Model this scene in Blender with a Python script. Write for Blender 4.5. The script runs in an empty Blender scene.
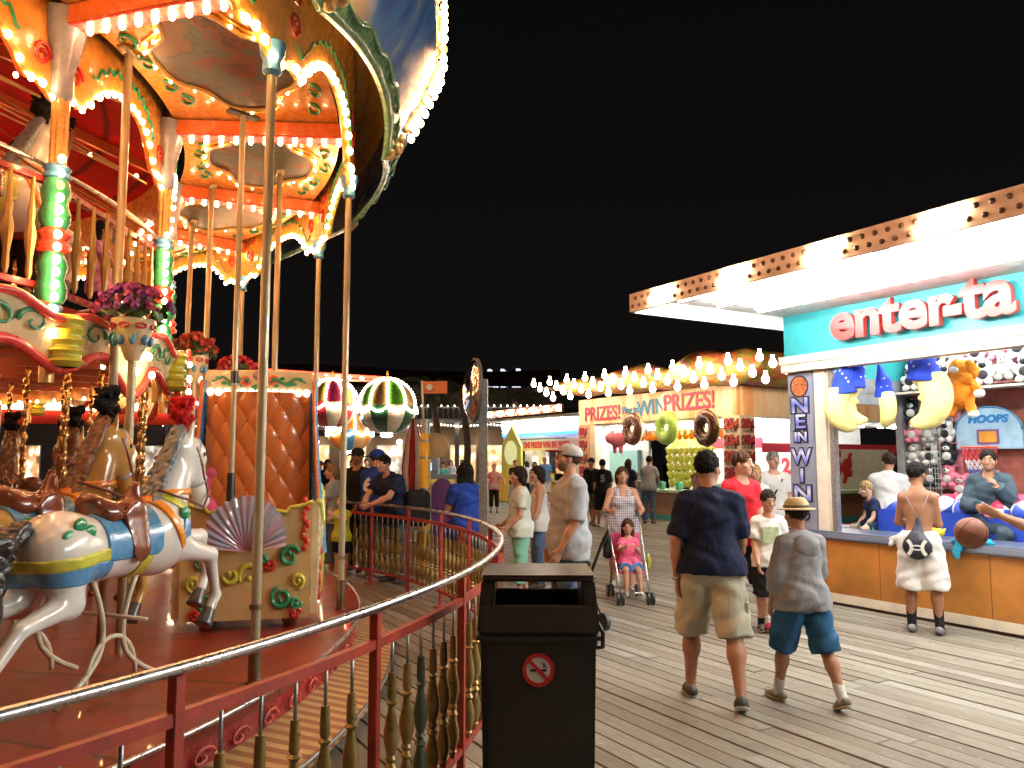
import bpy, bmesh, math, random
import numpy as np
from mathutils import Vector, Matrix, Euler
from math import sin, cos, pi, radians as R, sqrt, atan2
random.seed(7)
SC = bpy.context.scene
COL = SC.collection
# ---------------------------------------------------------------- camera
CAMZ, PITCH, FPX = 1.70, 5.42, 800.0
cam_d = bpy.data.cameras.new('camera'); cam = bpy.data.objects.new('camera', cam_d); COL.objects.link(cam)
cam.location = (0, 0, CAMZ); cam.rotation_euler = (R(90 + PITCH), 0, 0)
cam_d.sensor_width = 36; cam_d.lens = 36 * FPX / 1024; cam_d.clip_end = 800; cam_d.clip_start = 0.05
SC.camera = cam
# ---------------------------------------------------------------- world (night)
wd = bpy.data.worlds.new('World'); SC.world = wd; wd.use_nodes = True
nt = wd.node_tree; nt.nodes.clear()
wo = nt.nodes.new('ShaderNodeOutputWorld'); bgn = nt.nodes.new('ShaderNodeBackground')
tcn = nt.nodes.new('ShaderNodeTexCoord'); sx = nt.nodes.new('ShaderNodeSeparateXYZ'); rp = nt.nodes.new('ShaderNodeValToRGB')
nt.links.new(tcn.outputs['Generated'], sx.inputs[0]); nt.links.new(sx.outputs['Z'], rp.inputs[0])
rp.color_ramp.elements[0].position = 0.0; rp.color_ramp.elements[0].color = (.0030, .0026, .0024, 1)
rp.color_ramp.elements[1].position = 0.5; rp.color_ramp.elements[1].color = (.0017, .0016, .0017, 1)
nt.links.new(rp.outputs[0], bgn.inputs[0]); bgn.inputs[1].default_value = 1.0
nt.links.new(bgn.outputs[0], wo.inputs[0])
SC.view_settings.view_transform = 'Standard'; SC.view_settings.look = 'None'
SC.view_settings.exposure = 1.0; SC.view_settings.gamma = 1.0; SC.view_settings.use_curve_mapping = False
SC.cycles.use_denoising = True
SC.cycles.max_bounces = 6; SC.cycles.diffuse_bounces = 3; SC.cycles.glossy_bounces = 3; SC.cycles.transmission_bounces = 3
SC.cycles.sample_clamp_indirect = 4.0; SC.cycles.sample_clamp_direct = 0
SC.cycles.use_light_tree = True; SC.cycles.caustics_reflective = False; SC.cycles.caustics_refractive = False
cS, sS = sin(R(PITCH)), cos(R(PITCH))
def W(px, py, Y):
    xr = (px - 512) / FPX; yr = (384 - py) / FPX
    dy = sS - yr * cS; dz = cS + yr * sS
    return Vector((xr / dy * Y, Y, CAMZ + dz / dy * Y))
def G(px, py, z=0.0):
    xr = (px - 512) / FPX; yr = (384 - py) / FPX
    dy = sS - yr * cS; dz = cS + yr * sS
    t = (z - CAMZ) / dz
    return Vector((xr * t, dy * t, z))
# ---------------------------------------------------------------- materials
MATS = {}
def _mix(nt, a, b, fac):
    m = nt.nodes.new('ShaderNodeMix'); m.data_type = 'RGBA'; m.blend_type = 'MIX'
    for i, v in ((6, a), (7, b)):
        if hasattr(v, 'links'): nt.links.new(v, m.inputs[i])
        else: m.inputs[i].default_value = (*v[:3], 1)
    if hasattr(fac, 'links'): nt.links.new(fac, m.inputs[0])
    else: m.inputs[0].default_value = fac
    return m.outputs[2]
def noise(nt, scale, detail=3, stretch=None, coord='Object', rough=.55):
    tc = nt.nodes.new('ShaderNodeTexCoord'); n = nt.nodes.new('ShaderNodeTexNoise')
    n.inputs['Scale'].default_value = scale; n.inputs['Detail'].default_value = detail; n.inputs['Roughness'].default_value = rough
    src = tc.outputs[coord]
    if stretch:
        mp = nt.nodes.new('ShaderNodeMapping'); mp.inputs['Scale'].default_value = stretch
        nt.links.new(src, mp.inputs[0]); src = mp.outputs[0]
    nt.links.new(src, n.inputs['Vector'])
    return n
def ramp(nt, src, stops):
    r = nt.nodes.new('ShaderNodeValToRGB')
    while len(r.color_ramp.elements) < len(stops): r.color_ramp.elements.new(0.5)
    for e, (p, c) in zip(r.color_ramp.elements, stops):
        e.position = p; e.color = (*c[:3], 1) if hasattr(c, '__len__') else (c, c, c, 1)
    nt.links.new(src, r.inputs[0]); return r.outputs[0]
def mat(name, col=(.5, .5, .5), rough=.5, metal=0, var=.18, scale=6, bump=.0, bscale=40, bdist=.01, coat=0, col2=None, stretch=None, build=None, spec=.5, sss=0):
    if name in MATS: return MATS[name]
    m = bpy.data.materials.new(name); MATS[name] = m; m.use_nodes = True
    nt = m.node_tree; b = nt.nodes['Principled BSDF']
    b.inputs['Roughness'].default_value = rough; b.inputs['Metallic'].default_value = metal
    b.inputs['Coat Weight'].default_value = coat; b.inputs['Specular IOR Level'].default_value = spec
    n = noise(nt, scale, 5, stretch)
    c2 = col2 if col2 else tuple(max(0, c * (1 - 1.6 * var)) for c in col)
    f = ramp(nt, n.outputs[0], [(.32, 0), (.7, 1)])
    src = _mix(nt, col, c2, f)
    if build: src = build(nt, b, src) or src
    nt.links.new(src, b.inputs['Base Color'])
    rr = nt.nodes.new('ShaderNodeMapRange'); rr.inputs[3].default_value = max(.03, rough - .08); rr.inputs[4].default_value = min(1, rough + .12)
    n2 = noise(nt, scale * 2.7, 4, stretch); nt.links.new(n2.outputs[0], rr.inputs[0]); nt.links.new(rr.outputs[0], b.inputs['Roughness'])
    if bump:
        bn = nt.nodes.new('ShaderNodeBump'); bn.inputs['Strength'].default_value = bump; bn.inputs['Distance'].default_value = bdist
        n3 = noise(nt, bscale, 4, stretch); nt.links.new(n3.outputs[0], bn.inputs['Height']); nt.links.new(bn.outputs[0], b.inputs['Normal'])
    if sss:
        b.inputs['Subsurface Weight'].default_value = sss; b.inputs['Subsurface Radius'].default_value = (.01, .004, .002)
    return m
def emit(name, col, strength, base=None):
    if name in MATS: return MATS[name]
    m = bpy.data.materials.new(name); MATS[name] = m; m.use_nodes = True
    b = m.node_tree.nodes['Principled BSDF']
    b.inputs['Base Color'].default_value = (*(base or col), 1); b.inputs['Roughness'].default_value = .3
    b.inputs['Emission Color'].default_value = (*col, 1); b.inputs['Emission Strength'].default_value = strength
    return m
def emit_var(name, c1, c2, strength, scale=2.5):
    m = emit(name, c1, strength); nt = m.node_tree; n = noise(nt, scale, 3, (1, 1, .7)); b = nt.nodes['Principled BSDF']
    s = ramp(nt, n.outputs[0], [(.36, tuple(c * .12 for c in c2)), (.5, c2), (.62, c1)]); nt.links.new(s, b.inputs['Emission Color']); return m
def cloth(name, col, var=.12, bump=.55): return mat('cloth_' + name, col, .85, 0, var, 5, bump, 9, bdist=.035, spec=.25, stretch=(1, 1, .55))
def skin(name='a', col=(.56, .30, .20)): return mat('skin_' + name, col, .5, 0, .10, 9, .08, 60, spec=.4, sss=.06)
def paint(name, col, rough=.25, **k):
    k.setdefault('var', .12); k.setdefault('coat', .35)
    return mat('paint_' + name, col, rough, **k)
# ---------------------------------------------------------------- object helpers
def tag(o, label=None, cat=None, group=None, kind=None):
    if label: o['label'] = label
    if cat: o['category'] = cat
    if group: o['group'] = group
    if kind: o['kind'] = kind
    return o
def empty(name, loc=(0, 0, 0), rz=0, label=None, cat=None, group=None, kind=None):
    o = bpy.data.objects.new(name, None); COL.objects.link(o); o.location = loc; o.rotation_euler = (0, 0, rz)
    o.empty_display_size = .1
    return tag(o, label, cat, group, kind)
def mobj(name, V, F, m, parent=None, smooth=False, fm=None):
    me = bpy.data.meshes.new(name); me.from_pydata([tuple(v) for v in V], [], [tuple(f) for f in F])
    ms = m if isinstance(m, (list, tuple)) else [m]
    for x in ms: me.materials.append(x)
    if fm is not None: me.polygons.foreach_set('material_index', list(fm))
    if smooth is True: me.polygons.foreach_set('use_smooth', [True] * len(me.polygons))
    me.update()
    o = bpy.data.objects.new(name, me); COL.objects.link(o)
    if parent: o.parent = parent
    return o
def copy_tree(o, parent=None):
    c = o.copy(); COL.objects.link(c)
    if parent is not None: c.parent = parent
    for ch in KIDS(o): copy_tree(ch, c)
    return c
def KIDS(o): return [c for c in COL.objects if c.parent == o]
def basis(d):
    d = Vector(d).normalized(); a = Vector((0, 0, 1)) if abs(d.z) < .9 else Vector((1, 0, 0))
    x = d.cross(a).normalized(); return x, d.cross(x).normalized(), d
class MB:
    def __init__(s): s.V = []; s.F = []; s.M = []; s.m = 0
    def add(s, V, F):
        k = len(s.V); s.V += [tuple(v) for v in V]; s.F += [tuple(i + k for i in f) for f in F]; s.M += [s.m] * len(F); return s
    def box(s, c, size, rot=None, taper=1.0):
        hx, hy, hz = size[0] / 2, size[1] / 2, size[2] / 2; V = []
        for z in (-hz, hz):
            t = taper if z > 0 else 1
            for x, y in ((-hx, -hy), (hx, -hy), (hx, hy), (-hx, hy)):
                v = Vector((x * t, y * t, z))
                if rot: v = Euler(rot).to_matrix() @ v
                V.append(v + Vector(c))
        return s.add(V, [(3, 2, 1, 0), (4, 5, 6, 7), (0, 1, 5, 4), (1, 2, 6, 5), (2, 3, 7, 6), (3, 0, 4, 7)])
    def b2(s, p, q): return s.box([(a + b) / 2 for a, b in zip(p, q)], [abs(b - a) for a, b in zip(p, q)])
    def bar(s, a, b, w, h=None, up=(0, 0, 1)):
        a = Vector(a); b = Vector(b); h = h or w; d = (b - a).normalized(); upv = Vector(up)
        x = d.cross(upv)
        x = x.normalized() if x.length > 1e-4 else Vector((1, 0, 0)); y = x.cross(d).normalized()
        V = [p + x * i * w / 2 + y * j * h / 2 for p in (a, b) for i, j in ((-1, -1), (1, -1), (1, 1), (-1, 1))]
        return s.add(V, [(0, 1, 2, 3), (7, 6, 5, 4), (4, 5, 1, 0), (5, 6, 2, 1), (6, 7, 3, 2), (7, 4, 0, 3)])
    def cyl(s, a, b, r0, r1=None, n=12):
        r1 = r0 if r1 is None else r1; a = Vector(a); b = Vector(b); x, y, d = basis(b - a)
        V = [p + (x * cos(2 * pi * i / n) + y * sin(2 * pi * i / n)) * r for p, r in ((a, r0), (b, r1)) for i in range(n)]
        F = [(i, (i + 1) % n, n + (i + 1) % n, n + i) for i in range(n)] + [tuple(range(n - 1, -1, -1)), tuple(range(n, 2 * n))]
        return s.add(V, F)
    def tube(s, pts, r, n=6, closed=False):
        P = [Vector(p) for p in pts]; N = len(P); rr = r if hasattr(r, '__len__') else [r] * N
        V = []; up = None
        for i, p in enumerate(P):
            a = P[(i - 1) % N] if (closed or i > 0) else p; b = P[(i + 1) % N] if (closed or i < N - 1) else p
            d = (b - a).normalized()
            if up is None: up = basis(d)[0]
            x = (up - d * up.dot(d)); x = x.normalized() if x.length > 1e-5 else basis(d)[0]; y = d.cross(x); up = x
            V += [p + (x * cos(2 * pi * k / n) + y * sin(2 * pi * k / n)) * rr[i] for k in range(n)]
        F = []
        for i in range(N if closed else N - 1):
            j = (i + 1) % N
            F += [(i * n + k, i * n + (k + 1) % n, j * n + (k + 1) % n, j * n + k) for k in range(n)]
        if not closed: F += [tuple(range(n - 1, -1, -1)), tuple((N - 1) * n + k for k in range(n))]
        return s.add(V, F)
    def lathe(s, prof, c=(0, 0, 0), n=16, axis=None):
        c = Vector(c); x, y, d = (Vector((1, 0, 0)), Vector((0, 1, 0)), Vector((0, 0, 1))) if axis is None else basis(axis)
        V = [c + (x * cos(2 * pi * i / n) + y * sin(2 * pi * i / n)) * r + d * z for r, z in prof for i in range(n)]
        F = []
        for j in range(len(prof) - 1):
            F += [(j * n + i, j * n + (i + 1) % n, (j + 1) * n + (i + 1) % n, (j + 1) * n + i) for i in range(n)]
        F += [tuple(range(n - 1, -1, -1)), tuple((len(prof) - 1) * n + i for i in range(n))]
        return s.add(V, F)
    def ball(s, c, r, n=10, m=7, sc=(1, 1, 1)):
        c = Vector(c); V = [c + Vector((0, 0, -r * sc[2]))]
        for j in range(1, m):
            t = -pi / 2 + pi * j / m
            V += [c + Vector((r * sc[0] * cos(t) * cos(2 * pi * i / n), r * sc[1] * cos(t) * sin(2 * pi * i / n), r * sc[2] * sin(t))) for i in range(n)]
        V.append(c + Vector((0, 0, r * sc[2]))); F = [(0, 1 + (i + 1) % n, 1 + i) for i in range(n)]
        for j in range(m - 2):
            F += [(1 + j * n + i, 1 + j * n + (i + 1) % n, 1 + (j + 1) * n + (i + 1) % n, 1 + (j + 1) * n + i) for i in range(n)]
        F += [(len(V) - 1, 1 + (m - 2) * n + i, 1 + (m - 2) * n + (i + 1) % n) for i in range(n)]
        return s.add(V, F)
    def prism(s, pts, mp, d0, d1):
        """pts 2-D outline, mp(x, y, d) -> point"""
        n = len(pts); V = [mp(x, y, d0) for x, y in pts] + [mp(x, y, d1) for x, y in pts]
        F = [tuple(range(n - 1, -1, -1)), tuple(range(n, 2 * n))] + [(i, (i + 1) % n, n + (i + 1) % n, n + i) for i in range(n)]
        return s.add(V, F)
    def strip(s, n, f):
        """closed strip: f(t) gives four corner points (inner bottom, outer bottom, outer top, inner top)"""
        V = []
        for i in range(n + 1): V += list(f(i / n))
        F = [(0, 1, 2, 3), tuple(n * 4 + k for k in (3, 2, 1, 0))]
        for i in range(n):
            F += [(i * 4 + k, (i + 1) * 4 + k, (i + 1) * 4 + (k + 1) % 4, i * 4 + (k + 1) % 4) for k in range(4)]
        return s.add(V, F)
    def sheet(s, nu, nv, f):
        V = [f(i / nu, j / nv) for i in range(nu + 1) for j in range(nv + 1)]
        F = [(i * (nv + 1) + j, (i + 1) * (nv + 1) + j, (i + 1) * (nv + 1) + j + 1, i * (nv + 1) + j + 1) for i in range(nu) for j in range(nv)]
        return s.add(V, F)
    def build(s, name, m, parent=None, smooth=False, bevel=0):
        o = mobj(name, s.V, s.F, m, parent, smooth is True, s.M)
        if smooth == 'auto' or bevel:
            bm = bmesh.new(); bm.from_mesh(o.data); bmesh.ops.recalc_face_normals(bm, faces=bm.faces)
            if bevel: bmesh.ops.bevel(bm, geom=list(bm.edges), offset=bevel, segments=2, affect='EDGES', clamp_overlap=True)
            for e in bm.edges: e.smooth = e.calc_face_angle(0) < .6
            for f in bm.faces: f.smooth = True
            bm.to_mesh(o.data); bm.free()
        return o
def text(s, size, mt, parent, M, name='lettering', ext=.01, off=0.0, align='CENTER', sx=1.0, space=1.0, shear=0):
    cu = bpy.data.curves.new('t', 'FONT'); cu.body = s; cu.size = size; cu.extrude = ext; cu.offset = off
    cu.align_x = align; cu.align_y = 'CENTER'; cu.space_character = space; cu.shear = shear; cu.resolution_u = 4
    to = bpy.data.objects.new('t', cu); COL.objects.link(to)
    bpy.context.view_layer.update()
    me = bpy.data.meshes.new_from_object(to.evaluated_get(bpy.context.evaluated_depsgraph_get()))
    bpy.data.objects.remove(to); me.transform(M @ Matrix.Diagonal((sx, 1, 1, 1)))
    me.materials.clear(); me.materials.append(mt); me.name = name
    o = bpy.data.objects.new(name, me); COL.objects.link(o)
    if parent: o.parent = parent
    return o
def frame(o, x, y):
    """matrix whose local x, y run along the given vectors, at o"""
    x = Vector(x).normalized(); y = Vector(y).normalized(); z = x.cross(y)
    m = Matrix((x, y, z)).transposed().to_4x4(); m.translation = Vector(o); return m
# ---------------------------------------------------------------- implicit surfaces
class Cone:
    def __init__(s, a, b, ra, rb, sq=None, flat=False):
        s.a = np.array(a, float); s.b = np.array(b, float); s.ra = ra; s.rb = rb; s.flat = flat
        s.sq = None if sq is None else (np.array(sq[0], float) / np.linalg.norm(sq[0]), sq[1])
    def bb(s):
        r = max(s.ra, s.rb) * (max(1, s.sq[1]) if s.sq else 1); return np.minimum(s.a, s.b) - r, np.maximum(s.a, s.b) + r
    def d(s, P):
        ba = s.b - s.a; L = max(1e-9, ba @ ba); q = P - s.a; t0 = (q @ ba) / L; t = np.clip(t0, 0, 1)
        w = q - t[..., None] * ba
        if s.sq:
            ax, f = s.sq; c = w @ ax; w = w + ax * (c * (1 / f - 1))[..., None]
        d = np.sqrt((w * w).sum(-1)) - (s.ra + (s.rb - s.ra) * t)
        if s.flat: d = np.maximum(d, (t0 - 1) * sqrt(L))
        return d
class Ell:
    def __init__(s, c, r, rot=None):
        s.c = np.array(c, float); s.r = np.array(r, float); s.R = np.array(rot.to_3x3()) if rot is not None else None
    def bb(s): m = s.r.max(); return s.c - (m if s.R is not None else s.r), s.c + (m if s.R is not None else s.r)
    def d(s, P):
        q = P - s.c
        if s.R is not None: q = q @ s.R
        k0 = np.sqrt(((q / s.r) ** 2).sum(-1)); k1 = np.sqrt(((q / s.r ** 2) ** 2).sum(-1)) + 1e-9
        return k0 * (k0 - 1) / k1
class Box3:
    def __init__(s, c, h, rot=None, rd=0.0):
        s.c = np.array(c, float); s.h = np.array(h, float); s.R = np.array(rot.to_3x3()) if rot is not None else None; s.rd = rd
    def bb(s): m = np.linalg.norm(s.h); return s.c - m, s.c + m
    def d(s, P):
        q = P - s.c
        if s.R is not None: q = q @ s.R
        q = np.abs(q) - s.h + s.rd
        return np.sqrt((np.maximum(q, 0) ** 2).sum(-1)) + np.minimum(q.max(-1), 0) - s.rd
class Half:
    def __init__(s, n, p): s.n = np.array(n, float) / np.linalg.norm(n); s.k = float(s.n @ np.array(p, float))
    def bb(s): return None
    def d(s, P): return P @ s.n - s.k
def sdf(ops, h, infl=0.0, wob=0.0, wf=22.0):
    lo = np.full(3, 1e9); hi = -lo
    for o in ops:
        if o[0] == 'u': a, b = o[1].bb(); lo = np.minimum(lo, a); hi = np.maximum(hi, b)
    for o in ops:
        if o[0] == 'i' and not isinstance(o[1], Half):
            a, b = o[1].bb(); lo = np.maximum(lo, a - 2 * h); hi = np.minimum(hi, b + 2 * h)
    pad = infl + wob + 2.5 * h; lo = lo - pad; hi = hi + pad
    n = np.maximum(3, np.ceil((hi - lo) / h).astype(int) + 1)
    ax = [lo[i] + h * np.arange(n[i]) for i in range(3)]
    Fd = np.full(tuple(n), 1.0)
    def sl(bb, p):
        return tuple(slice(max(0, int((bb[0][i] - p - lo[i]) / h)), min(n[i], int((bb[1][i] + p - lo[i]) / h) + 2)) for i in range(3))
    def pts(s): return np.stack(np.meshgrid(*[ax[i][s[i]] for i in range(3)], indexing='ij'), -1)
    for o in ops:
        m, pr = o[0], o[1]; k = o[2] if len(o) > 2 else .0; bb = pr.bb()
        s = (slice(None),) * 3 if (bb is None or m == 'i') else sl(bb, k + infl + wob + 3 * h)
        if 0 in Fd[s].shape: continue
        d = pr.d(pts(s)); f = Fd[s]
        if m == 'u':
            if infl: d = d - infl
            if k > 0:
                hh = np.clip(.5 + .5 * (f - d) / k, 0, 1); f = f * (1 - hh) + d * hh - k * hh * (1 - hh)
            else: f = np.minimum(f, d)
        elif m == 's': f = np.maximum(f, -d)
        elif m == 'i': f = np.maximum(f, d)
        Fd[s] = f
    if wob:
        X, Y, Z = np.meshgrid(*ax, indexing='ij', sparse=True)
        Fd = Fd + wob * (np.sin(wf * X + 3.1 * np.sin(wf * .7 * Z + 1)) * np.sin(wf * .8 * Z + 2.3 * np.sin(wf * .6 * Y)) + .5 * np.sin(wf * 1.9 * (Y + Z * .6) + 2 * np.sin(wf * X)))
    S = Fd < 0; cnt = np.zeros(tuple(n - 1), np.int8)
    offs = [(a, b, c) for a in (0, 1) for b in (0, 1) for c in (0, 1)]
    def sh(A, o): return A[o[0]:n[0] - 1 + o[0], o[1]:n[1] - 1 + o[1], o[2]:n[2] - 1 + o[2]]
    for o in offs: cnt += sh(S, o)
    act = (cnt > 0) & (cnt < 8); idx = np.argwhere(act)
    if len(idx) == 0: return [], []
    val = np.stack([sh(Fd, o)[act] for o in offs], -1); O = np.array(offs, float)
    acc = np.zeros((len(idx), 3)); c = np.zeros(len(idx))
    for i in range(8):
        for j in range(i + 1, 8):
            if abs(O[i] - O[j]).sum() != 1: continue
            vi, vj = val[:, i], val[:, j]; x = (vi < 0) != (vj < 0); t = np.where(x, vi / np.where(vi == vj, 1, vi - vj), 0)
            acc += x[:, None] * (O[i] + t[:, None] * (O[j] - O[i])); c += x
    V = lo + h * (idx + acc / c[:, None])
    ID = np.full(tuple(n - 1), -1, int); ID[act] = np.arange(len(idx)); Fs = []
    for a in range(3):
        b, e = (a + 1) % 3, (a + 2) % 3
        s0 = [slice(None)] * 3; s1 = [slice(None)] * 3; s0[a] = slice(0, n[a] - 1); s1[a] = slice(1, n[a])
        x = S[tuple(s0)] != S[tuple(s1)]; w = np.argwhere(x)
        w = w[(w[:, b] > 0) & (w[:, e] > 0) & (w[:, b] < n[b] - 1) & (w[:, e] < n[e] - 1)]
        if not len(w): continue
        ins = S[tuple(w.T)]; db = np.zeros(3, int); db[b] = 1; de = np.zeros(3, int); de[e] = 1
        q = np.stack([ID[tuple((w - db - de).T)], ID[tuple((w - de).T)], ID[tuple(w.T)], ID[tuple((w - db).T)]], -1)
        q = np.where(ins[:, None], q, q[:, ::-1]); Fs.append(q)
    return V, np.concatenate(Fs)
def smesh(name, VF, m, parent=None, fmat=None):
    """one smooth mesh from one or several (V, F) pairs; fmat(centres) -> material index"""
    if isinstance(VF, tuple): VF = [VF]
    Vs, Fs, k = [], [], 0; mi = []
    for t in VF:
        V, F = t[0], t[1]
        if len(V) == 0: continue
        V = np.asarray(V); F = np.asarray(F); Vs.append(V); Fs.append(F + k); k += len(V); mi.append(np.full(len(F), t[2] if len(t) > 2 else 0))
    if not Vs: return None
    V = np.concatenate(Vs).astype(np.float32); F = np.concatenate(Fs).astype(np.int32); mi = np.concatenate(mi).astype(np.int32)
    me = bpy.data.meshes.new(name); me.vertices.add(len(V)); me.vertices.foreach_set('co', V.ravel())
    me.loops.add(F.size); me.loops.foreach_set('vertex_index', F.ravel()); me.polygons.add(len(F))
    me.polygons.foreach_set('loop_start', np.arange(0, F.size, 4, dtype=np.int32)); me.polygons.foreach_set('loop_total', np.full(len(F), 4, np.int32))
    me.polygons.foreach_set('use_smooth', np.ones(len(F), bool))
    for x in (m if isinstance(m, (list, tuple)) else [m]): me.materials.append(x)
    if fmat is not None: mi = np.where(mi == 0, fmat(V[F].mean(1)), mi).astype(np.int32)
    me.polygons.foreach_set('material_index', mi)
    me.update(calc_edges=True); me.validate()
    o = bpy.data.objects.new(name, me); COL.objects.link(o)
    if parent: o.parent = parent
    return o
# ---------------------------------------------------------------- boardwalk
DV = Vector((-.505, .863, 0)).normalized(); NV = Vector((DV.y, -DV.x, 0)); ROTD = atan2(-DV.y, -DV.x)   # booth frame: local x = -DV, local y = NV
WARM = (1, .60, .27); WHITE = (1, .97, .9)
M_BULB = emit('warm_bulb', (1, .54, .23), 32); M_BULBX = emit('bright_warm_bulb', (1, .76, .45), 60)
M_CHROME = mat('chrome', (.60, .60, .62), .27, 1, var=.12, scale=9)
M_STEEL = mat('galvanised_steel', (.42, .45, .45), .42, .85, var=.25, scale=30)
def wood_build(nt, b, src):
    g = nt.nodes.new('ShaderNodeNewGeometry')
    c = ramp(nt, g.outputs['Random Per Island'], [(0, (.15, .13, .10)), (.25, (.24, .225, .175)), (.5, (.33, .32, .265)), (.75, (.22, .215, .17)), (1, (.42, .42, .365))])
    n = noise(nt, 2.4, 8, (1.2, 34, 34), rough=.7); f = ramp(nt, n.outputs[0], [(.38, 1), (.62, 0)])
    c = _mix(nt, c, (.10, .075, .055), f2 := _scale(nt, f, .55))
    n2 = noise(nt, .55, 5); f = ramp(nt, n2.outputs[0], [(.4, 0), (.68, 1)]); c = _mix(nt, c, (.15, .12, .095), _scale(nt, f, .5))
    n4 = noise(nt, 7, 5, (1, 2.5, 1)); f = ramp(nt, n4.outputs[0], [(.63, 0), (.72, 1)]); c = _mix(nt, c, (.48, .46, .42), _scale(nt, f, .45))
    n5 = noise(nt, 3.3, 3, (1, 4, 1)); f = ramp(nt, n5.outputs[0], [(.70, 0), (.73, 1)]); c = _mix(nt, c, (.05, .038, .03), _scale(nt, f, .7))
    n6 = noise(nt, 38, 2); f = ramp(nt, n6.outputs[0], [(.74, 0), (.77, 1)]); c = _mix(nt, c, (.03, .028, .026), _scale(nt, f, .8))
    n7 = noise(nt, 1.3, 7, (1, 1.6, 1), rough=.75); f = ramp(nt, n7.outputs[0], [(.56, 0), (.66, 1)]); c = _mix(nt, c, (.10, .085, .07), _scale(nt, f, .55))
    bn = nt.nodes.new('ShaderNodeBump'); bn.inputs['Strength'].default_value = .8; bn.inputs['Distance'].default_value = .008
    nt.links.new(n.outputs[0], bn.inputs['Height']); nt.links.new(bn.outputs[0], b.inputs['Normal'])
    return c
def _scale(nt, src, k):
    m = nt.nodes.new('ShaderNodeMath'); m.operation = 'MULTIPLY'; nt.links.new(src, m.inputs[0]); m.inputs[1].default_value = k; return m.outputs[0]
def _nails(nt, c): return c
M_PLANK = mat('weathered_planks', rough=.62, build=wood_build, spec=.4)
def boardwalk():
    V = []; F = []; rnd = random.Random(3); pitch = .149
    # local frame: x along DV, y along -NV (toward camera left)
    n0, n1 = -22.0, 46.0; k = 0; y = n0
    while y < n1:
        x = -9 - rnd.random() * 4; far = y > 20 or y < -12
        while x < 78:
            L = 12.0 if x > 26 or far else rnd.choice((2.4, 3.6, 3.6, 4.8))
            z = rnd.uniform(-.004, .003); g = .010 + rnd.random() * .007; w = pitch - g; t = rnd.uniform(-.003, .003); e = .003
            x1 = x + L - .006
            P = [(x, y, z - .03), (x1, y, z - .03), (x1, y + w, z - .03), (x, y + w, z - .03),
                 (x, y, z - e), (x1, y, z - e), (x1, y + w, z - e + t), (x, y + w, z - e + t),
                 (x + e, y + e, z), (x1 - e, y + e, z), (x1 - e, y + w - e, z + t), (x + e, y + w - e, z + t)]
            V += P; F += [tuple(k + i for i in q) for q in ((0, 1, 5, 4), (1, 2, 6, 5), (2, 3, 7, 6), (3, 0, 4, 7), (4, 5, 9, 8), (5, 6, 10, 9), (6, 7, 11, 10), (7, 4, 8, 11), (8, 9, 10, 11))]
            k += 12; x += L
        y += pitch
    o = mobj('boardwalk', V, F, M_PLANK); o.rotation_euler = (0, 0, atan2(DV.y, DV.x)); tag(o, kind='structure')
    g = MB(); g.add([(-300, -60, -.13), (300, -60, -.13), (300, 500, -.13), (-300, 500, -.13)], [(0, 1, 2, 3)])
    tag(g.build('ground', mat('dark_subfloor', (.02, .017, .014), .9)), kind='structure')
boardwalk()
# ---------------------------------------------------------------- carousel
CC = Vector((-8.1, 5.9, 0))
def pol(r, a, z): return Vector((r * cos(R(a)), r * sin(R(a)), z))
car = empty('carousel', CC, 0, 'double-decker carousel with orange painted ceiling, red upper tent and rows of lit bulbs', 'carousel')
RP, RD = 6.72, 5.05; PF = .42; DECK = 2.72; CEIL = 4.74
P_YEL = paint('golden_yellow', (.80, .36, .06)); P_ORG = paint('orange', (.70, .17, .04)); P_RED = paint('crimson', (.62, .05, .035))
P_PINK = paint('coral', (.85, .16, .12)); P_GRN = paint('leaf_green', (.03, .30, .14)); P_LIME = paint('lime_yellow', (.62, .62, .08))
P_BLU = paint('sky_blue', (.09, .30, .55)); P_CRM = paint('cream', (.80, .68, .42)); P_GRY = paint('blue_grey', (.25, .29, .36))
P_POLE = mat('cream_pole_paint', (.46, .39, .25), .35, .2, var=.1, coat=.3)
P_DEEP = paint('deep_red', (.40, .03, .025)); P_OLIVE = paint('olive_gold', (.62, .42, .09))
bulbs = []   # (local pos, r)
VIS = range(-3, 6)          # segments whose bulbs can be seen; k -> poles at -10+20k
def seg(k): return -10 + 20 * k
def arch(t):   # valance drop 0..1 along one bay: 1 at the tips
    u = abs(t - .5) * 2
    if u > .80: return 1.0 - .22 * ((1 - u) / .2) * 1.0 if u < .9 else 1.0 - .11 * ((1 - u) / .1) * .9
    if u > .62: return .74 + .10 * sin((u - .62) / .18 * pi)
    return .05 + .62 * (u / .62) ** 2.6
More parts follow.
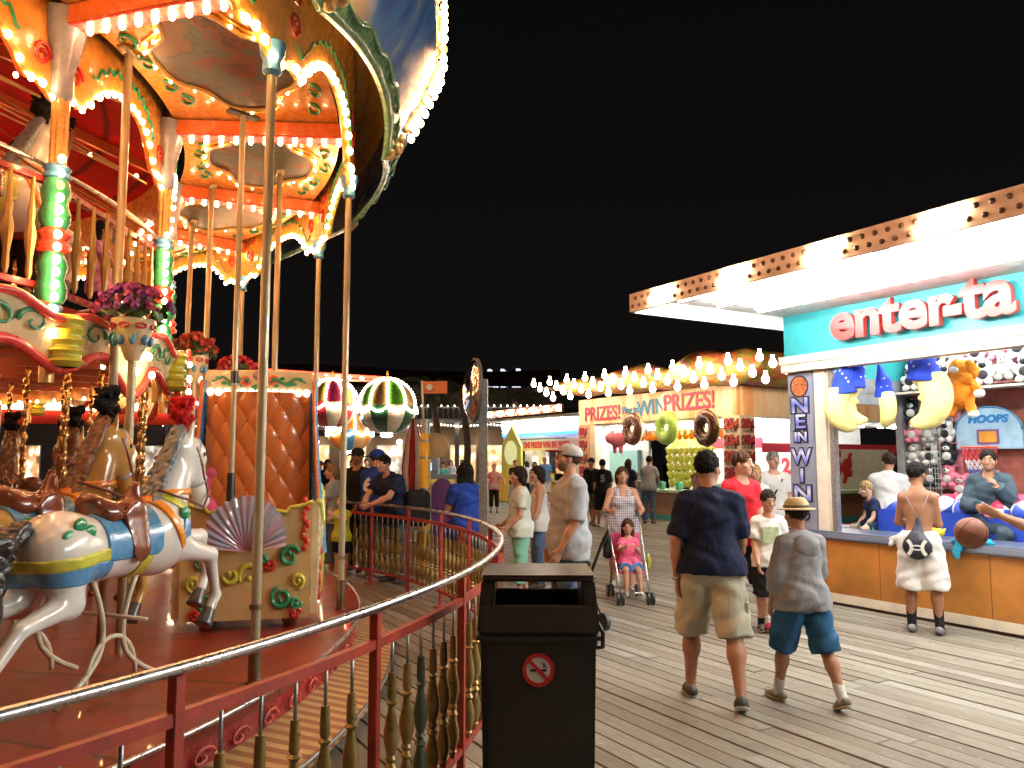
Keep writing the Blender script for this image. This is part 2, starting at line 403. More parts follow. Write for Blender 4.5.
# platform
b = MB()
b.lathe([(6.60, PF - .06), (6.88, PF - .06), (6.88, PF), (0.5, PF)], n=108)
def plat_build(nt, bs, src):
    tc = nt.nodes.new('ShaderNodeTexCoord'); g = nt.nodes.new('ShaderNodeSeparateXYZ'); nt.links.new(tc.outputs['Object'], g.inputs[0])
    at = nt.nodes.new('ShaderNodeMath'); at.operation = 'ARCTAN2'; nt.links.new(g.outputs[1], at.inputs[0]); nt.links.new(g.outputs[0], at.inputs[1])
    ml = nt.nodes.new('ShaderNodeMath'); ml.operation = 'MULTIPLY'; ml.inputs[1].default_value = 36 / (2 * pi); nt.links.new(at.outputs[0], ml.inputs[0])
    pp = nt.nodes.new('ShaderNodeMath'); pp.operation = 'PINGPONG'; pp.inputs[1].default_value = .5; nt.links.new(ml.outputs[0], pp.inputs[0])
    ln = ramp(nt, pp.outputs[0], [(0, 1), (.025, 0)])
    vl = nt.nodes.new('ShaderNodeVectorMath'); vl.operation = 'LENGTH'; nt.links.new(tc.outputs['Object'], vl.inputs[0])
    m2 = nt.nodes.new('ShaderNodeMath'); m2.operation = 'MULTIPLY'; m2.inputs[1].default_value = 6.0; nt.links.new(vl.outputs['Value'], m2.inputs[0])
    p2 = nt.nodes.new('ShaderNodeMath'); p2.operation = 'PINGPONG'; p2.inputs[1].default_value = .5; nt.links.new(m2.outputs[0], p2.inputs[0])
    l2 = ramp(nt, p2.outputs[0], [(0, 1), (.05, 0)])
    c = _mix(nt, src, (.03, .006, .004), ln); c = _mix(nt, c, (.06, .012, .008), _scale(nt, l2, .7)); return c
b.build('platform', mat('red_stained_boards', (.30, .035, .016), .32, var=.3, scale=3, build=plat_build, coat=.15), car)
b = MB(); b.tube([pol(6.89, a, PF + .004) for a in range(0, 360, 3)], .014, 6, True); b.build('platform_trim', M_CHROME, car, True)
b = MB(); b.lathe([(6.80, .16), (6.86, .16), (6.83, PF - .06), (6.80, PF - .06)], n=108); fas = b.build('scrolled_face', P_DEEP, car)
b = MB()
for a in np.arange(-60, 75, 2.6):      # raised scrollwork on the rim face
    c0 = [pol(6.86, a + .85 * cos(t * .5) * (1 - t / 16), .26 + .055 * sin(t * .5) * (1 - t / 16)) for t in range(0, 15)]
    b.tube(c0, .009, 5)
b.build('scrollwork', P_PINK, car, True)
def stripe_build(nt, bs, src):
    tc = nt.nodes.new('ShaderNodeTexCoord'); g = nt.nodes.new('ShaderNodeSeparateXYZ'); nt.links.new(tc.outputs['Object'], g.inputs[0])
    at = nt.nodes.new('ShaderNodeMath'); at.operation = 'ARCTAN2'; nt.links.new(g.outputs[1], at.inputs[0]); nt.links.new(g.outputs[0], at.inputs[1])
    ml = nt.nodes.new('ShaderNodeMath'); ml.operation = 'MULTIPLY'; ml.inputs[1].default_value = 60; nt.links.new(at.outputs[0], ml.inputs[0])
    m3 = nt.nodes.new('ShaderNodeMath'); m3.operation = 'MULTIPLY_ADD'; m3.inputs[1].default_value = 14; nt.links.new(g.outputs[2], m3.inputs[0]); nt.links.new(ml.outputs[0], m3.inputs[2])
    pp = nt.nodes.new('ShaderNodeMath'); pp.operation = 'PINGPONG'; pp.inputs[1].default_value = .5; nt.links.new(m3.outputs[0], pp.inputs[0])
    return _mix(nt, src, (.33, .13, .05), ramp(nt, pp.outputs[0], [(.22, 0), (.27, 1)]))
b = MB(); b.lathe([(6.84, .05), (7.16, .05), (7.16, .10), (6.84, .22)], n=108); b.build('step_board', mat('striped_step', (.62, .40, .16), .5, build=stripe_build), car)
b = MB(); b.tube([pol(7.17, a, .10) for a in range(0, 360, 3)], .014, 6, True); b.build('step_trim', M_STEEL, car, True)
# outer poles
for k in range(18):
    a = seg(k); b = MB(); b.cyl(pol(RP, a, PF), pol(RP, a, 4.15), .028, .028, 16)
    o = b.build('pole', P_POLE, car, 'auto')
    c = MB(); c.m = 0
    for z, r, hh in ((PF, .05, .02), (PF + .02, .036, .2), (PF + .22, .045, .03), (PF + .42, .038, .03)): c.cyl(pol(RP, a, z), pol(RP, a, z + hh), r, r, 14)
    c.build('pole_base', mat('worn_brass', (.30, .24, .15), .35, .8), o, 'auto')
# radial beams with bulbs and ceiling panels
def cart_build(nt, bs, src):
    n = noise(nt, 1.1, 6, rough=.62); n.inputs['Distortion'].default_value = 1.4
    c = ramp(nt, n.outputs[0], [(.39, (.03, .008, .006)), (.45, (.17, .025, .01)), (.475, (.06, .065, .06)), (.53, (.05, .08, .10)), (.57, (.02, .05, .025)), (.62, (.15, .06, .02))])
    n2 = noise(nt, 7, 4, (1, 3, 1)); return _mix(nt, c, (.15, .05, .02), _scale(nt, ramp(nt, n2.outputs[0], [(.52, 0), (.6, 1)]), .35))
M_CART = mat('painted_scene', rough=.35, build=cart_build)
ceilb = MB(); cart = MB(); trim = MB(); scr = MB(); pinkb = []
def cmap(a0, u, v, dz=0):     # u 0..1 across the bay, v 0..1 inner to outer
    r = RD + .12 + (RP - .1 - RD - .12) * v; return pol(r, a0 + 20 * u, CEIL + dz)
for k in range(18):
    a0 = seg(k)
    ceilb.sheet(8, 2, lambda u, v: cmap(a0, u, v))
    if k in (0, 1, 2, 3, 4, 5, 17, 16, 15):
        oc = []
        for t in range(40):
            th = 2 * pi * t / 40; rr = 1 + .10 * cos(4 * th) - .04 * cos(8 * th)
            oc.append((.5 + .35 * rr * cos(th), .5 + .33 * rr * sin(th)))
        cart.prism(oc, lambda x, y, d: cmap(a0, x, y, d), -.001, -.02)
        trim.tube([cmap(a0, x, y, -.025) for x, y in oc], .02, 6, True)
        trim.tube([cmap(a0, .5 + (x - .5) * 1.12, .5 + (y - .5) * 1.12, -.006) for x, y in oc], .009, 5, True)
        for cx, cy in ((.17, .14), (.83, .14), (.14, .86), (.86, .86), (.5, .08), (.5, .93), (.3, .1), (.7, .1), (.3, .9), (.7, .9)):
            sg = 1 if cx < .5 else -1
            scr.tube([cmap(a0, cx + sg * (.06 - .004 * t) * cos(t * .45), cy + (.05 - .003 * t) * sin(t * .45), -.012) for t in range(14)], [.020 - .001 * t for t in range(14)], 5)
        if k <= 5 or k == 17:
            for i in range(0, 40, 2):
                x, y = oc[i]; bulbs.append((cmap(a0, .5 + (x - .5) * 1.06, .5 + (y - .5) * 1.06, -.035), .013))
ceilb.build('ceiling_panel', P_YEL, car); cart.build('ceiling_painting', M_CART, car)
trim.build('ceiling_moulding', paint('gold', (.75, .45, .10), .3), car, True); scr.build('ceiling_scrollwork', P_GRN, car, True)
M_PINKSTRIP = paint('pink_enamel', (.90, .13, .14))  # plain pink for the strip along each beam's underside
for k in range(18):
    a = seg(k); ai = a + 2
    p0 = pol(RP - .02, a, 0); p1 = pol(RD + .05, ai, 0)
    b = MB(); b.m = 0; z = CEIL - .075
    b.bar(p0 + Vector((0, 0, z)), p1 + Vector((0, 0, z)), .17, .12); b.m = 1
    b.bar(p0 + Vector((0, 0, z - .065)), p1 + Vector((0, 0, z - .065)), .14, .02)
    bo = b.build('beam', [P_ORG, M_PINKSTRIP], car)
    if -3 <= k <= 6 or k >= 15:
        for i in range(12):
            t = (i + .6) / 12.3; q = p0.lerp(p1, t)
            bulbs.append((q + Vector((0, 0, z - .10)), .022))
# outer valance (between pole heads) and tip caps
def val_strip(b, r0, r1, a0, top, drop, low=.0, n=40, tp=0):
    def f(t):
        zb = top - low - (drop - low) * arch(t); a = a0 + 20 * t
        return (pol(r0, a, zb), pol(r1, a, zb), pol(r1 + tp * .04, a, top + tp), pol(r0 + tp * .04, a, top + tp))
    b.strip(n, f)
for k in range(18):
    a0 = seg(k); b = MB(); b.m = 0; val_strip(b, RP - .03, RP + .03, a0, 4.98, .82, .36, tp=.30)
    b.m = 1
    b.tube([pol(RP, a0 + 20 * t / 40, 4.98 - .36 - .46 * arch(t / 40)) for t in range(41)], .03, 6)
    b.m = 2
    for sgn, rr in ((-1, RP - .035), (1, RP + .035)):      # painted leaf garland above the arch
        b.tube([pol(rr, a0 + 20 * t / 60, 4.98 - .20 - .50 * arch(t / 60) + .022 * sin(t * 1.9)) for t in range(7, 54)], .008, 4)
    b.m = 3
    for u in (.1, .9):
        for sgn, rr in ((-1, RP - .035), (1, RP + .035)):
            b.tube([pol(rr, a0 + 20 * (u + .035 * cos(t * .6) * (1 - t * .05)), 4.50 + .10 * sin(t * .6) * (1 - t * .05)) for t in range(16)], .012, 5)
            b.tube([pol(rr, a0 + 20 * (u + .06 * cos(t * .5 + 2) * (1 - t * .05)), 4.72 + .05 * sin(t * .5 + 2)) for t in range(12)], .010, 5)
    b.build('valance', [P_YEL, P_OLIVE, P_GRN, P_RED], car, False)
    c = MB(); a = a0; c.lathe([(.04, 0), (.06, .02), (.055, .09), (.075, .13), (.085, .2), (.05, .22)], pol(RP, a, 4.06), 14); c.build('pole_cap', P_BLU, car, 'auto')
    if k <= 6 or k >= 15:
        for i in range(22):
            t = (i + .5) / 22; zb = 4.98 - .36 - .46 * arch(t)
            bulbs.append((pol(RP + (.035 if k in (0, 17, 16, 15) else -.035), a0 + 20 * t, zb - .026), .026))
# crest boards leaning out over the rim
def crest_r(z): return 6.86 + .62 * min(1, max(0, (z - 4.25) / 1.05)) ** .75
def cbot(t): return 4.46 + .10 * (1 - (abs(t - .5) * 2) ** 2)
def crest_build(nt, bs, src):
    n = noise(nt, 1.6, 5); n.inputs['Distortion'].default_value = .8
    return ramp(nt, n.outputs[0], [(.36, (.02, .07, .38)), (.47, (.05, .20, .60)), (.52, (.25, .32, .52)), (.60, (.42, .30, .16)), (.68, (.12, .07, .05))])
M_CREST = mat('crest_painting', rough=.4, build=crest_build)
for k in (15, 16, 17, 0, 1, 2):
    a0 = seg(k); b = MB()
    for j in range(6):
        def f(t, j=j):
            zb, zt = cbot(t), 6.15; z0 = zb + (zt - zb) * j / 6; z1 = zb + (zt - zb) * (j + 1) / 6; a = a0 + 20 * t
            return (pol(crest_r(z0) - .03, a, z0), pol(crest_r(z0) + .0, a, z0), pol(crest_r(z1) + .0, a, z1), pol(crest_r(z1) - .03, a, z1))
        b.strip(24, f)
    co = b.build('crest_board', M_CREST, car)
    b = MB()
    def ft(t):
        z0 = cbot(t) - .012; z1 = cbot(t) + .075 + .02 * sin(t * 34); a = a0 + 20 * t
        return (pol(crest_r(z0) - .035, a, z0), pol(crest_r(z0) + .015, a, z0), pol(crest_r(z1) + .02, a, z1), pol(crest_r(z1) - .035, a, z1))
    b.strip(60, ft); b.tube([pol(crest_r(cbot(t / 30) + .09) + .02, a0 + 20 * t / 30, cbot(t / 30) + .09 + .03 * sin(t / 30 * 34)) for t in range(31)], .018, 5)
    b.build('crest_trim', paint('sea_green', (.16, .36, .22)), co, True)
    b = MB()
    for t in range(20):
        z = 4.50 + t * .085; b.ball(pol(crest_r(z) + .01, a0 + .5 * sin(t * 1.3), z), .062 + .02 * sin(t * 2.1), 7, 5)
    b.build('crest_rib', mat('aged_gilding', (.62, .42, .20), .35, .5, var=.3, scale=14), co, True)
    if k in (0, 1, 17):
        for da in (-1.1, 1.1):
            for t in range(16):
                z = 4.72 + t * .085; bulbs.append((pol(crest_r(z) + .085, a0 + da + .25 * sin(t), z), .032))
b = MB()
for k in range(14, 22):      # timber soffit between valance and crest
    a0 = seg(k); b.sheet(10, 3, lambda u, v: pol(RP + .05 + .30 * v, a0 + 20 * u, 5.27 - .25 * v + .1 * sin(v * pi)))
b.build('rim_soffit', mat('dark_gold_timber', (.50, .30, .08), .45, var=.3, stretch=(1, 1, 6)), car)
# red upper tent and central column
def tent_build(nt, bs, src):
    tc = nt.nodes.new('ShaderNodeTexCoord'); vl = nt.nodes.new('ShaderNodeSeparateXYZ'); nt.links.new(tc.outputs['Object'], vl.inputs[0])
    m2 = nt.nodes.new('ShaderNodeMath'); m2.operation = 'MULTIPLY'; m2.inputs[1].default_value = 5.5; nt.links.new(vl.outputs[2], m2.inputs[0])
    p2 = nt.nodes.new('ShaderNodeMath'); p2.operation = 'PINGPONG'; p2.inputs[1].default_value = .5; nt.links.new(m2.outputs[0], p2.inputs[0])
    return _mix(nt, src, (.11, .006, .004), ramp(nt, p2.outputs[0], [(0, 1), (.10, 0)]))
b = MB(); b.sheet(72, 8, lambda u, v: pol(RD - .02 - (RD - 1.3) * v, 360 * u, 4.86 + 1.15 * v + .10 * sin(v * pi)))
b.build('upper_tent', mat('red_boarded_tent', (.62, .010, .008), .75, spec=.1, col2=(.40, .008, .006), build=tent_build), car)
b = MB(); b.lathe([(1.35, DECK), (1.35, 6.2), (1.1, 6.2)], n=24); b.build('upper_column', mat('red_drum', (.42, .05, .03), .35, var=.4, scale=2.5, col2=(.45, .22, .06)), car)
b = MB(); b.lathe([(1.9, PF), (1.9, 2.6), (1.2, 2.6)], n=24); b.build('lower_column', mat('gilded_panel', (.62, .33, .10), .22, .35, var=.4, scale=3.2, col2=(.45, .09, .05)), car)
b = MB()
for k in range(18):
    a = seg(k) + 2; b.bar(pol(RD - .05, a, 4.84), pol(1.4, a, 6.0), .05, .10)

    if k <= 6 or k >= 16:
        for i in range(7): bulbs.append((pol(RD - .3 - .45 * i, a, 4.84).lerp(pol(1.4, a, 6.0), 0) + Vector((0, 0, .32 * .45 * i - .08)), .022))
b.build('tent_ribs', mat('orange_rib', (.62, .16, .05), .4), car)
b = MB()
for k in range(18):
    a = seg(k) + 2
    for e in (6, -6, 12): b.cyl(pol(RD - .1, a, 4.15), pol(3.0, a + e, 5.2), .009, None, 5)
b.build('tie_rods', mat('brass_rod', (.7, .45, .2), .3, .8), car)
# inner ring: posts, valances, fascia, balustrade
P_CRMB = paint('cream_panel', (.78, .66, .40)); P_FAS = paint('scallop_red', (.80, .07, .06))
for k in (16, 17, 0, 1, 2, 3, 4, 5, 6):
    a0 = seg(k) + 2; first = k in (16, 17, 0, 1, 2)
    b = MB(); b.m = 0
    def f(t):
        zb = 4.74 - .20 - .42 * arch(t); a = a0 + 20 * t
        return (pol(RD - .03, a, zb), pol(RD + .03, a, zb), pol(RD + .03, a, 4.86), pol(RD - .03, a, 4.86))
    b.strip(36, f); b.m = 1; b.tube([pol(RD, a0 + 20 * t / 36, 4.54 - .42 * arch(t / 36)) for t in range(37)], .03, 6)
    b.m = 2
    for u in (.09, .91): b.tube([pol(RD + .035, a0 + 20 * (u + .045 * cos(t * .6) * (1 - t * .05)), 4.36 + .09 * sin(t * .6) * (1 - t * .05)) for t in range(16)], .016, 5)
    b.m = 3; b.tube([pol(RD + .035, a0 + 20 * t / 60, 4.68 - .40 * arch(t / 60) + .03 * sin(t * 1.7)) for t in range(12, 49)], .014, 4)
    b.build('inner_valance', [P_YEL, P_ORG, P_RED, P_GRN], car)
    for i in range(18):
        t = (i + .5) / 18; bulbs.append((pol(RD + .04, a0 + 20 * t, 4.54 - .42 * arch(t) - .03), .022))
    # post
    base = pol(RD + .06, a0, 0)
    pm = MB()
    for i in range(6):
        th = 2 * pi * i / 6; pm.cyl(base + Vector((.034 * cos(th), .034 * sin(th), 3.64)), base + Vector((.034 * cos(th), .034 * sin(th), 4.16)), .026, None, 8)
    pm.cyl(base + Vector((0, 0, 2.2)), base + Vector((0, 0, 4.8)), .045, None, 14)
    po = pm.build('deck_post', mat('gold_fluted', (.72, .40, .12), .25, .2), car, 'auto')
    c = MB(); c.m = 0
    c.lathe([(.055, 4.10), (.075, 4.14), (.07, 4.3), (.13, 4.55), (.15, 4.72), (.05, 4.74)], base, 12); c.build('capital', P_GRY, po, 'auto')
    c = MB()
    spec = [(0, 2.30, 2.64, .10, P_LIME), (0, 2.62, 2.72, .085, P_BLU), (0, 2.72, 3.06, .10, P_GRN), (0, 3.06, 3.22, .112, P_RED), (0, 3.22, 3.56, .10, P_GRN), (0, 3.56, 3.66, .09, P_BLU)]
    for _, z0, z1, r, m in spec:
        c = MB(); hh = z1 - z0
        base_ = base + (pol(.13, a0, 0) if m is P_LIME else Vector((0, 0, 0)))
        c.lathe([(r * .7, z0), (r * .95, z0 + .12 * hh), (r, z0 + .3 * hh), (r * .78, z0 + .5 * hh), (r * .98, z0 + .75 * hh), (r * .7, z1)], base_, 14)
        if m is P_LIME:
            for i in range(5): c.lathe([(r * .8, z0 + i * hh / 5), (r * 1.25, z0 + (i + .5) * hh / 5), (r * .8, z0 + (i + 1) * hh / 5)], base_, 12)
        c.build('post_ornament', m, po, 'auto')
    bd_ = (Vector((0, 0, 0)) - CC - base); bd_.z = 0; bd_.normalize()
    for i in range(15): bulbs.append((base + bd_ * (.13 if abs(i - 7) < 7 else .17) + pol(.03, a0, 0) + Vector((0, 0, 2.50 + i * .082)), .023))
    # fascia: wavy cream panel with red lip
    b = MB(); b.m = 0
    def top(t): return DECK - .10 + .14 * (1 - abs(t - .5) * 2) ** 1.5 + .03 * sin(t * 6 * pi)
    def bot(t): return (2.36 if k < 3 or k > 15 else 2.56) - .07 * cos(t * 4 * pi) - .10 * (abs(t - .5) < .2) * (1 - (abs(t - .5) / .2) ** 2)
    b.strip(40, lambda t: (pol(RD + .10, a0 + 20 * t, bot(t)), pol(RD + .13, a0 + 20 * t, bot(t)), pol(RD + .22, a0 + 20 * t, top(t)), pol(RD + .10, a0 + 20 * t, top(t))))
    fo = b.build('deck_fascia', [P_CRMB], car)
    b = MB()
    b.tube([pol(RD + .15, a0 + 20 * t / 40, bot(t / 40)) for t in range(41)], .034, 6); b.tube([pol(RD + .23, a0 + 20 * t / 40, top(t / 40)) for t in range(41)], .028, 6)
    b.build('fascia_border', P_FAS, fo, True)
    b = MB()
    for u in (.16, .30, .70, .84):
        sg = 1 if u < .5 else -1
        b.tube([pol(RD + .20, a0 + 20 * (u + sg * .07 * cos(t * .5) * (1 - t * .06)), 2.55 + .09 * sin(t * .5) * (1 - t * .06)) for t in range(15)], [.020 - .001 * t for t in range(15)], 6)
    b.build('fascia_scrollwork', P_GRN, fo, True)
    for u in (.42, .46, .5, .54, .58): bulbs.append((pol(RD + .24, a0 + 20 * u, 2.50 + .14 * cos((u - .5) * 40)), .024))
    # balustrade
    b = MB()
    b.bar(pol(RD, a0, 3.55), pol(RD, a0 + 20, 3.55), .05, .04)
    b.bar(pol(RD, a0, 2.84), pol(RD, a0 + 20, 2.84), .04, .04)
    b.bar(pol(RD, a0, 3.55), pol(RD, a0, 2.8), .05)
    br = b.build('deck_railing', P_DEEP, car)
    b = MB(); b.tube([pol(RD + .03, a0 + 20 * t / 6, 3.64) for t in range(7)], .014, 6); b.build('deck_handrail', M_CHROME, br, True)
    if k in (17, 0, 1, 2, 3):
        for i in range(9):
            c = MB(); c.lathe([(.012, 2.86), (.022, 2.9), (.02, 3.0), (.034, 3.1), (.038, 3.16), (.02, 3.24), (.026, 3.3), (.016, 3.36), (.012, 3.54)], pol(RD, a0 + 20 * (i + .7) / 9.4, 0), 8)
            c.build('baluster', mat('gold_baluster', (.55, .36, .12), .3, .3), br, 'auto')
# upper deck floor and lower ceiling
b = MB(); b.lathe([(1.2, 2.62), (RD + .02, 2.62), (RD + .1, 2.65), (RD + .1, DECK), (1.2, DECK)], n=90)
b.build('upper_deck', mat('deck_underside', (.36, .04, .03), .4, var=.3, scale=2), car)
b = MB()
for k in range(36): b.bar(pol(1.9, k * 10, 2.585), pol(RD, k * 10, 2.585), .06, .07)
b.build('deck_joists', mat('deck_joist', (.45, .10, .05), .4), car)
b = MB()
for k in range(18):
    a0 = seg(k)
    for rr in (RD - .12, 3.4):
        b.strip(20, lambda t: (pol(rr - .02, a0 + 20 * t, 2.59 - .10 - .06 * abs(sin(2 * pi * t))), pol(rr + .02, a0 + 20 * t, 2.59 - .10 - .06 * abs(sin(2 * pi * t))), pol(rr + .02, a0 + 20 * t, 2.60), pol(rr - .02, a0 + 20 * t, 2.60)))
b.build('lower_valance', mat('orange_lower_valance', (.75, .35, .10), .3, var=.4, scale=7, col2=(.30, .12, .05)), car)
for k in range(-2, 7):
    for i in range(5): bulbs.append((pol(3.48, seg(k) + i * 4, 2.44), .022)); bulbs.append((pol(RD - .22, seg(k) + i * 4, 2.45), .020))
# twisted brass poles of the inner rows
b_poles = [(4.35, -4), (4.5, 8), (3.6, -2), (3.7, 12), (3.3, 20), (4.5, 24), (3.0, 6), (2.7, 14), (4.2, 36), (5.25, -2.2), (5.5, 30), (6.1, 22), (5.6, 58), (6.0, 66), (5.7, 45), (4.95, 14), (4.8, 19), (4.3, 17), (3.9, 22), (3.6, 30), (4.9, 27), (4.6, 44), (3.9, 50), (3.0, 38)]
for i, (r, a) in enumerate(b_poles):
    zt = 2.6 if r < RD else CEIL; b = MB(); n = 80; zz = [PF + (zt - PF) * j / n for j in range(n + 1)]
    if r < RD: b.tube([pol(r, a, z) + Vector((.006 * cos(z * 40), .006 * sin(z * 40), 0)) for z in zz], [.024 + .006 * sin(z * 60) for z in zz], 8)
    else: b.cyl(pol(r, a, PF), pol(r, a, zt), .03, None, 12); b.box(pol(r, a, zt - .03), (.22, .07, .02), (0, 0, R(a + 90)))
    b.build('inner_pole', mat('brass', (.72, .46, .18), .22, .9) if r < RD else P_POLE, car, True)
bi = [q for q in bulbs]
def scroll2(b, mp, cx, cy, r, turns=1.4, a0=0, sg=1, w=.014, tail=None):
    pts = [];N = 22
    for t in range(N + 1):
        f = t / N; th = a0 + sg * f * turns * 2 * pi; rr = r * (1 - .72 * f); pts.append(mp(cx + rr * cos(th), cy + rr * sin(th)))
    if tail:
        x0, y0 = cx + r * cos(a0), cy + r * sin(a0); pts = [mp(x0 + (tail[0] - x0) * (1 - s), y0 + (tail[1] - y0) * (1 - s) + .12 * r * sin(s * pi)) for s in (0, .25, .5, .75)] + pts
    n = len(pts); b.tube(pts, [w * (.45 + .75 * sin(pi * min(1, (i + 2) / n * 1.15)) if i < n - 1 else w * .4) for i in range(n)], 6)
    b.ball(pts[-1], w * 1.3, 6, 5)
# ---------------------------------------------------------------- horses
def horse(name, loc, yaw, label, body_m, mane_m, plume_m, blanket_m, tail_m, skirt=True, s=1.0, stand=True, group='carousel horses', pole=None, h=.013):
    rt = empty(name, loc, yaw, label, 'carousel horse', group)
    ys = ('y', .8); Y = (0, 1, 0)
    torso = [('u', Cone((-.36, 0, .83), (.32, 0, .84), .185, .185, (Y, .9))), ('u', Ell((-.42, 0, .86), (.22, .165, .195)), .10), ('u', Ell((.36, 0, .85), (.23, .165, .22)), .10),
             ('u', Cone((.42, 0, .93), (.61, 0, 1.34), .175, .10, (Y, .72)), .12)]
    head = [('u', Cone((.60, 0, 1.42), (.72, 0, 1.37), .10, .09, (Y, .8)), .07), ('u', Cone((.70, 0, 1.38), (.825, 0, 1.07), .092, .058, (Y, .82)), .05),
            ('u', Ell((.69, 0, 1.28), (.085, .058, .09)), .05), ('u', Ell((.835, 0, 1.055), (.052, .048, .058)), .03)]
    ears = []
    for sd in (-1, 1):
        ears += [('u', Cone((.615, sd * .045, 1.49), (.635, sd * .055, 1.60), .03, .008, ((1, 0, 0), .7)), .02), ('u', Ell((.755, sd * .062, 1.335), (.03, .018, .022)), .02)]
    legs = []
    FL = {-1: [(.42, .80), (.80, .70), (.88, .42), (.80, .31)], 1: [(.44, .82), (.98, .80), (1.07, .53), (.99, .40)]}
    HL = {-1: [(-.46, .84), (-.42, .58), (-.72, .50), (-.93, .27), (-1.03, .20)], 1: [(-.46, .84), (-.52, .60), (-.84, .56), (-1.06, .36), (-1.17, .30)]}
    for sd in (-1, 1):
        y = sd * .105; P = FL[sd]
        legs += [('u', Cone((P[0][0], y * .8, P[0][1]), (P[1][0], y, P[1][1]), .095, .05), .06), ('u', Ell((P[1][0], y, P[1][1]), (.052, .045, .052)), .02),
                 ('u', Cone((P[1][0], y, P[1][1]), (P[2][0], y, P[2][1]), .044, .03), .02), ('u', Ell((P[2][0], y, P[2][1]), (.037, .034, .037)), .02),
                 ('u', Cone((P[2][0], y, P[2][1]), (P[3][0], y, P[3][1]), .032, .038), .02)]
        P = HL[sd]
        legs += [('u', Cone((P[0][0], y * .9, P[0][1]), (P[1][0], y, P[1][1]), .15, .085, (Y, .75)), .07), ('u', Cone((P[1][0], y, P[1][1]), (P[2][0], y, P[2][1]), .075, .04), .04),
                 ('u', Cone((P[2][0], y, P[2][1]), (P[3][0], y, P[3][1]), .042, .03), .02), ('u', Ell((P[3][0], y, P[3][1]), (.036, .034, .036)), .02), ('u', Cone((P[3][0], y, P[3][1]), (P[4][0], y, P[4][1]), .032, .036), .02)]
    allb = torso + head + ears + legs
    T = lambda VF: (np.asarray(VF[0]) * s if len(VF[0]) else VF[0], VF[1])
    bo = smesh('body', T(sdf(allb, h)), body_m, rt)
    hv = []
    for sd in (-1, 1):
        for P in (FL[sd], HL[sd]):
            a, c = P[-2], P[-1]; d = np.array((c[0] - a[0], 0, c[1] - a[1])); d /= np.linalg.norm(d); q = np.array((c[0], sd * .105, c[1]))
            hv.append(T(sdf([('u', Cone(q - d * .02, q + d * .085, .040, .060, flat=True))], .011)))
    smesh('hooves', hv, paint('hoof', (.06, .055, .06), .35), bo)
    # mane: locks down the back of the neck
    mn = []
    rnd = random.Random(5)
    for i in range(15):
        f = i / 14; x, z = .565 - .27 * f, 1.53 - .50 * f
        for sd in (-1, 1):
            mn.append(('u', Cone((x, sd * .015, z), (x - .10 - .03 * rnd.random() + .03 * (1 - f), sd * (.055 + .02 * f), z - .11 - .03 * rnd.random()), .036, .010), .008))
    mn.append(('u', Cone((.62, 0, 1.50), (.73, 0, 1.40), .035, .02), .01))
    smesh('mane', T(sdf(mn, h * .8, wob=.006, wf=60)), mane_m, rt)
    tl = [('u', Cone((-.64, 0, .98), (-.78, .0, .90), .05, .075)), ('u', Cone((-.78, 0, .90), (-.86, .0, .58), .08, .085), .04), ('u', Cone((-.86, 0, .58), (-.80, .0, .22), .085, .02), .04)]
    smesh('tail', T(sdf(tl, h, wob=.010, wf=70)), tail_m, rt)
    # harness pieces cut from the swollen body surface
    def shell(nm, ops, t, regs, m): return smesh(nm, T(sdf(ops + [('i', r) for r in regs], h * .8, infl=t)), m, rt)
    shell('saddle_blanket', torso, .016, [Box3((.0, 0, .97), (.22, .4, .20), rd=.05)], blanket_m)
    shell('girth', torso, .012, [Box3((.12, 0, .8), (.045, .4, .4))], P_LIME)
    if skirt:
        shell('flank_band', torso + legs[:], .014, [Box3((-.44, 0, .80), (.36, .4, .035), Matrix.Rotation(R(-4), 4, 'Y'))], P_LIME)
        shell('flank_skirt', torso + legs[:], .010, [Box3((-.42, 0, .73), (.26, .4, .055), rd=.02)], P_BLU)
        shell('breast_skirt', torso, .012, [Box3((.52, 0, .88), (.11, .4, .09), Matrix.Rotation(R(25), 4, 'Y'), .02)], P_BLU)
        b = MB()
        for i, (x, z) in enumerate(((-.36, .95), (-.50, .93), (-.43, .99), (.44, 1.0))):
            for sd in (-1, 1): b.ball((x * s, sd * .165 * s, z * s), .05 * s, 8, 6, (1, .35, .8))
        b.build('rosettes', P_GRN, rt, True)
        shell('yoke', torso, .013, [Box3((.48, 0, 1.02), (.20, .4, .028), Matrix.Rotation(R(35), 4, 'Y'))], P_LIME)
    shell('neck_band', torso, .012, [Box3((.5, 0, 1.13), (.4, .4, .020))], paint('orange_strap', (.85, .30, .03)))
    shell('breast_strap', torso, .016, [Box3((.33, 0, .97), (.03, .4, .35), Matrix.Rotation(R(-25), 4, 'Y'))], paint('orange_strap', (.85, .30, .03)))
    hd = head
    shell('bridle', hd, .008, [Box3((.80, 0, 1.2), (.014, .3, .3), Matrix.Rotation(R(62), 4, 'Y'))], paint('bridle_silver', (.45, .45, .5), .2))
    shell('bridle', hd, .008, [Box3((.66, 0, 1.36), (.012, .3, .3), Matrix.Rotation(R(30), 4, 'Y'))], paint('bridle_silver', (.45, .45, .5), .2))
    shell('bridle', hd, .010, [Box3((.75, .0, 1.25), (.20, .3, .011), Matrix.Rotation(R(58), 4, 'Y'))], paint('bridle_brown', (.16, .05, .03), .3))
    sad = [('u', Cone((-.12, 0, 1.02), (.16, 0, 1.01), .085, .075, (Y, 1.35))), ('u', Cone((-.20, 0, 1.10), (-.12, 0, 1.03), .05, .07, (Y, 1.6)), .06), ('u', Cone((.17, 0, 1.17), (.15, 0, 1.05), .035, .06), .05), ('s', Ell((.0, 0, 1.25), (.15, .3, .13)), 0)]
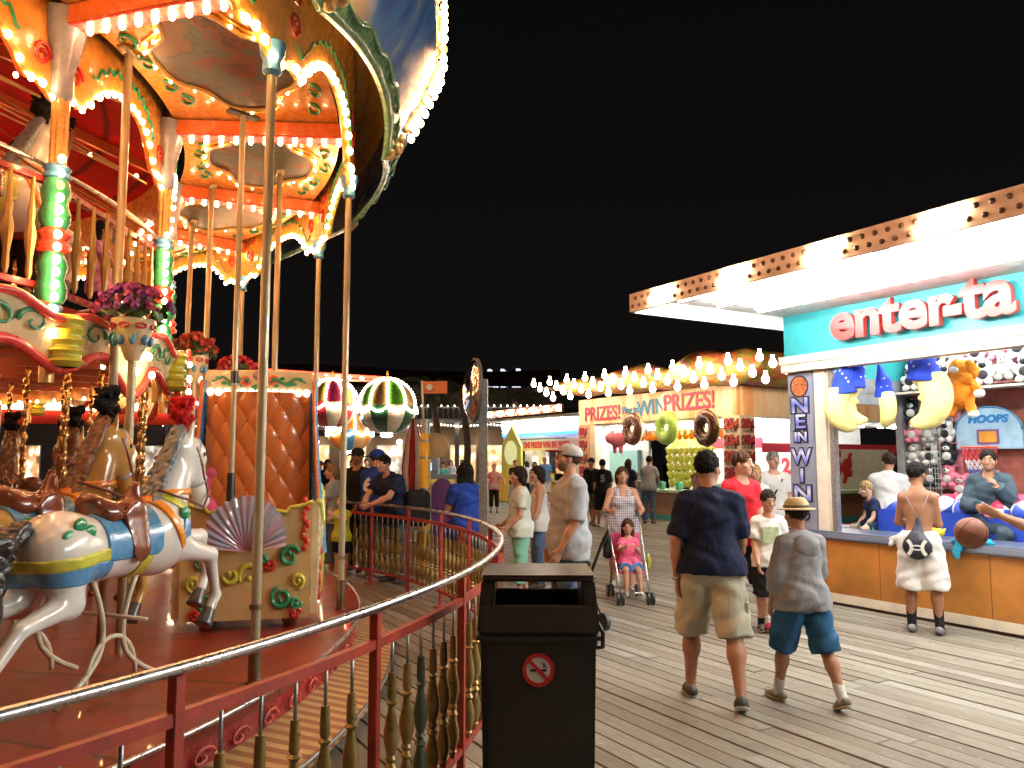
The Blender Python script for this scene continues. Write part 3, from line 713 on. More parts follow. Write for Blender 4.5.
    for sd in (-1, 1): sad.insert(0, ('u', Cone((.03, sd * .14, 1.00), (.03, sd * .185, .82), .10, .075, (Y, .22)), .03))
    smesh('saddle', T(sdf(sad, h)), mat('glossy_saddle', (.26, .07, .035), .2, var=.4, coat=.6), rt)
    b = MB()
    for sd in (-1, 1):
        b.ball((.735 * s, sd * .070 * s, 1.37 * s), .021 * s, 8, 6)
        b.ball((.875 * s, sd * .035 * s, 1.08 * s), .008 * s, 6, 5)
    b.build('eye', paint('black_gloss', (.01, .01, .01), .08), bo, True)
    b = MB()
    for sd in (-1, 1): b.tube([Vector((.84, sd * .06, 1.12)) * s, Vector((.72, sd * .10, 1.02)) * s, Vector((.5, sd * .14, 1.08)) * s, Vector((.28, sd * .08, 1.15)) * s], .009 * s, 6)
    b.build('reins', paint('bridle_brown', (.16, .05, .03), .3), rt, True)
    pl = [('u', Cone((.62, 0, 1.50), (.60, 0, 1.62), .035, .05))]
    for i in range(30):
        th = rnd.random() * 6.28; q = rnd.random(); zz = 1.56 + .15 * q
        pl.append(('u', Cone((.60, 0, zz), (.60 + .06 * cos(th), .055 * sin(th), zz + .03), .032, .024), .006))
    smesh('plume', T(sdf(pl, h * .7, wob=.009, wf=85)), plume_m, rt)
    if stand:
        b = MB()
        for sd in ((-1, 1) if pole else (1,)):
            y = sd * -.02
            for x0, sg in ((-.16, 1), (.20, -1)):
                b.tube([Vector((x0 + sg * (.10 * sin(t / 10 * pi)) + (-sg * .22) * max(0, (t - 6) / 4) ** 2, y, .66 - .64 * t / 10)) * s for t in range(11)], .016 * s, 8)
            b.tube([Vector((.02 + .20 * cos(R(t)), y, .06 + .26 * sin(R(t)))) * s for t in range(0, 181, 12)], .014 * s, 8)
        b.tube([Vector((-.05, -.3, .44)) * s, Vector((.05, .3, .44)) * s], .012 * s, 8)
        b.build('bentwood_stand', paint('ivory_stand', (.72, .66, .48), .3), rt, True)
    if pole is not None:
        b = MB(); b.cyl((0.05, 0, -.02), (.05, 0, pole), .022, None, 12); b.build('brass_pole', mat('brass', (.72, .46, .18), .22, .9), rt, 'auto')
    return rt
WH = paint('horse_white', (.74, .74, .70), .18, coat=.6, var=.06)
hw = horse('carousel_horse', CC + Vector((5.86, -1.36, PF)), R(76), 'white carousel horse with grey mane, red plume and blue flank cloth, nearest the fence', WH,
           paint('mane_silver', (.22, .27, .34), .35, var=.4, scale=30), cloth('plume_red', (.62, .015, .02), .3, .8), P_BLU, paint('tail_black', (.015, .014, .016), .4), s=.96)
ht = horse('carousel_horse', CC + Vector((5.34, -1.30, PF)), R(77), 'tan carousel horse with brown mane and black plume, behind the white one', paint('horse_tan', (.55, .33, .09), .18, coat=.6),
           paint('mane_brown', (.20, .085, .04), .3, var=.4, scale=30), cloth('plume_black', (.01, .01, .011), .2, .8), P_BLU, paint('tail_black', (.015, .014, .016), .4), skirt=False, s=1.0)
hu = horse('carousel_horse', CC + Vector((4.42, -.62, DECK)), R(80), 'white carousel horse with black plume behind the railing of the upper deck', WH, paint('mane_silver', (.30, .32, .35), .3), cloth('plume_black', (.01, .01, .011), .2, .8), P_LIME, paint('mane_silver', (.3, .32, .35), .3), False, 1.0, False, pole=1.9, h=.02)
for r_, a_, lb in ((4.35, 8, 'tan carousel horse under the upper deck, half hidden by the nearer horses'), (3.7, 24, 'tan carousel horse deepest under the upper deck, close to the gilded centre drum'),
    (5.55, 36, 'tan carousel horse on the far side of the platform beyond the chariot'), (4.6, 47, 'tan carousel horse on the far inner row past the pink-shirted girl'), (5.9, 62, 'farthest tan carousel horse near the far edge of the platform')):
    c = copy_tree(ht); [bpy.data.objects.remove(k_) for k_ in KIDS(c) if k_.name.startswith('bentwood')]; c.location = CC + pol(r_, a_, PF); c.rotation_euler = (0, 0, R(a_ + 90)); c['label'] = lb
# ---------------------------------------------------------------- chariot
ch = empty('chariot', (-2.13, 6.66, PF), R(13), 'cream carousel chariot with tall orange tufted back and a seashell on its front', 'chariot'); ch.scale = (.88, 1, .98)
def tuft(x, z):
    p, q = x / .20 + z / .30, x / .20 - z / .30
    return (abs(sin(pi * p)) * abs(sin(pi * q))) ** .36
b = MB()
def bk(u, v):
    z = .62 + 1.28 * v; w = .50 - .02 * v; x = (u * 2 - 1) * w; y = .38 - .10 * cos(x * 2.6) - .10 * v
    return (x, y - .026 * tuft(x, z), z)
b.sheet(90, 110, bk)
bk_o = b.build('tufted_backrest', mat('orange_vinyl', (.62, .19, .05), .28, var=.10, bump=.1, bscale=90, coat=.3), ch, True)
b = MB()
for i in range(-3, 4):
    for j in range(3, 14):
        for o in (0, .5):
            x = (i + o) * .20; z = (j + o) * .30 / 2 * 1 if False else (j * .15)
            p, q = x / .20 + z / .30, x / .20 - z / .30
            if abs(p - round(p)) < .01 and abs(q - round(q)) < .01 and abs(x) < .47 and .66 < z < 1.88:
                y = .38 - .10 * cos(x * 2.6) - .10 * (z - .62) / 1.28; b.ball((x, y - .004, z), .011, 7, 5)
b.build('buttons', mat('orange_button', (.40, .09, .02), .3), bk_o, True)
b = MB(); b.strip(16, lambda t: ((-.53 + 1.06 * t, .40, .1), (-.53 + 1.06 * t, .52, .1), (-.50 + 1.0 * t, .42, 2.06), (-.50 + 1.0 * t, .36, 2.06))); b.build('back_shell', P_BLU, ch)
capm = MB(); capm.strip(24, lambda t: ((-.53 + 1.06 * t, .22, 1.90), (-.53 + 1.06 * t, .42, 1.90), (-.50 + 1.0 * t, .42, 2.10 - .02 * abs(t - .5)), (-.50 + 1.0 * t, .25, 2.10 - .02 * abs(t - .5))))
cp = capm.build('top_rail', P_CRM, ch, bevel=.012)
mpc = lambda x, z: Vector((x, .235 - .0 + (z - 1.9) * .15 - .02, z))
b = MB()
for sg in (-1, 1):
    b.tube([mpc(sg * (.10 + .34 * t / 12), 1.985 + .025 * sin(t * .9) + .03 * t / 12) for t in range(13)], [.022 - .0012 * t for t in range(13)], 6)
    for t in range(2, 12, 2): b.ball(mpc(sg * (.10 + .34 * t / 12), 1.985 + .04 * sin(t * 2)), .02, 6, 5, (1.5, .5, .8))
b.ball(mpc(0, 1.94), .05, 8, 6, (1.6, .4, .6)); b.build('leaf_carving', P_GRN, cp, True)
b = MB()
for sg in (-1, 1): scroll2(b, mpc, sg * .13, 2.0, .045, 1.5, 0, sg, .016)
b.ball(mpc(0, 2.03), .035, 8, 6, (1, .5, 1)); b.build('rosette_carving', P_PINK, cp, True)
b = MB(); b.ball(mpc(0, 2.05), .055, 10, 7, (1.2, .5, .9)); b.build('crest_carving', paint('lilac', (.38, .22, .42)), cp, True)
b = MB()
for i in range(13): b.lathe([(.001, 0), (.034, .006), (.030, .014)], (-.45 + .075 * i, .215, 1.895), 10, (0, -1, 0))
b.build('white_scallops', emit('scallop_white_glow', (1, .85, .65), 2.2), cp)  # white carving with emission added; the scallops are no lamps
for sg in (-1, 1):       # side wings of the back
    b = MB(); b.strip(20, lambda t: ((sg * (.50 + .10 * (1 - t)), .16 - .10 * (1 - t) ** 2, .5 + 1.5 * t), (sg * (.55 + .13 * (1 - t) ** 1.5), .20, .5 + 1.5 * t), (sg * (.54 + .12 * (1 - t) ** 1.5), .44, .5 + 1.5 * t), (sg * .49, .42, .5 + 1.5 * t)))
    w = b.build('side_wing', P_BLU, ch)
    b = MB(); b.tube([(sg * (.52 + .11 * (1 - t / 16) ** 1.5), .17 - .05 * (1 - t / 16), .5 + 1.5 * t / 16) for t in range(17)], .020, 6); b.build('wing_edge', P_ORG, w, True)
    b = MB(); b.strip(20, lambda t: ((sg * .54, -.46 + .9 * t, .10), (sg * .60, -.46 + .9 * t, .10), (sg * (.60 + .05 * sin(t * pi)), -.46 + .9 * t, .98 - .26 * sin(t * pi) + .10 * t), (sg * .54, -.46 + .9 * t, .98 - .26 * sin(t * pi) + .10 * t)))
    sp = b.build('side_panel', P_CRM, ch)
    b = MB(); b.tube([(sg * (.60 + .03 * sin(t / 20 * pi)), -.46 + .9 * t / 20, .98 - .26 * sin(t / 20 * pi) + .10 * t / 20) for t in range(21)], .028, 6)
    b.tube([(sg * .62, .40 + .05 * sin(t * .3), .12 + .07 * t) for t in range(14)], [.045 - .02 * abs(t - 7) / 7 for t in range(14)], 8); b.build('side_moulding', P_LIME, sp, True)
    b = MB(); mps = lambda y, z: Vector((sg * .615, y, z))
    for i in range(6): scroll2(b, mps, -.30 + .02 * i, .22 + .12 * i, .05, 1.3, i, 1, .014)
    for i in range(4): scroll2(b, mps, .02, .24 + .12 * i, .05, 1.3, i, -1, .013)
    b.build('side_carving', P_RED, sp, True)
# front panel with seashell
b = MB()
def ftop(x): return .97 + .035 * cos(x * 9) - .04 * (abs(x) < .34)
b.strip(40, lambda t: ((-.53 + 1.06 * t, -.50, .08), (-.53 + 1.06 * t, -.44, .08), (-.55 + 1.1 * t, -.42, ftop(-.55 + 1.1 * t)), (-.55 + 1.1 * t, -.47, ftop(-.55 + 1.1 * t))))
fp = b.build('front_panel', mat('paint_chariot_cream', (.66, .48, .22), .3, var=.1, coat=.4), ch)
mpf = lambda x, z: Vector((x, -.50 + .03 * (z - .08) / .9 - .010, z))
b = MB(); b.tube([mpf(-.55 + 1.1 * t / 40, ftop(-.55 + 1.1 * t / 40)) for t in range(41)], .018, 6); b.build('panel_edging', P_LIME, fp, True)
b = MB()
NS = 17
def shell_pt(u, v):
    th = R(8 + 164 * u); Rr = (.29 + .12 * sin(th) + .010 * cos(u * NS * 2 * pi)) * v + .02
    rib = .5 + .5 * cos(u * NS * 2 * pi); zz = .075 * sin(min(1, v * 1.05) * pi * .62) * (.90 + .10 * rib) + .004 * rib
    c = Vector((.0, 0, .60)); return Vector((Rr * cos(th) * 1.02, -.51 - .03 - zz + .0, .60 + Rr * sin(th) * 1.0))
b.sheet(140, 20, shell_pt)
def shell_build(nt, bs, src):
    tc = nt.nodes.new('ShaderNodeTexCoord'); mp = nt.nodes.new('ShaderNodeMapping'); nt.links.new(tc.outputs['Object'], mp.inputs[0]); mp.inputs['Location'].default_value = (0, 0, -.60)
    g = nt.nodes.new('ShaderNodeSeparateXYZ'); nt.links.new(mp.outputs[0], g.inputs[0])
    at = nt.nodes.new('ShaderNodeMath'); at.operation = 'ARCTAN2'; nt.links.new(g.outputs[2], at.inputs[0]); nt.links.new(g.outputs[0], at.inputs[1])
    ml = nt.nodes.new('ShaderNodeMath'); ml.operation = 'MULTIPLY'; ml.inputs[1].default_value = 2.2; nt.links.new(at.outputs[0], ml.inputs[0])
    pp = nt.nodes.new('ShaderNodeMath'); pp.operation = 'PINGPONG'; pp.inputs[1].default_value = .5; nt.links.new(ml.outputs[0], pp.inputs[0])
    c = ramp(nt, pp.outputs[0], [(.1, (.30, .36, .52)), (.45, (.46, .36, .48))])
    vl = nt.nodes.new('ShaderNodeVectorMath'); vl.operation = 'LENGTH'; nt.links.new(mp.outputs[0], vl.inputs[0])
    return _mix(nt, c, (.50, .16, .20), ramp(nt, vl.outputs['Value'], [(.53, 1), (.63, 0)]))
so = b.build('seashell', mat('shell_paint', (.3, .3, .5), .12, build=shell_build, coat=.8), fp, True)
for m, lst in ((P_GRN, [(.36, .55, .09, 1.2, pi * .1, 1), (.30, .24, .09, 1.4, pi * .6, 1), (.42, .20, .05, 1.2, 0, -1), (-.38, .52, .08, 1.2, pi * .9, -1), (-.32, .22, .09, 1.4, pi * .4, -1), (.12, .52, .05, 1, 0, 1)]),
               (P_LIME, [(.04, .42, .10, .9, pi * 1.2, -1), (.43, .36, .06, 1.3, pi * 1.5, 1), (-.42, .36, .06, 1.3, pi * 1.5, -1), (-.12, .42, .07, .9, pi, 1)]),
               (P_RED, [(.42, .12, .045, 1.4, 0, 1), (-.40, .12, .045, 1.4, pi, -1), (.20, .50, .05, 1, pi, 1)])):
    b = MB()
    for cx, cz, r, tn, a0, sg in lst: scroll2(b, mpf, cx, cz, r, tn, a0, sg, .019)
    b.build('panel_scrollwork', m, fp, True)
b = MB()
for i in range(9): b.ball(mpf(.485 + .02 * sin(i * 2), .62 + .045 * i), .03, 7, 5, (.8, .5, 1.1))
b.build('acanthus_leaf', P_RED, fp, True)
b = MB(); b.b2((-.50, -.42, .08), (.50, .42, .14)); b.b2((-.50, .0, .14), (.50, .38, .62)); b.b2((-.40, -.3, 0), (-.3, .3, .08)); b.b2((.3, -.3, 0), (.4, .3, .08)); b.build('seat', mat('orange_vinyl', (.56, .14, .025), .28), ch, bevel=.01)
b = MB(); b.cyl((-.20, -.06, .62), (-.20, -.06, CEIL - PF), .027, None, 16); po = b.build('chariot_pole', P_POLE, ch, 'auto')
b = MB(); b.cyl((-.20, -.06, .9), (-.20, -.06, 1.20), .042, .036, 16); b.build('pole_collar', mat('black_rubber', (.02, .02, .02), .4), po, 'auto')
b = MB(); b.cyl((-.20, -.06, 1.95), (-.20, -.06, 2.05), .035, None, 16); b.box((-.20, -.06, CEIL - PF - .03), (.30, .09, .02), (0, 0, .5)); b.build('pole_fitting', mat('black_rubber', (.02, .02, .02), .4), po, 'auto')
# ---------------------------------------------------------------- flower pots
def flowers(loc, s, label, cols, pole_h):
    rt = empty('flower_pot', loc, 0, label, 'flower pot', 'flower pots on the carousel')
    rnd = random.Random(int(loc[0] * 100)); b = MB()
    b.lathe([(.045, 0), (.06, .02), (.10, .12), (.15, .26), (.17, .30), (.17, .33), (.15, .33), (.14, .28)], (0, 0, 0), 20)
    for v in range(len(b.V)): b.V[v] = tuple(Vector(b.V[v]) * s)
    b.build('pot', P_CRM, rt, 'auto')
    b = MB()
    for i in range(8):
        th = 2 * pi * i / 8; b.tube([Vector(((.155 + .008) * cos(th + .25 * cos(t * .6)), (.163) * sin(th + .25 * cos(t * .6)), .27 + .018 * sin(t * .6))) * s for t in range(11)], .010 * s, 5)
    b.build('pot_swag', P_RED, rt, True); b = MB()
    for i in range(8):
        th = 2 * pi * (i + .5) / 8; b.ball(Vector((.125 * cos(th), .125 * sin(th), .16)) * s, .028 * s, 7, 5, (1, 1, 1.6))
    b.build('pot_drops', P_BLU, rt, True)
    b = MB()
    for i in range(170):
        th = rnd.random() * 6.28; ph = rnd.random() * 1.45; rr = .27 * rnd.uniform(.75, 1.05); c = Vector((rr * cos(th) * cos(ph), rr * sin(th) * cos(ph), .33 + .24 * sin(ph) * rnd.uniform(.7, 1))) * s
        d = (c - Vector((0, 0, .3 * s))).normalized(); x, y, _ = basis(d + Vector((rnd.uniform(-.5, .5), rnd.uniform(-.5, .5), -.3))); w = .055 * s * rnd.uniform(.6, 1.2)
        b.add([c - x * w, c + y * w * .6, c + x * w, c - y * w * .6], [(0, 1, 2, 3)])
    b.build('leaves', mat('flower_leaves', (.06, .14, .03), .5, var=.5, scale=20), rt)
    for ci, col in enumerate(cols):
        b = MB()
        for i in range(34):
            th = rnd.random() * 6.28 if ci else rnd.uniform(-2.6, .6); ph = rnd.uniform(.1, 1.4); rr = .29 * rnd.uniform(.85, 1.05); c = Vector((rr * cos(th) * cos(ph), rr * sin(th) * cos(ph), .35 + .26 * sin(ph))) * s
            for k in range(9):
                d = Vector((rnd.gauss(0, 1), rnd.gauss(0, 1), rnd.gauss(0, 1))).normalized(); x, y, _ = basis(d); q = c + d * .028 * s; w = .022 * s
                b.add([q - x * w, q + y * w, q + x * w, q - y * w], [(0, 1, 2, 3)])
        b.build('blossoms', mat('blossom_%d_%d' % (int(col[0] * 100), int(col[2] * 100)), col, .7, var=.3, scale=30), rt)
    if pole_h: b = MB(); b.cyl((0, 0, .01), (0, 0, -pole_h), .028, None, 12); b.build('pot_stand', P_POLE, rt, 'auto')
flowers((-2.62, 5.48, 2.38), .86, 'cream pot of purple and pink flowers on a pole by the upper deck', [(.30, .06, .36), (.55, .08, .22)], 2.38 - PF)
flowers((-3.38, 8.45, 2.52), .85, 'cream pot of orange and red flowers on a slim pole', [(.65, .16, .08), (.60, .05, .09)], 2.52 - PF)
flowers((-3.12, 9.0, 2.28), .95, 'pot of red flowers showing above the orange chariot back', [(.70, .03, .05), (.65, .08, .10)], 2.28 - PF)
# ---------------------------------------------------------------- railing round the carousel
FC = Vector((-8.06, 6.1, 0)); RF = 7.98
fen = empty('fence', FC, 0, 'curved red fence with gold balusters and chrome handrail round the carousel', 'fence')
M_FRED = mat('paint_fence_red', (.40, .045, .03), .42, var=.3, scale=10, bump=.1, bscale=60, coat=.1)
b = MB(); b.tube([pol(RF, a, 1.09) for a in np.arange(-52, 84, 1.2)], .019, 14)
b.build('handrail', M_CHROME, fen, True)
for z, w, h_ in ((.95, .030, .038), (.18, .030, .032)):
    b = MB(); N = 110
    b.strip(N, lambda t: (pol(RF - w / 2, -52 + 136 * t, z - h_ / 2), pol(RF + w / 2, -52 + 136 * t, z - h_ / 2), pol(RF + w / 2, -52 + 136 * t, z + h_ / 2), pol(RF - w / 2, -52 + 136 * t, z + h_ / 2)))
    b.build('rail', M_FRED, fen)
step = 7.5; pa = [-20.0 + step * k for k in range(-4, 14)]
for i, a in enumerate(pa):
    b = MB(); b.box(pol(RF, a, .535), (.038, .038, 1.07), (0, 0, R(a))); b.box(pol(RF, a, .008), (.14, .12, .016), (0, 0, R(a)))
    b.build('post', M_FRED, fen, bevel=.003)
def baluster(a, m):
    c = MB(); p = pol(RF, a, 0); c.m = 0
    prof = [(.008, .80), (.016, .80), (.019, .76), (.020, .70), (.015, .685), (.027, .675), (.015, .66), (.019, .63), (.033, .56), (.034, .52), (.018, .46), (.025, .445), (.015, .43), (.028, .41), (.016, .395), (.022, .375), (.033, .33), (.034, .29), (.018, .235), (.024, .225), (.016, .205), (.016, .18)]
    c.lathe([(r, z) for r, z in prof][::-1], p, 12)
    o = c.build('baluster', m, fen, 'auto')
    c = MB(); c.cyl(p + Vector((0, 0, .79)), p + Vector((0, 0, .95)), .007, None, 8); c.build('rod', M_STEEL, o, True)
M_BAL = mat('gold_olive_baluster', (.34, .24, .08), .28, .45, var=.3, scale=12); M_BALG = mat('green_baluster', (.10, .14, .10), .35, .4)
nb = 0
for i, a in enumerate(pa[:-1]):
    for j in range(6 if i > 3 else 5):
        n_ = 6 if i > 3 else 5
        if nb >= 98: break
        if a + step * (j + 1) / (n_ + 1) < -40: continue
        baluster(a + step * (j + 1) / (n_ + 1), M_BALG if (i, j) in ((4, 2),) else M_BAL); nb += 1
es = G(455, 555, 0); 
sg = empty('exit_sign', FC + pol(RF + .03, 20.5, .86), R(20.5 + 180), 'small red and pink EXIT sign with an arrow hung on the red fence', 'sign')
b = MB(); b.box((0, 0, 0), (.012, .30, .20)); b.build('sign_board', mat('sign_pink', (.72, .30, .26), .4), sg, bevel=.004)
text('EXIT', .12, mat('sign_red', (.5, .03, .03), .5), sg, frame((.009, .04, .01), (0, -1, 0), (0, 0, 1)) @ Matrix.Rotation(0, 4, 'Z'), 'lettering', .002, .003)
b = MB(); b.prism([(-.03, .012), (0, .012), (0, .03), (.04, 0), (0, -.03), (0, -.012), (-.03, -.012)], lambda x, y, d: (d, -.10 - x, y + .01), .006, .011); b.build('arrow', mat('sign_red', (.5, .03, .03), .5), sg)
sg.rotation_euler = (0, 0, R(20.5 + 180)); 
# ---------------------------------------------------------------- bin
bn = empty('trash_can', (.125, 4.00, 0), R(-1), 'tall dark brown plastic trash can with a no smoking sticker beside the red fence', 'trash can')
M_BIN = mat('dark_brown_plastic', (.024, .019, .015), .46, var=.35, bump=.3, bscale=160, scale=3)
b = MB(); b.box((0, 0, .45), (.50, .44, .90), taper=1.07); b.build('bin_body', M_BIN, bn, bevel=.03)
b = MB(); b.box((0, 0, .885), (.57, .51, .05)); b.build('bin_rim', M_BIN, bn, bevel=.015)
M_LID = mat('brown_lid_plastic', (.045, .032, .026), .35, var=.25, bump=.2, bscale=150)
b = MB()
P0, P1 = .91, 1.14
for sx in (-1, 1):
    b.prism([(-.25, P0), (.25, P0), (.215, P1), (-.215, P1), (-.205, 1.09), (-.14, 1.0), (-.25, .98)] if False else [(-.25, P0), (.25, P0), (.21, P1), (-.21, P1)], lambda x, y, d: (sx * (.255 - .02 * (y - P0) / .23) + d * sx, x, y), -.035, .028)
b.b2((-.27, -.255, P0), (.27, -.235, 1.035)); b.b2((-.27, .235, P0), (.27, .255, 1.035))
lid = b.build('lid_hood', M_LID, bn, bevel=.008)
b = MB(); b.box((0, 0, P1 + .012), (.54, .46, .030)); b.build('lid_top', mat('worn_lid_top', (.05, .028, .022), .38, var=.4, bump=.15, bscale=120), bn, bevel=.013)
b = MB(); b.sheet(24, 14, lambda u, v: (-.25 + .5 * u, -.22 + .44 * v, .93 + .025 * sin(u * 9) * sin(v * 7 + u * 4))); b.build('bin_liner', mat('green_liner', (.01, .035, .03), .3), bn, True)
b = MB(); b.tube([(.28, -.05, .93), (.31, -.08, .88), (.315, -.02, .80), (.29, .04, .78), (.28, .05, .84)], .011, 8); b.build('liner_loop', mat('black_bag', (.012, .012, .014), .3), bn, True)
mps = lambda x, y, d: (x + .0, -.2345 - d, y + .745)
def disc(r, r2=0, n=40):
    return [(r * cos(2 * pi * i / n), r * sin(2 * pi * i / n)) for i in range(n)]
b = MB(); b.prism(disc(.072), mps, .004, .0075); st = b.build('sticker', mat('sticker_white', (.75, .75, .74), .35), bn)
b = MB(); n = 40
b.V = []; 
for i in range(n):
    for r in (.056, .074):
        for d in (.008, .0095): b.V.append(mps(r * cos(2 * pi * i / n), r * sin(2 * pi * i / n), d))
for i in range(n):
    j = (i + 1) % n; b.F += [(i * 4 + 1, i * 4 + 3, j * 4 + 3, j * 4 + 1), (i * 4 + 2, j * 4 + 2, j * 4 + 3, i * 4 + 3), (i * 4, i * 4 + 1, j * 4 + 1, j * 4)]
b.M = [0] * len(b.F)
b.prism([(-.046, .034), (-.034, .046), (.046, -.034), (.034, -.046)], mps, .0105, .012)
b.build('ban_ring', mat('sticker_red', (.58, .02, .02), .35), st)
b = MB(); b.prism([(-.038, -.006), (.036, -.006), (.036, .004), (-.038, .004)], mps, .008, .0098)
b.tube([mps(.02 + .008 * sin(t), .012 + .006 * t * .8, .0085) for t in range(6)], .0018, 4); b.tube([mps(.032 + .006 * sin(t + 1), .010 + .006 * t * .7, .0085) for t in range(6)], .0018, 4)
b.build('cigarette', mat('sticker_black', (.015, .015, .02), .4), st)
# ---------------------------------------------------------------- convex mirror on its post
mp_ = empty('mirror_post', (-.305, 8.55, 0), 0, 'grey square steel post carrying a round convex mirror, behind the fence', 'mirror post')
b = MB(); b.box((0, 0, 1.28), (.09, .09, 2.56)); b.box((0, 0, .01), (.22, .22, .02)); b.build('post', M_STEEL, mp_, bevel=.006)
b = MB(); mc = Vector((-.10, -.06, 2.44)); md = Vector((-.97, -.26, .02)); b.lathe([(.33 * cos(R(t)), .10 * sin(R(t))) for t in range(0, 90, 9)], mc, 36, md); b.build('mirror_dome', mat('mirror', (.85, .85, .85), .04, 1, var=.05), mp_, 'auto')
b = MB(); b.lathe([(.30, -.03), (.345, -.02), (.345, .015), (.325, .02)], mc, 36, md); b.cyl(mc, (0, 0, 2.44), .02, None, 8); b.build('mirror_rim', mat('dark_rim', (.10, .08, .07), .4), mp_, 'auto')
# ---------------------------------------------------------------- game booth on the right (local x along the front toward the camera, y into the booth)
XV = -DV; ROT = atan2(XV.y, XV.x)
def inframe(x, y): return Vector((XV.x * x + NV.x * y, XV.y * x + NV.y * y, 0))
OA = Vector((3.50, 10.16, 0))
P_TEAL = paint('teal_fascia', (.03, .33, .36), .4, coat=0); P_CRMW = paint('cream_trim', (.78, .70, .56), .45, coat=0)
P_WHT = paint('white_board', (.80, .80, .78), .45, coat=0)
M_TUBE = emit('fluorescent_tube', (1, .98, .93), 72); M_TUBE2 = emit('cool_tube', (.86, .94, 1), 22)
ba = empty('game_booth', OA, ROT, 'basketball game booth with teal sign board, white canopy and orange counter on the right', 'game booth')
LA = 11.0
b = MB(); b.b2((0, 0, .13), (LA, .05, .76)); b.b2((0, .05, .13), (.05, .95, .76))
cn = b.build('counter', mat('orange_counter', (.50, .20, .035), .45, var=.3, scale=2.2, coat=.1, bump=.1), ba)
b = MB()
for x_ in (1.22, 2.44, 3.66, 4.88, 6.1): b.b2((x_ - .004, -.002, .14), (x_ + .004, .004, .755))
for x_ in np.arange(.15, 6.5, .61):
    for z_ in (.19, .70): b.lathe([(.007, 0), (.005, .003)], (x_, -.001, z_), 8, (0, -1, 0))
b.build('panel_joint', mat('joint_dark', (.16, .06, .015), .6), cn)
b = MB(); b.b2((-.012, -.012, .035), (LA, .045, .135)); b.b2((-.012, .045, .035), (.045, .95, .135)); b.build('kick_board', P_CRMW, cn, bevel=.004)
b = MB(); b.b2((-.02, .005, 0), (LA, .04, .035)); b.build('kick_shadow', mat('shadow_brown', (.05, .02, .012), .8), cn)  # dark strip standing in for the shadow line below the kick board
def pad_build(nt, bs, src):
    n = noise(nt, 1, 2, (0.2, 46, 1)); return _mix(nt, src, (.30, .33, .40), _scale(nt, ramp(nt, n.outputs[0], [(.52, 0), (.6, 1)]), .5))
b = MB(); b.b2((-.05, -.05, .76), (LA, .62, .855)); b.b2((-.05, .62, .76), (.5, 1.05, .855)); b.build('counter_pad', mat('navy_vinyl', (.035, .055, .12), .35, build=pad_build), cn, bevel=.02)
b = MB(); b.b2((.05, .62, .70), (LA, 2.38, .80)); b.build('raised_floor', mat('grey_blue_carpet', (.10, .14, .22), .8, bump=.3, bscale=120), ba)
# sign post at the corner
b = MB(); b.b2((.0, .02, .80), (.38, .12, 2.80)); po = b.build('corner_post', mat('post_lilac', (.26, .28, .36), .4, var=.2, scale=2), ba, bevel=.01)
def ball_build(nt, bs, src): return src
b = MB(); b.lathe([(.125, 0), (.125, .008)], (.19, .02, 2.62), 28, (0, -1, 0)); b.build('basketball_picture', mat('sign_basketball', (.75, .20, .05), .4, var=.3), po)
b = MB(); b.tube([(.19 + .13 * cos(t * pi / 16), .008, 2.62 + .13 * sin(t * pi / 16)) for t in range(32)], .010, 5, True)
b.tube([(.07, .008, 2.62), (.19, .006, 2.65), (.31, .008, 2.62)], .004, 4); b.tube([(.19, .008, 2.50), (.17, .006, 2.62), (.19, .008, 2.74)], .004, 4)
for sgn in (-1, 1): b.tube([(.19 + sgn * .09, .008, 2.54), (.19 + sgn * .04, .006, 2.62), (.19 + sgn * .09, .008, 2.70)], .004, 4)
b.build('ball_outline', mat('sign_navy', (.01, .012, .04), .4), po)
def grad_build(nt, bs, src):
    tc = nt.nodes.new('ShaderNodeTexCoord'); g = nt.nodes.new('ShaderNodeSeparateXYZ'); nt.links.new(tc.outputs['Object'], g.inputs[0])
    m = nt.nodes.new('ShaderNodeMath'); m.operation = 'MULTIPLY'; m.inputs[1].default_value = 4.2; nt.links.new(g.outputs[2], m.inputs[0])
    p = nt.nodes.new('ShaderNodeMath'); p.operation = 'PINGPONG'; p.inputs[1].default_value = .5; nt.links.new(m.outputs[0], p.inputs[0])
    return ramp(nt, p.outputs[0], [(0, (.10, .16, .52)), (.25, (.30, .34, .72)), (.5, (.62, .62, .78))])
M_GRAD = mat('blue_gradient_letter', rough=.35, build=grad_build)
for s, z, sz in (('N', 2.37, .26), ('E', 2.17, .24), ('IN', 1.98, .17), ('W', 1.73, .28), ('I', 1.50, .24), ('N', 1.28, .26), ('S', 1.05, .26)):
    wdt = 1.4 if s in 'NES' else 1.0 if s == 'W' else 1.15
    text(s, sz, mat('sign_navy', (.01, .012, .04), .4), po, frame((.19, .012, z), (1, 0, 0), (0, 0, 1)), 'letter_outline', .004, .022, sx=wdt)
    text(s, sz, M_GRAD, po, frame((.19, .004, z), (1, 0, 0), (0, 0, 1)), 'letter', .004, .004, sx=wdt)
b = MB(); b.b2((.40, .02, .80), (.56, .14, 2.80)); b.b2((.56, .05, .80), (.59, .11, 2.80)); b.build('jamb', P_CRMW, ba, bevel=.004)
b = MB(); b.b2((.60, .03, .80), (.66, .11, 2.80)); b.build('shutter_track', M_STEEL, ba)
b = MB(); b.b2((-.03, -.06, 2.80), (LA, .14, 2.90)); b.b2((-.05, -.08, 2.90), (LA, .14, 3.0)); b.build('beam', P_CRMW, ba, bevel=.005)
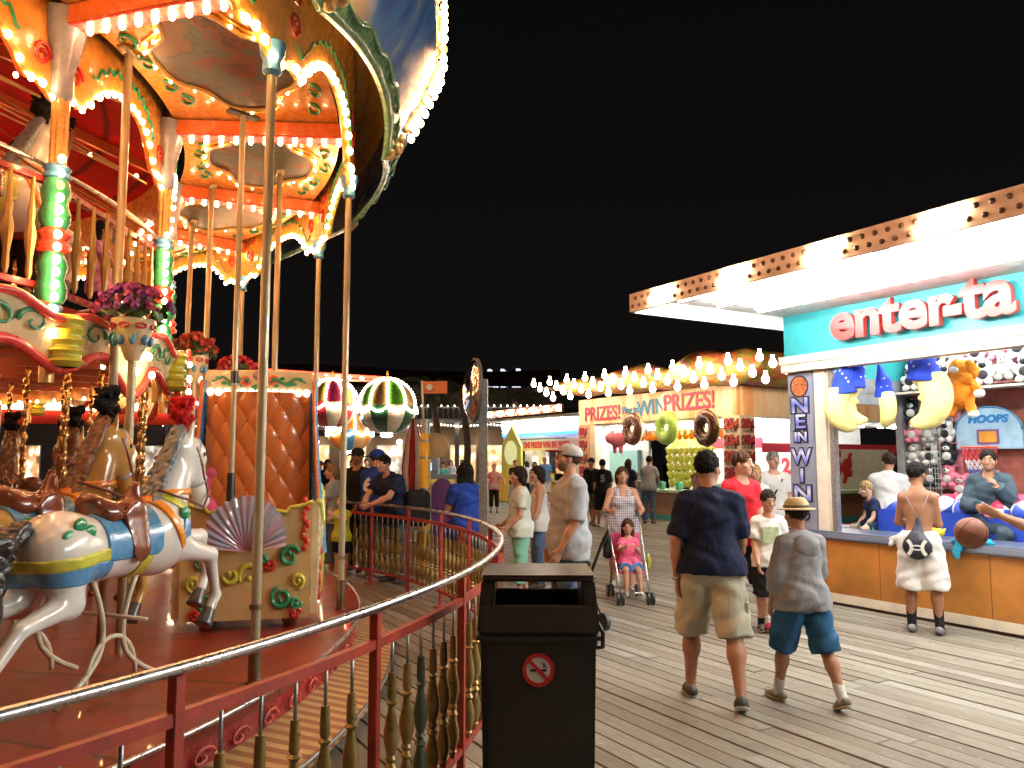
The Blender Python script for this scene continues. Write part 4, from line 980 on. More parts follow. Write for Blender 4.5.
b = MB(); b.b2((0, -.02, 3.0), (LA, .06, 3.56)); b.b2((0, .06, 3.0), (.08, 2.6, 3.56)); b.b2((0, .06, 2.80), (.08, 2.6, 3.0)); sgn_o = b.build('sign_board', P_TEAL, ba)
M_LET = mat('coral_letter', (.60, .035, .03), .35); M_LETS = mat('coral_letter_side', (.45, .05, .05), .4)
text('enter', .60, M_LET, sgn_o, frame((.80, -.12, 3.30), (1, 0, 0), (0, 0, 1)), 'lettering', .035, .020, 'LEFT', sx=1.15, space=.98)
text('ta', .66, M_LET, sgn_o, frame((2.38, -.12, 3.33), (1, 0, 0), (0, 0, 1)), 'lettering', .035, .022, 'LEFT', sx=1.05, space=.98)
text('-', .56, M_LET, sgn_o, frame((2.19, -.115, 3.28), (1, 0, 0), (0, 0, 1)), 'hyphen', .03, .030, 'LEFT', sx=1.0)
b = MB(); b.b2((-.02, -2.45, 3.52), (LA, .3, 3.56)); b.b2((-.02, .3, 3.52), (LA, 2.8, 3.60))
b.b2((-.02, -2.45, 3.35), (.01, -.03, 3.52)); cnp = b.build('canopy', P_WHT, ba)
def perf_build(nt, bs, src): return src
b = MB(); b.b2((-.025, -2.50, 3.36), (LA, -2.455, 3.565)); fa = b.build('canopy_fascia', mat('tan_pink_metal', (.72, .53, .46), .42, .1), ba)
sd = MB(); sd.lathe([(.024, 0), (.020, .012), (.008, .020)], (0, 0, 0), 8, (0, -1, 0)); dark_me = None
lit = MB(); lit.lathe([(.020, 0), (.030, .018), (.026, .040), (.010, .052)], (0, 0, 0), 10, (0, -1, 0)); lit_me = None
M_DARKB = mat('unlit_bulb', (.12, .05, .035), .3); nbk = 0; rest = MB()
for i in range(88):
    for j in range(2):
        x = .03 + i * .115 + (.055 if j else 0); z = 3.42 + j * .085
        L = (i % 9) in (3, 4, 5)
        if nbk >= 100:
            if not L: rest.lathe([(.022, 0), (.008, .020)], (x, -2.50, z), 6, (0, -1, 0))
            else: rest.m = 1; rest.lathe([(.026, 0), (.026, .03), (.010, .05)], (x, -2.50, z), 7, (0, -1, 0)); rest.m = 0
            continue
        nbk += 1
        if L:
            if lit_me is None: o = lit.build('lit_bulb', M_BULBX, fa, True); lit_me = o.data
            else: o = bpy.data.objects.new('lit_bulb', lit_me); COL.objects.link(o); o.parent = fa
        else:
            if dark_me is None: o = sd.build('unlit_bulb', M_DARKB, fa, True); dark_me = o.data
            else: o = bpy.data.objects.new('unlit_bulb', dark_me); COL.objects.link(o); o.parent = fa
        o.location = (x, -2.50, z)
tag(rest.build('bulb_row', [M_DARKB, M_BULBX], fa, True), kind='stuff')
for v, z in ((-.85, 3.47), (-1.5, 3.47), (-2.1, 3.47)):
    for u0 in (.35, 2.95, 5.55, 8.15):
        b = MB(); b.cyl((u0, v, z), (u0 + 2.4, v, z), .019, None, 10); tb = b.build('canopy_tube', M_TUBE, ba, True)
        b = MB(); b.b2((u0 - .04, v - .04, z + .022), (u0 + 2.44, v + .04, z + .048)); b.build('tube_batten', P_WHT, tb)
b = MB(); b.b2((.10, 2.40, .0), (LA, 2.50, 3.5)); bw = b.build('back_wall', mat('brick_red_wall', (.36, .10, .065), .75, var=.3, scale=14, bump=.2), ba)
b = MB(); b.b2((.10, 2.36, 2.62), (LA, 2.40, 2.70)); b.b2((.10, 2.02, 2.60), (LA, 2.39, 2.63)); b.build('prize_shelf', P_CRMW, bw)
b = MB(); b.b2((.02, .14, 2.60), (.08, 2.4, 2.80)); b.b2((.0, 2.2, .8), (.10, 2.50, 2.80)); b.b2((.02, .9, 2.45), (.07, 2.2, 2.60)); b.build('side_frame', mat('grey_frame', (.34, .36, .38), .4, .3), ba, bevel=.004)
for u0 in (.5, 3.1, 5.7):
    for v in (.9, 1.8):
        b = MB(); b.cyl((u0, v, 3.40), (u0 + 2.4, v, 3.40), .019, None, 10); b.build('ceiling_tube', M_TUBE, ba, True)
b = MB()         # corner net
for i in range(12):
    b.tube([(.14 + .045 * i, 2.30 - .01 * i, .82), (.14 + .045 * i, 2.30 - .01 * i, 2.55)], .004, 4)
for i in range(26): b.tube([(.12, 2.31, .84 + i * .068), (.68, 2.18, .84 + i * .068)], .003, 4)
b.build('corner_net', mat('white_net', (.62, .62, .58), .7), ba)
# hoop, bin of balls
hp = empty('basketball_hoop', OA + inframe(1.22, 2.32) + Vector((0, 0, 2.10)), ROT, 'small pale blue backboard lettered HOOPS with a red and white net on the back wall', 'basketball hoop')
out = [(-.42, -.26)] + [(-.42 * cos(R(t)), -.02 + .30 * sin(R(t))) for t in range(0, 181, 12)] + [(.42, -.26)]
b = MB(); b.prism(out, lambda x, y, d: (x, d, y), -.02, .02); bb_ = b.build('backboard', mat('backboard_blue', (.42, .66, .82), .35), hp, bevel=.004)
b = MB(); b.tube([(x * 1.0, -.024, y) for x, y in out[1:-1]], .012, 5); b.build('backboard_edge', P_BLU, bb_, True)
text('HOOPS', .13, mat('hoops_blue', (.02, .22, .55), .4), bb_, frame((0, -.024, .12), (1, 0, 0), (0, 0, 1)), 'lettering', .003, .008, sx=1.15, shear=.2)
b = MB(); b.b2((-.14, -.030, -.20), (.14, -.021, -.01)); q = b.build('target_square', mat('target_purple', (.20, .10, .30), .4), bb_); b = MB(); b.b2((-.11, -.034, -.175), (.11, -.0305, -.035)); b.build('target_fill', mat('target_orange', (.85, .38, .05), .4), q)
b = MB(); b.tube([(.20 * cos(t * pi / 12), -.24 + .20 * sin(t * pi / 12), -.24) for t in range(24)], .011, 6, True); b.bar((0, -.02, -.24), (0, -.06, -.24), .05); b.build('rim', mat('rim_orange', (.8, .12, .04), .4), hp, True)
for nm, z0, z1, m in (('net', -.25, -.40, mat('net_red', (.75, .06, .08), .6)), ('net', -.40, -.52, mat('net_white', (.8, .8, .8), .6)), ('net', -.52, -.60, mat('net_blue', (.05, .12, .5), .6))):
    b = MB()
    for i in range(16):
        for sgn in (-1, 1):
            pts = []
            for t in range(5):
                z = z0 + (z1 - z0) * t / 4; f = (-.25 - z) / .35; r = .20 - .09 * f; th = 2 * pi * i / 16 + sgn * f * 1.3; pts.append((r * cos(th), -.24 + r * sin(th), z))
            b.tube(pts, .0045, 4)
    b.build(nm, m, hp)
bc = empty('ball_bin', OA + inframe(1.42, 1.15) + Vector((0, 0, .80)), ROT, 'blue cloth-sided bin full of red, white and blue balls inside the booth', 'ball bin')
b = MB(); b.b2((-.75, -.38, 0), (1.1, -.34, .30)); b.b2((-.75, .34, 0), (1.1, .38, .30)); b.b2((-.75, -.34, 0), (-.71, .34, .30)); b.b2((1.06, -.34, 0), (1.1, .34, .30)); b.b2((-.71, -.34, .02), (1.06, .34, .10))
b.build('bin_cloth', cloth('royal_blue', (.02, .06, .42), .2), bc, bevel=.008)
def rwb_build(nt, bs, src):
    tc = nt.nodes.new('ShaderNodeTexCoord'); g = nt.nodes.new('ShaderNodeSeparateXYZ'); nt.links.new(tc.outputs['Object'], g.inputs[0])
    at = nt.nodes.new('ShaderNodeMath'); at.operation = 'ARCTAN2'; nt.links.new(g.outputs[1], at.inputs[0]); nt.links.new(g.outputs[0], at.inputs[1])
    m = nt.nodes.new('ShaderNodeMapRange'); m.inputs[1].default_value = -pi; m.inputs[2].default_value = pi; nt.links.new(at.outputs[0], m.inputs[0])
    r = ramp(nt, m.outputs[0], [(0, (.70, .03, .10)), (.25, (.75, .75, .78)), (.5, (.04, .10, .50)), (.75, (.75, .75, .78))])
    return r
M_RWB = mat('red_white_blue_ball', rough=.35, build=rwb_build); MATS['red_white_blue_ball'].node_tree.nodes
for n_ in M_RWB.node_tree.nodes:
    if n_.type == 'VALTORGB' and len(n_.color_ramp.elements) == 4: n_.color_ramp.interpolation = 'CONSTANT'
sb = MB(); sb.ball((0, 0, 0), .12, 18, 12); bme = None; rnd = random.Random(9)
for i in range(8):
    for j in range(3):
        p = OA + inframe(1.42 - .62 + i * .215 + (.1 if j % 2 else 0), 1.15 - .22 + j * .21) + Vector((0, 0, 1.12 + .05 * rnd.random() + (.02 * j)))
        if bme is None: o = sb.build('play_ball', M_RWB, None, True); bme = o.data
        else: o = bpy.data.objects.new('play_ball', bme); COL.objects.link(o)
        o.location = p; o.rotation_euler = (rnd.random() * 6, rnd.random() * 6, rnd.random() * 6)
        tag(o, 'red, white and blue play ball lying in the blue bin', 'ball', 'balls in the blue bin')
# plush prizes
M_PY = cloth('plush_yellow', (.85, .76, .30), .1, .6); M_PB = cloth('plush_blue', (.02, .05, .48), .15, .6); M_PO = cloth('plush_orange', (.85, .26, .02), .15, .6); M_PW = cloth('plush_white', (.8, .78, .72), .1, .6)
def moon(p, label, flip=1, rz=0, s=1.0):
    rt = empty('moon_plush', p, ROT + rz, label, 'plush toy', 'moon plush prizes on the booth beam')
    ops = []
    N = 12
    for i in range(N):
        a0, a1 = R(68 - 172 * i / N), R(68 - 172 * (i + 1) / N)
        w = lambda f: .025 + .115 * sin(pi * min(1, .30 + f * .68)) ** .8
        ops.append(('u', Cone((flip * (.21 * cos(a0) - .04), 0, .24 * sin(a0)), (flip * (.21 * cos(a1) - .04), 0, .24 * sin(a1)), w(i / N), w((i + 1) / N), ((0, 1, 0), .8)), .03))
    ops += [('u', Cone((flip * .10, 0, .03), (flip * .0, 0, .0), .05, .03), .03), ('u', Ell((flip * .06, 0, -.08), (.05, .05, .03)), .03)]
    ops.append(('i', Half((0, 0, 1), (0, 0, .24))))
    V, F = sdf(ops, .014); smesh('moon_body', (V * s, F), M_PY, rt)
    V, F = sdf([('u', Cone((flip * .06, 0, .14), (flip * .02, 0, .38), .185, .120, ((0, 1, 0), .85))), ('u', Cone((flip * .02, 0, .38), (flip * -.14, 0, .70), .115, .02), .05), ('i', Half((-flip * .12, 0, -1), (0, 0, .17)))], .013)
    ht_ = smesh('nightcap', (V * s, F), M_PB, rt)
    b = MB(); rnd = random.Random(3)
    for i in range(16):
        z = rnd.uniform(.22, .58); f = (z - .14) / .56; r = (.185 - .12 * f); th = -rnd.random() * 3.14; c = Vector((flip * (.06 - .06 * f - .14 * max(0, f - .4)) + r * cos(th), r * .85 * sin(th), z)); d = Vector((cos(th), sin(th), .3)).normalized(); x, y, _ = basis(d)
        b.prism([(.016 * (1 if k % 2 else .45) * cos(k * pi / 5), .016 * (1 if k % 2 else .45) * sin(k * pi / 5)) for k in range(10)], lambda a, c2, e: (c + x * a + y * c2 + d * e) * s, .0, .006)
    b.build('star', M_PW, ht_)
    b = MB(); b.cyl(Vector((-flip * .13, 0, .62)) * s, (-flip * .08 * s, 0, 2.86 - p[2]), .004, None, 5); b.build('cord', M_STEEL, rt)
    return rt
for (px, py, dv, lb, fl, rz, s) in ((848, 407, .05, 'small moon plush in a starry blue cap, leftmost under the beam beside the corner post', -1, 1.2, .85), (857, 402, -.14, 'moon plush facing right with an upright pointed blue cap, second from the corner post', -1, .5, .82), (884, 408, .12, 'smallest moon plush, half hidden between two larger ones', 1, -.6, .68), (921, 398, -.22, 'largest moon plush with its long crescent chin pointing left', 1, .0, 1.02)):
    Y = 9.5 if px < 900 else 9.0; moon(W(px, py, Y), lb, fl, rz, s * 1.12)
pp = W(962, 386, 8.9); rt = empty('dog_plush', pp, ROT, 'orange shaggy dog plush hanging beside the largest moon plush', 'plush toy')
rnd = random.Random(4); ops = [('u', Cone((0, 0, -.12), (0, 0, .10), .12, .10)), ('u', Ell((-.02, 0, .20), (.11, .10, .10)), .03)]
for i in range(16): ops.append(('u', Ell((rnd.uniform(-.13, .13), rnd.uniform(-.09, .09), rnd.uniform(-.22, .26)), (.055, .05, .06)), .02))
for sx in (-1, 1): ops += [('u', Cone((sx * .06, 0, -.14), (sx * .12, -.04, -.30), .055, .05), .02), ('u', Cone((sx * .1, 0, .05), (sx * .2, -.05, -.05), .045, .04), .02), ('u', Cone((sx * .09, 0, .26), (sx * .13, 0, .12), .035, .04), .02)]
smesh('dog_body', sdf(ops, .013, wob=.006, wf=70), M_PO, rt)
smesh('muzzle', sdf([('u', Ell((-.02, -.10, .18), (.05, .05, .04))), ('u', Ell((.14, -.05, -.32), (.06, .05, .04))), ('u', Ell((.22, -.06, -.10), (.06, .05, .05)))], .012), M_PW, rt)
def blob_prize(seed, m1, m2, parent_name='plush_prize'):
    rnd = random.Random(seed); o = [('u', Ell((0, 0, 0), (.10, .07, .09))), ('u', Ell((0, -.01, .11), (.075, .065, .065)), .03)]
    for sx in (-1, 1): o += [('u', Ell((sx * .06, 0, .17), (.028, .02, .035)), .015), ('u', Ell((sx * .09, -.03, .02), (.035, .035, .05)), .015), ('u', Ell((sx * .055, -.05, -.08), (.04, .045, .035)), .015)]
    rt = empty(parent_name); smesh('toy_body', sdf(o, .014), m1, rt)
    smesh('toy_face', sdf([('u', Ell((0, -.055, .10), (.045, .035, .035))), ('u', Ell((0, -.06, 0), (.06, .02, .055)))], .013), m2, rt)
    b = MB(); b.ball((-.028, -.068, .135), .011, 6, 5); b.ball((.028, -.068, .135), .011, 6, 5); b.ball((0, -.092, .108), .012, 6, 5); b.build('toy_eyes', paint('black_gloss', (.01, .01, .01), .08), rt, True)
    b = MB(); b.b2((-.13, -.02, -.13), (.13, .08, -.115)); b.b2((-.13, .075, -.13), (.13, .085, .20)); b.build('prize_tray', mat('prize_card', (.78, .30, .36), .5), rt)
    return rt
M_PK = cloth('plush_pink', (.80, .22, .30), .1, .5); M_BK = cloth('plush_black', (.02, .02, .025), .1, .5); M_GY = cloth('plush_grey', (.4, .38, .36), .1, .5)
kinds = [blob_prize(1, M_PW, M_BK), blob_prize(2, M_BK, M_PW), blob_prize(3, M_PK, M_PW), blob_prize(4, M_GY, M_PW)]
KL = ['white plush toy with a black face on the red back wall', 'black plush toy with a white face on the red back wall', 'pink plush toy with a white face on the red back wall', 'grey plush toy with a white face on the red back wall']
for k_, l_ in zip(kinds, KL): tag(k_, l_, 'plush toy', 'plush prizes on the red wall')
used = [0] * 4
def place(ki, loc, rz, sc=1.0, lab=None, grp=None):
    o = kinds[ki] if not used[ki] else copy_tree(kinds[ki]); used[ki] = 1
    o.location = loc; o.rotation_euler = (0, 0, rz); o.scale = (sc,) * 3
    if lab: o['label'] = lab; o['group'] = grp
    return o
slots = []
for c_ in range(3):
    for r_ in range(4): slots.append((.18 + .24 * c_ + .03, 2.30, 1.45 + .30 * r_))
slots += [(1.9 + .26 * i, 2.30, 1.45 + .3 * j) for i in range(3) for j in range(4)] + [(.85, 2.3, 1.32), (1.15, 2.3, 1.36)]
slots2 = [(.3 + .25 * i, 2.18, 2.78 + .04 * (i % 2)) for i in range(11)] + [(.4 + .26 * i, 2.24, 3.08) for i in range(10)]
for i, (u, v, z) in enumerate(slots): place((i * 7 + i // 4) % 4, OA + inframe(u, v) + Vector((0, 0, z)), ROT + .1 * sin(i * 3), 1.05)
SL = ['white plush toy with a black face on the shelf under the canopy lights', 'black plush toy with a white face on the shelf under the canopy lights', 'pink plush toy with a white face on the shelf under the canopy lights', 'grey plush toy with a white face on the shelf under the canopy lights']
for i, (u, v, z) in enumerate(slots2): ki = [0, 3, 0, 2][i % 4]; place(ki, OA + inframe(u, v) + Vector((0, 0, z)), ROT, 1.2, SL[ki], 'plush prizes on the shelf')
# ---------------------------------------------------------------- prizes booth (middle)
OB = Vector((5.84, 20.5, 0)); 
def fabric_build(nt, bs, src):
    n = noise(nt, .55, 4, (1, 1, 3)); n.inputs['Distortion'].default_value = 2.2
    return ramp(nt, n.outputs[0], [(.36, (.12, .11, .02)), (.43, (.36, .05, .025)), (.47, (.36, .14, .05)), (.51, (.14, .17, .02)), (.56, (.30, .24, .05)), (.60, (.20, .07, .16)), (.66, (.32, .05, .03))])
bb = empty('prize_booth', OB, ROT, 'prizes booth with a billowing multicoloured canopy, big warm bulbs and doughnut decorations', 'game booth')
LB, DB = 7.0, 9.0
def sunburst(nt, bs, src):
    n = noise(nt, .8, 2, (3, 3, .6)); return ramp(nt, n.outputs[0], [(.35, (.85, .40, .20)), (.5, (.88, .66, .45)), (.62, (.90, .80, .62)), (.75, (.86, .48, .28))])
M_SUN = mat('orange_burst_board', rough=.5, build=sunburst)
b = MB(); b.b2((-LB, -.10, 2.84), (.0, .02, 3.66)); sb_ = b.build('sign_board', M_SUN, bb); b = MB(); b.b2((-.02, .02, 2.84), (.10, DB, 3.66)); b.build('side_sign_board', M_SUN, bb)
text('PRIZES!', .62, mat('sign_magenta', (.48, .05, .14), .5), sb_, frame((-5.7, -.12, 3.15), (1, 0, 0), (0, 0, 1)), 'lettering', .01, .012, sx=.95)
text('PRIZES!', .66, mat('sign_magenta', (.48, .05, .14), .5), sb_, frame((-1.75, -.12, 3.28), (1, 0, 0), (0, 0, 1)), 'lettering', .01, .012, sx=.95)
text('Play to', .29, mat('sign_blue', (.03, .22, .5), .5), sb_, frame((-4.28, -.12, 3.2), (1, 0, 0), (0, 0, 1)), 'lettering', .01, .008)
text('WIN', .60, mat('sign_blue', (.03, .22, .5), .5), sb_, frame((-3.32, -.12, 3.22), (1, .03, .05), (0, 0, 1)), 'lettering', .01, .014)
b = MB(); b.prism([(.26 * cos(t), .34 * sin(t)) for t in [i * pi / 12 for i in range(24)]], lambda x, y, d: (-2.72 + x, d, 3.28 + y), -.115, -.10); bl = b.build('burst_badge', P_WHT, sb_)
text('!', .55, mat('sign_red2', (.7, .05, .04), .5), bl, frame((-2.72, -.125, 3.28), (1, 0, 0), (0, 0, 1)), 'lettering', .004, .02)
M_25 = mat('price_red', (.55, .03, .05), .5); M_25D = mat('price_black', (.05, .01, .02), .5)
def price(parent, o, x, s, n=4, dz=.42, z0=2.62, sub=True):
    for i in range(n):
        for mm, oo, ff in ((M_25D, .0, .028), (M_25, -.006, .012)):
            P = Vector(o) + Vector((0, 0, z0 - i * dz)); nn = Vector(x).cross(Vector((0, 0, 1)))
            text('25¢', .25 * s, mm, parent, frame(P + nn * (.008 - oo), x, (0, 0, 1)), 'price', .003, ff, sx=1.05)
        if sub: text('TO PLAY', .085 * s, M_25D, parent, frame(P + nn * .008 + Vector((0, 0, -.19)), x, (0, 0, 1)), 'lettering', .003, .001)
b = MB(); b.b2((-.48, -.12, 0), (.12, .40, 2.84)); pb = b.build('pillar', paint('pillar_cream', (.75, .62, .50), .5, coat=0), bb)
price(pb, (-.18, -.125, 0), (1, 0, 0), 1.3, 6); price(pb, (.125, .15, 0), (0, 1, 0), 1.15, 6)
b = MB(); b.b2((-LB, -.12, 0), (-LB + .55, .2, 2.84)); pb = b.build('pillar', paint('pillar_orange', (.78, .42, .25), .5, coat=0), bb); price(pb, (-LB + .26, -.125, 0), (1, 0, 0), 1.1, 6)
b = MB(); b.b2((-LB + .56, -.08, 0), (-LB + .86, .2, 2.84)); b.build('pillar', P_CRMW, bb)
b = MB(); b.b2((-LB + .86, -.05, .14), (-.48, .05, .78)); b.b2((.02, .40, .14), (.12, DB, .78)); cb = b.build('counter', mat('striped_counter', (.40, .20, .10), .5, var=.4, stretch=(1, 1, 12)), bb)
b = MB(); b.b2((-LB + .86, -.06, 0), (-.48, .04, .14)); b.b2((.03, .40, 0), (.13, DB, .14)); b.build('counter_base', P_TEAL, cb)
b = MB(); b.b2((-LB + .86, -.20, .78), (-.48, .55, .86)); b.b2((-.45, .40, .78), (.28, DB, .86)); b.build('counter_top', mat('pale_green_top', (.45, .62, .42), .35), cb)
b = MB(); b.b2((-LB + .2, 3.6, 0), (-.3, 3.7, 2.9)); b.b2((-3.2, 3.7, 0), (-3.1, DB, 2.9)); bwl = b.build('back_wall', P_WHT, bb)
b = MB(); b.b2((-LB, .0, 2.78), (.1, DB, 2.84)); b.build('ceiling', P_WHT, bb); b = MB(); b.b2((-LB, .02, 3.60), (.1, DB, 3.64)); b.build('roof', P_DEEP, bb)
for u0 in (-6.2, -3.6, -1.6):
    for v in (.7, 2.2):
        b = MB(); b.cyl((u0, v, 2.72), (u0 + 1.6, v, 2.72), .03, None, 8); b.build('ceiling_tube', M_TUBE, bb, True)
for v in (4.5, 7.0): b = MB(); b.cyl((-1.0, v, 2.72), (-1.0, v + 1.8, 2.72), .03, None, 8); b.build('ceiling_tube', M_TUBE, bb, True)
# red pelmets with the small prices and the wall panels
b = MB(); b.b2((-2.2, 1.1, 2.02), (-.3, 1.14, 2.30)); b.b2((-.35, 1.14, 1.9), (-.32, DB, 2.15)); b.build('red_pelmet', paint('pelmet_red', (.55, .04, .08), .5), bb)
b = MB(); b.b2((-4.0, 1.2, 2.1), (-2.3, 1.24, 2.72)); q = b.build('price_panel', paint('panel_yellow', (.85, .62, .12), .5), bb); text('25', .42, paint('price_orange', (.85, .22, .02)), q, frame((-2.75, 1.19, 2.42), (1, 0, 0), (0, 0, 1)), 'price', .005, .02)
b = MB(); b.b2((-2.0, 3.4, .9), (-.4, 3.45, 1.95)); q = b.build('price_panel', P_WHT, bb); text('25¢', .62, M_25, q, frame((-1.2, 3.38, 1.5), (1, 0, 0), (0, 0, 1)), 'price', .005, .03)
b = MB(); b.b2((-.30, 3.2, .86), (-.27, 6.4, 2.0)); q = b.build('price_panel', P_WHT, bb)
text('25¢', .95, M_25, q, frame((-.255, 4.0, 1.55), (0, 1, 0), (0, 0, 1)), 'price', .005, .05)
# billowing canopy: a thick fabric roof edge with humps
def hump(s):    # s: distance from the corner leftward (0..), returns top height
    return 4.30 - .015 * s + .26 * abs(sin(s * 1.1 + .9)) - .02 * s
def can_pt(u, v, LL=9.2):
    s = -1.2 + (LL + 1.2) * u; x = -s; th = v * 2 * pi
    top = hump(max(s, 0)) ; bot = 3.62 + .02 * s; tp = max(.06, min(1, (LL - s) / 3.2)); cz = (top + bot) / 2 ; hz = (top - bot) / 2 * tp
    if s > 7: cz = bot + .30 + hz * .3 + (s - 7) * .02
    dy = .55 + .25 * sin(s * 2.1); 
    if s < -.3: tq = max(.05, max(0, 1 - ((-.3 - s) / .9) ** 2) ** .5); tp = tq; hz *= tq
    return (x, -.45 + dy * cos(th) * tp, cz + hz * sin(th) * (1 + .12 * sin(3 * th + s * 3)))
b = MB(); b.sheet(90, 20, can_pt); b.sheet(30, 20, lambda u, v: (lambda p, q: (.45 + (p[1] + .45) * min(1, max(.02, 1 - (1 - q / .08) ** 2 if q < .08 else 1) ** .5), q * DB * 1.0 - .6, 4.05 + (p[2] - 4.05) * min(1, max(.02, 1 - (1 - q / .08) ** 2 if q < .08 else 1) ** .5)))(can_pt(0.12, v), u)); b.build('fabric_canopy', mat('marbled_canopy', rough=.5, build=fabric_build, bump=.2, bscale=3), bb, True)
mbulb = MB(); mbulb.ball((0, 0, 0), .085, 10, 8, (1, 1, 1.15)); mbulb.cyl((0, 0, .07), (0, 0, .19), .045, .035, 8); bme = None
rnd = random.Random(2)
pos = []
for g_ in range(11):
    for i in range(4):
        s = 7.9 - g_ * .98 - i * .36; z = 4.24 - .17 * i - .018 * (9 - s)
        if s < 9.0: pos.append((-s, -1.30 + .02 * i, z))
for i in range(7): pos.append((1.9, .6 + i * 1.15, 4.0 - .14 * (i % 3)))
for p in pos:
    if bme is None: o = mbulb.build('bulb', emit('festoon_bulb', (1, .74, .46), 24), bb, True); bme = o.data
    else: o = bpy.data.objects.new('bulb', bme); COL.objects.link(o); o.parent = bb
    o.location = p
# doughnuts
def donut(px, py, Y, label, icing, dough, rz=0, tilt=.2):
    rt = empty('doughnut_sign', W(px, py, Y), ROT + rz, label, 'doughnut', 'giant doughnuts over the prize counter')
    b = MB(); n = 32; mm = 12
    def tor(u, v): a, c = 2 * pi * u, 2 * pi * v; r = .30 + .17 * cos(c); return (r * cos(a), .13 * sin(c), r * sin(a))
    b.sheet(n, mm, tor); d = b.build('dough', dough, rt, True)
    b = MB(); b.sheet(n, 8, lambda u, v: (lambda a, c: ((.30 + (.178 + .008 * sin(a * 9)) * cos(c)) * cos(a), -.015 + .14 * sin(c), (.30 + (.178 + .008 * sin(a * 9)) * cos(c)) * sin(a)))(2 * pi * u, -pi * .97 * v - .05)); ic = b.build('icing', icing, d, True)
    b = MB(); rnd = random.Random(int(px))
    for i in range(60):
        a = rnd.random() * 6.28; c = -rnd.uniform(.5, 2.6); p = Vector(((.30 + .183 * cos(c)) * cos(a), -.015 + .146 * sin(c), (.30 + .183 * cos(c)) * sin(a))); d_ = Vector((rnd.uniform(-1, 1), 0, rnd.uniform(-1, 1))).normalized() * .015; b.bar(p - d_, p + d_, .008)
    b.build('sprinkles', P_WHT, ic); rt.rotation_euler = (0, tilt, ROT + rz); return rt
BR = paint('chocolate', (.13, .04, .02), .3); GI = paint('lime_icing', (.35, .62, .10), .35)
donut(633, 429, 23.2, 'chocolate-iced giant doughnut, furthest left over the prize counter', BR, paint('dough_cream', (.75, .68, .40), .5), -.1)
donut(667, 428, 22.2, 'lime green giant doughnut between the two chocolate ones', GI, paint('dough_lime', (.60, .72, .15), .5), -.1)
donut(707, 428, 20.3, 'chocolate-iced giant doughnut nearest the price pillar', BR, paint('dough_green', (.62, .70, .22), .5), -.1)
# strings of little prizes in the prize booth
gk = empty('banana_plush'); smesh('toy_body', sdf([('u', Cone((-.10, 0, .05), (0, 0, -.05), .05, .07)), ('u', Cone((0, 0, -.05), (.11, 0, .05), .07, .04), .03), ('u', Ell((0, -.03, .06), (.07, .05, .06)), .03)], .02), cloth('plush_lime', (.50, .52, .07), .2, .5), gk)
smesh('toy_face', sdf([('u', Ell((0, -.07, .05), (.04, .02, .03)))], .016), M_PW, gk); b = MB(); b.ball((-.03, -.09, .07), .01, 5, 4); b.ball((.03, -.09, .07), .01, 5, 4); b.build('toy_eyes', paint('black_gloss', (.01, .01, .01), .08), gk)
tag(gk, 'yellow-green plush toy in the rows hung below the doughnuts', 'plush toy', 'yellow-green plush rows'); u_ = False
for r_ in range(5):
    for c_ in range(8):
        o = gk if not u_ else copy_tree(gk); u_ = True
        o.location = OB + inframe(-3.55 + .24 * c_, .75 + .02 * r_) + Vector((0, 0, 1.98 - .24 * r_)); o.rotation_euler = (0, 0, ROT + .2 * sin(r_ * 3 + c_)); o.scale = (1.1,) * 3
ok = empty('hanging_toy'); smesh('toy_body', sdf([('u', Ell((0, 0, 0), (.09, .07, .11))), ('u', Ell((0, -.01, .13), (.07, .06, .06)), .03), ('u', Ell((.08, 0, .02), (.05, .03, .03)), .02), ('u', Ell((-.08, 0, .02), (.05, .03, .03)), .02)], .02), M_PO, ok)
smesh('toy_face', sdf([('u', Ell((0, -.06, .12), (.04, .02, .04)))], .016), M_PW, ok); b = MB(); b.cyl((0, 0, .18), (0, 0, .32), .006, None, 4); b.build('cord', M_STEEL, ok)
tag(ok, 'orange plush toy in the fringe hung from the prize booth ceiling', 'plush toy', 'orange plush fringe'); u_ = False
for c_ in range(22):
    o = ok if not u_ else copy_tree(ok); u_ = True
    o.location = OB + inframe(-5.6 + .24 * c_, .42) + Vector((0, 0, 2.38)); o.rotation_euler = (0, 0, ROT + .4 * sin(c_ * 2)); o.scale = (1.1, 1.1, 1.0)
rt = empty('pink_pig_plush', W(618, 440, 23.6), ROT, 'large pink pig plush hung at the left end of the prize booth', 'plush toy')
smesh('pig_body', sdf([('u', Ell((0, 0, 0), (.28, .24, .22))), ('u', Ell((-.28, -.05, .05), (.18, .16, .16)), .05), ('u', Ell((-.42, -.06, .03), (.07, .07, .07)), .02), ('u', Cone((-.25, -.02, .18), (-.22, 0, .30), .06, .02), .02), ('u', Cone((.12, 0, -.15), (.14, 0, -.34), .07, .06), .02), ('u', Cone((-.15, 0, -.15), (-.16, 0, -.34), .07, .06), .02)], .03), M_PK, rt)
b = MB(); b.ball((-.40, -.16, .10), .02, 6, 5); b.cyl((0, 0, .2), (0, 0, .5), .01, None, 5); b.build('pig_eye', paint('black_gloss', (.01, .01, .01), .08), rt)
for i in range(6):
    b = MB(); b.lathe([(.07, 0), (.10, .02), (.12, .20), (.11, .21)], (0, 0, 0), 12); o = b.build('prize_tub', mat('green_tub', (.10, .45, .28), .4), None, 'auto'); o.location = OB + inframe(-4.6 + i * .72, .1) + Vector((0, 0, .86)); tag(o, 'green plastic tub on the counter of the prizes booth', 'tub', 'green tubs on the prize counter')
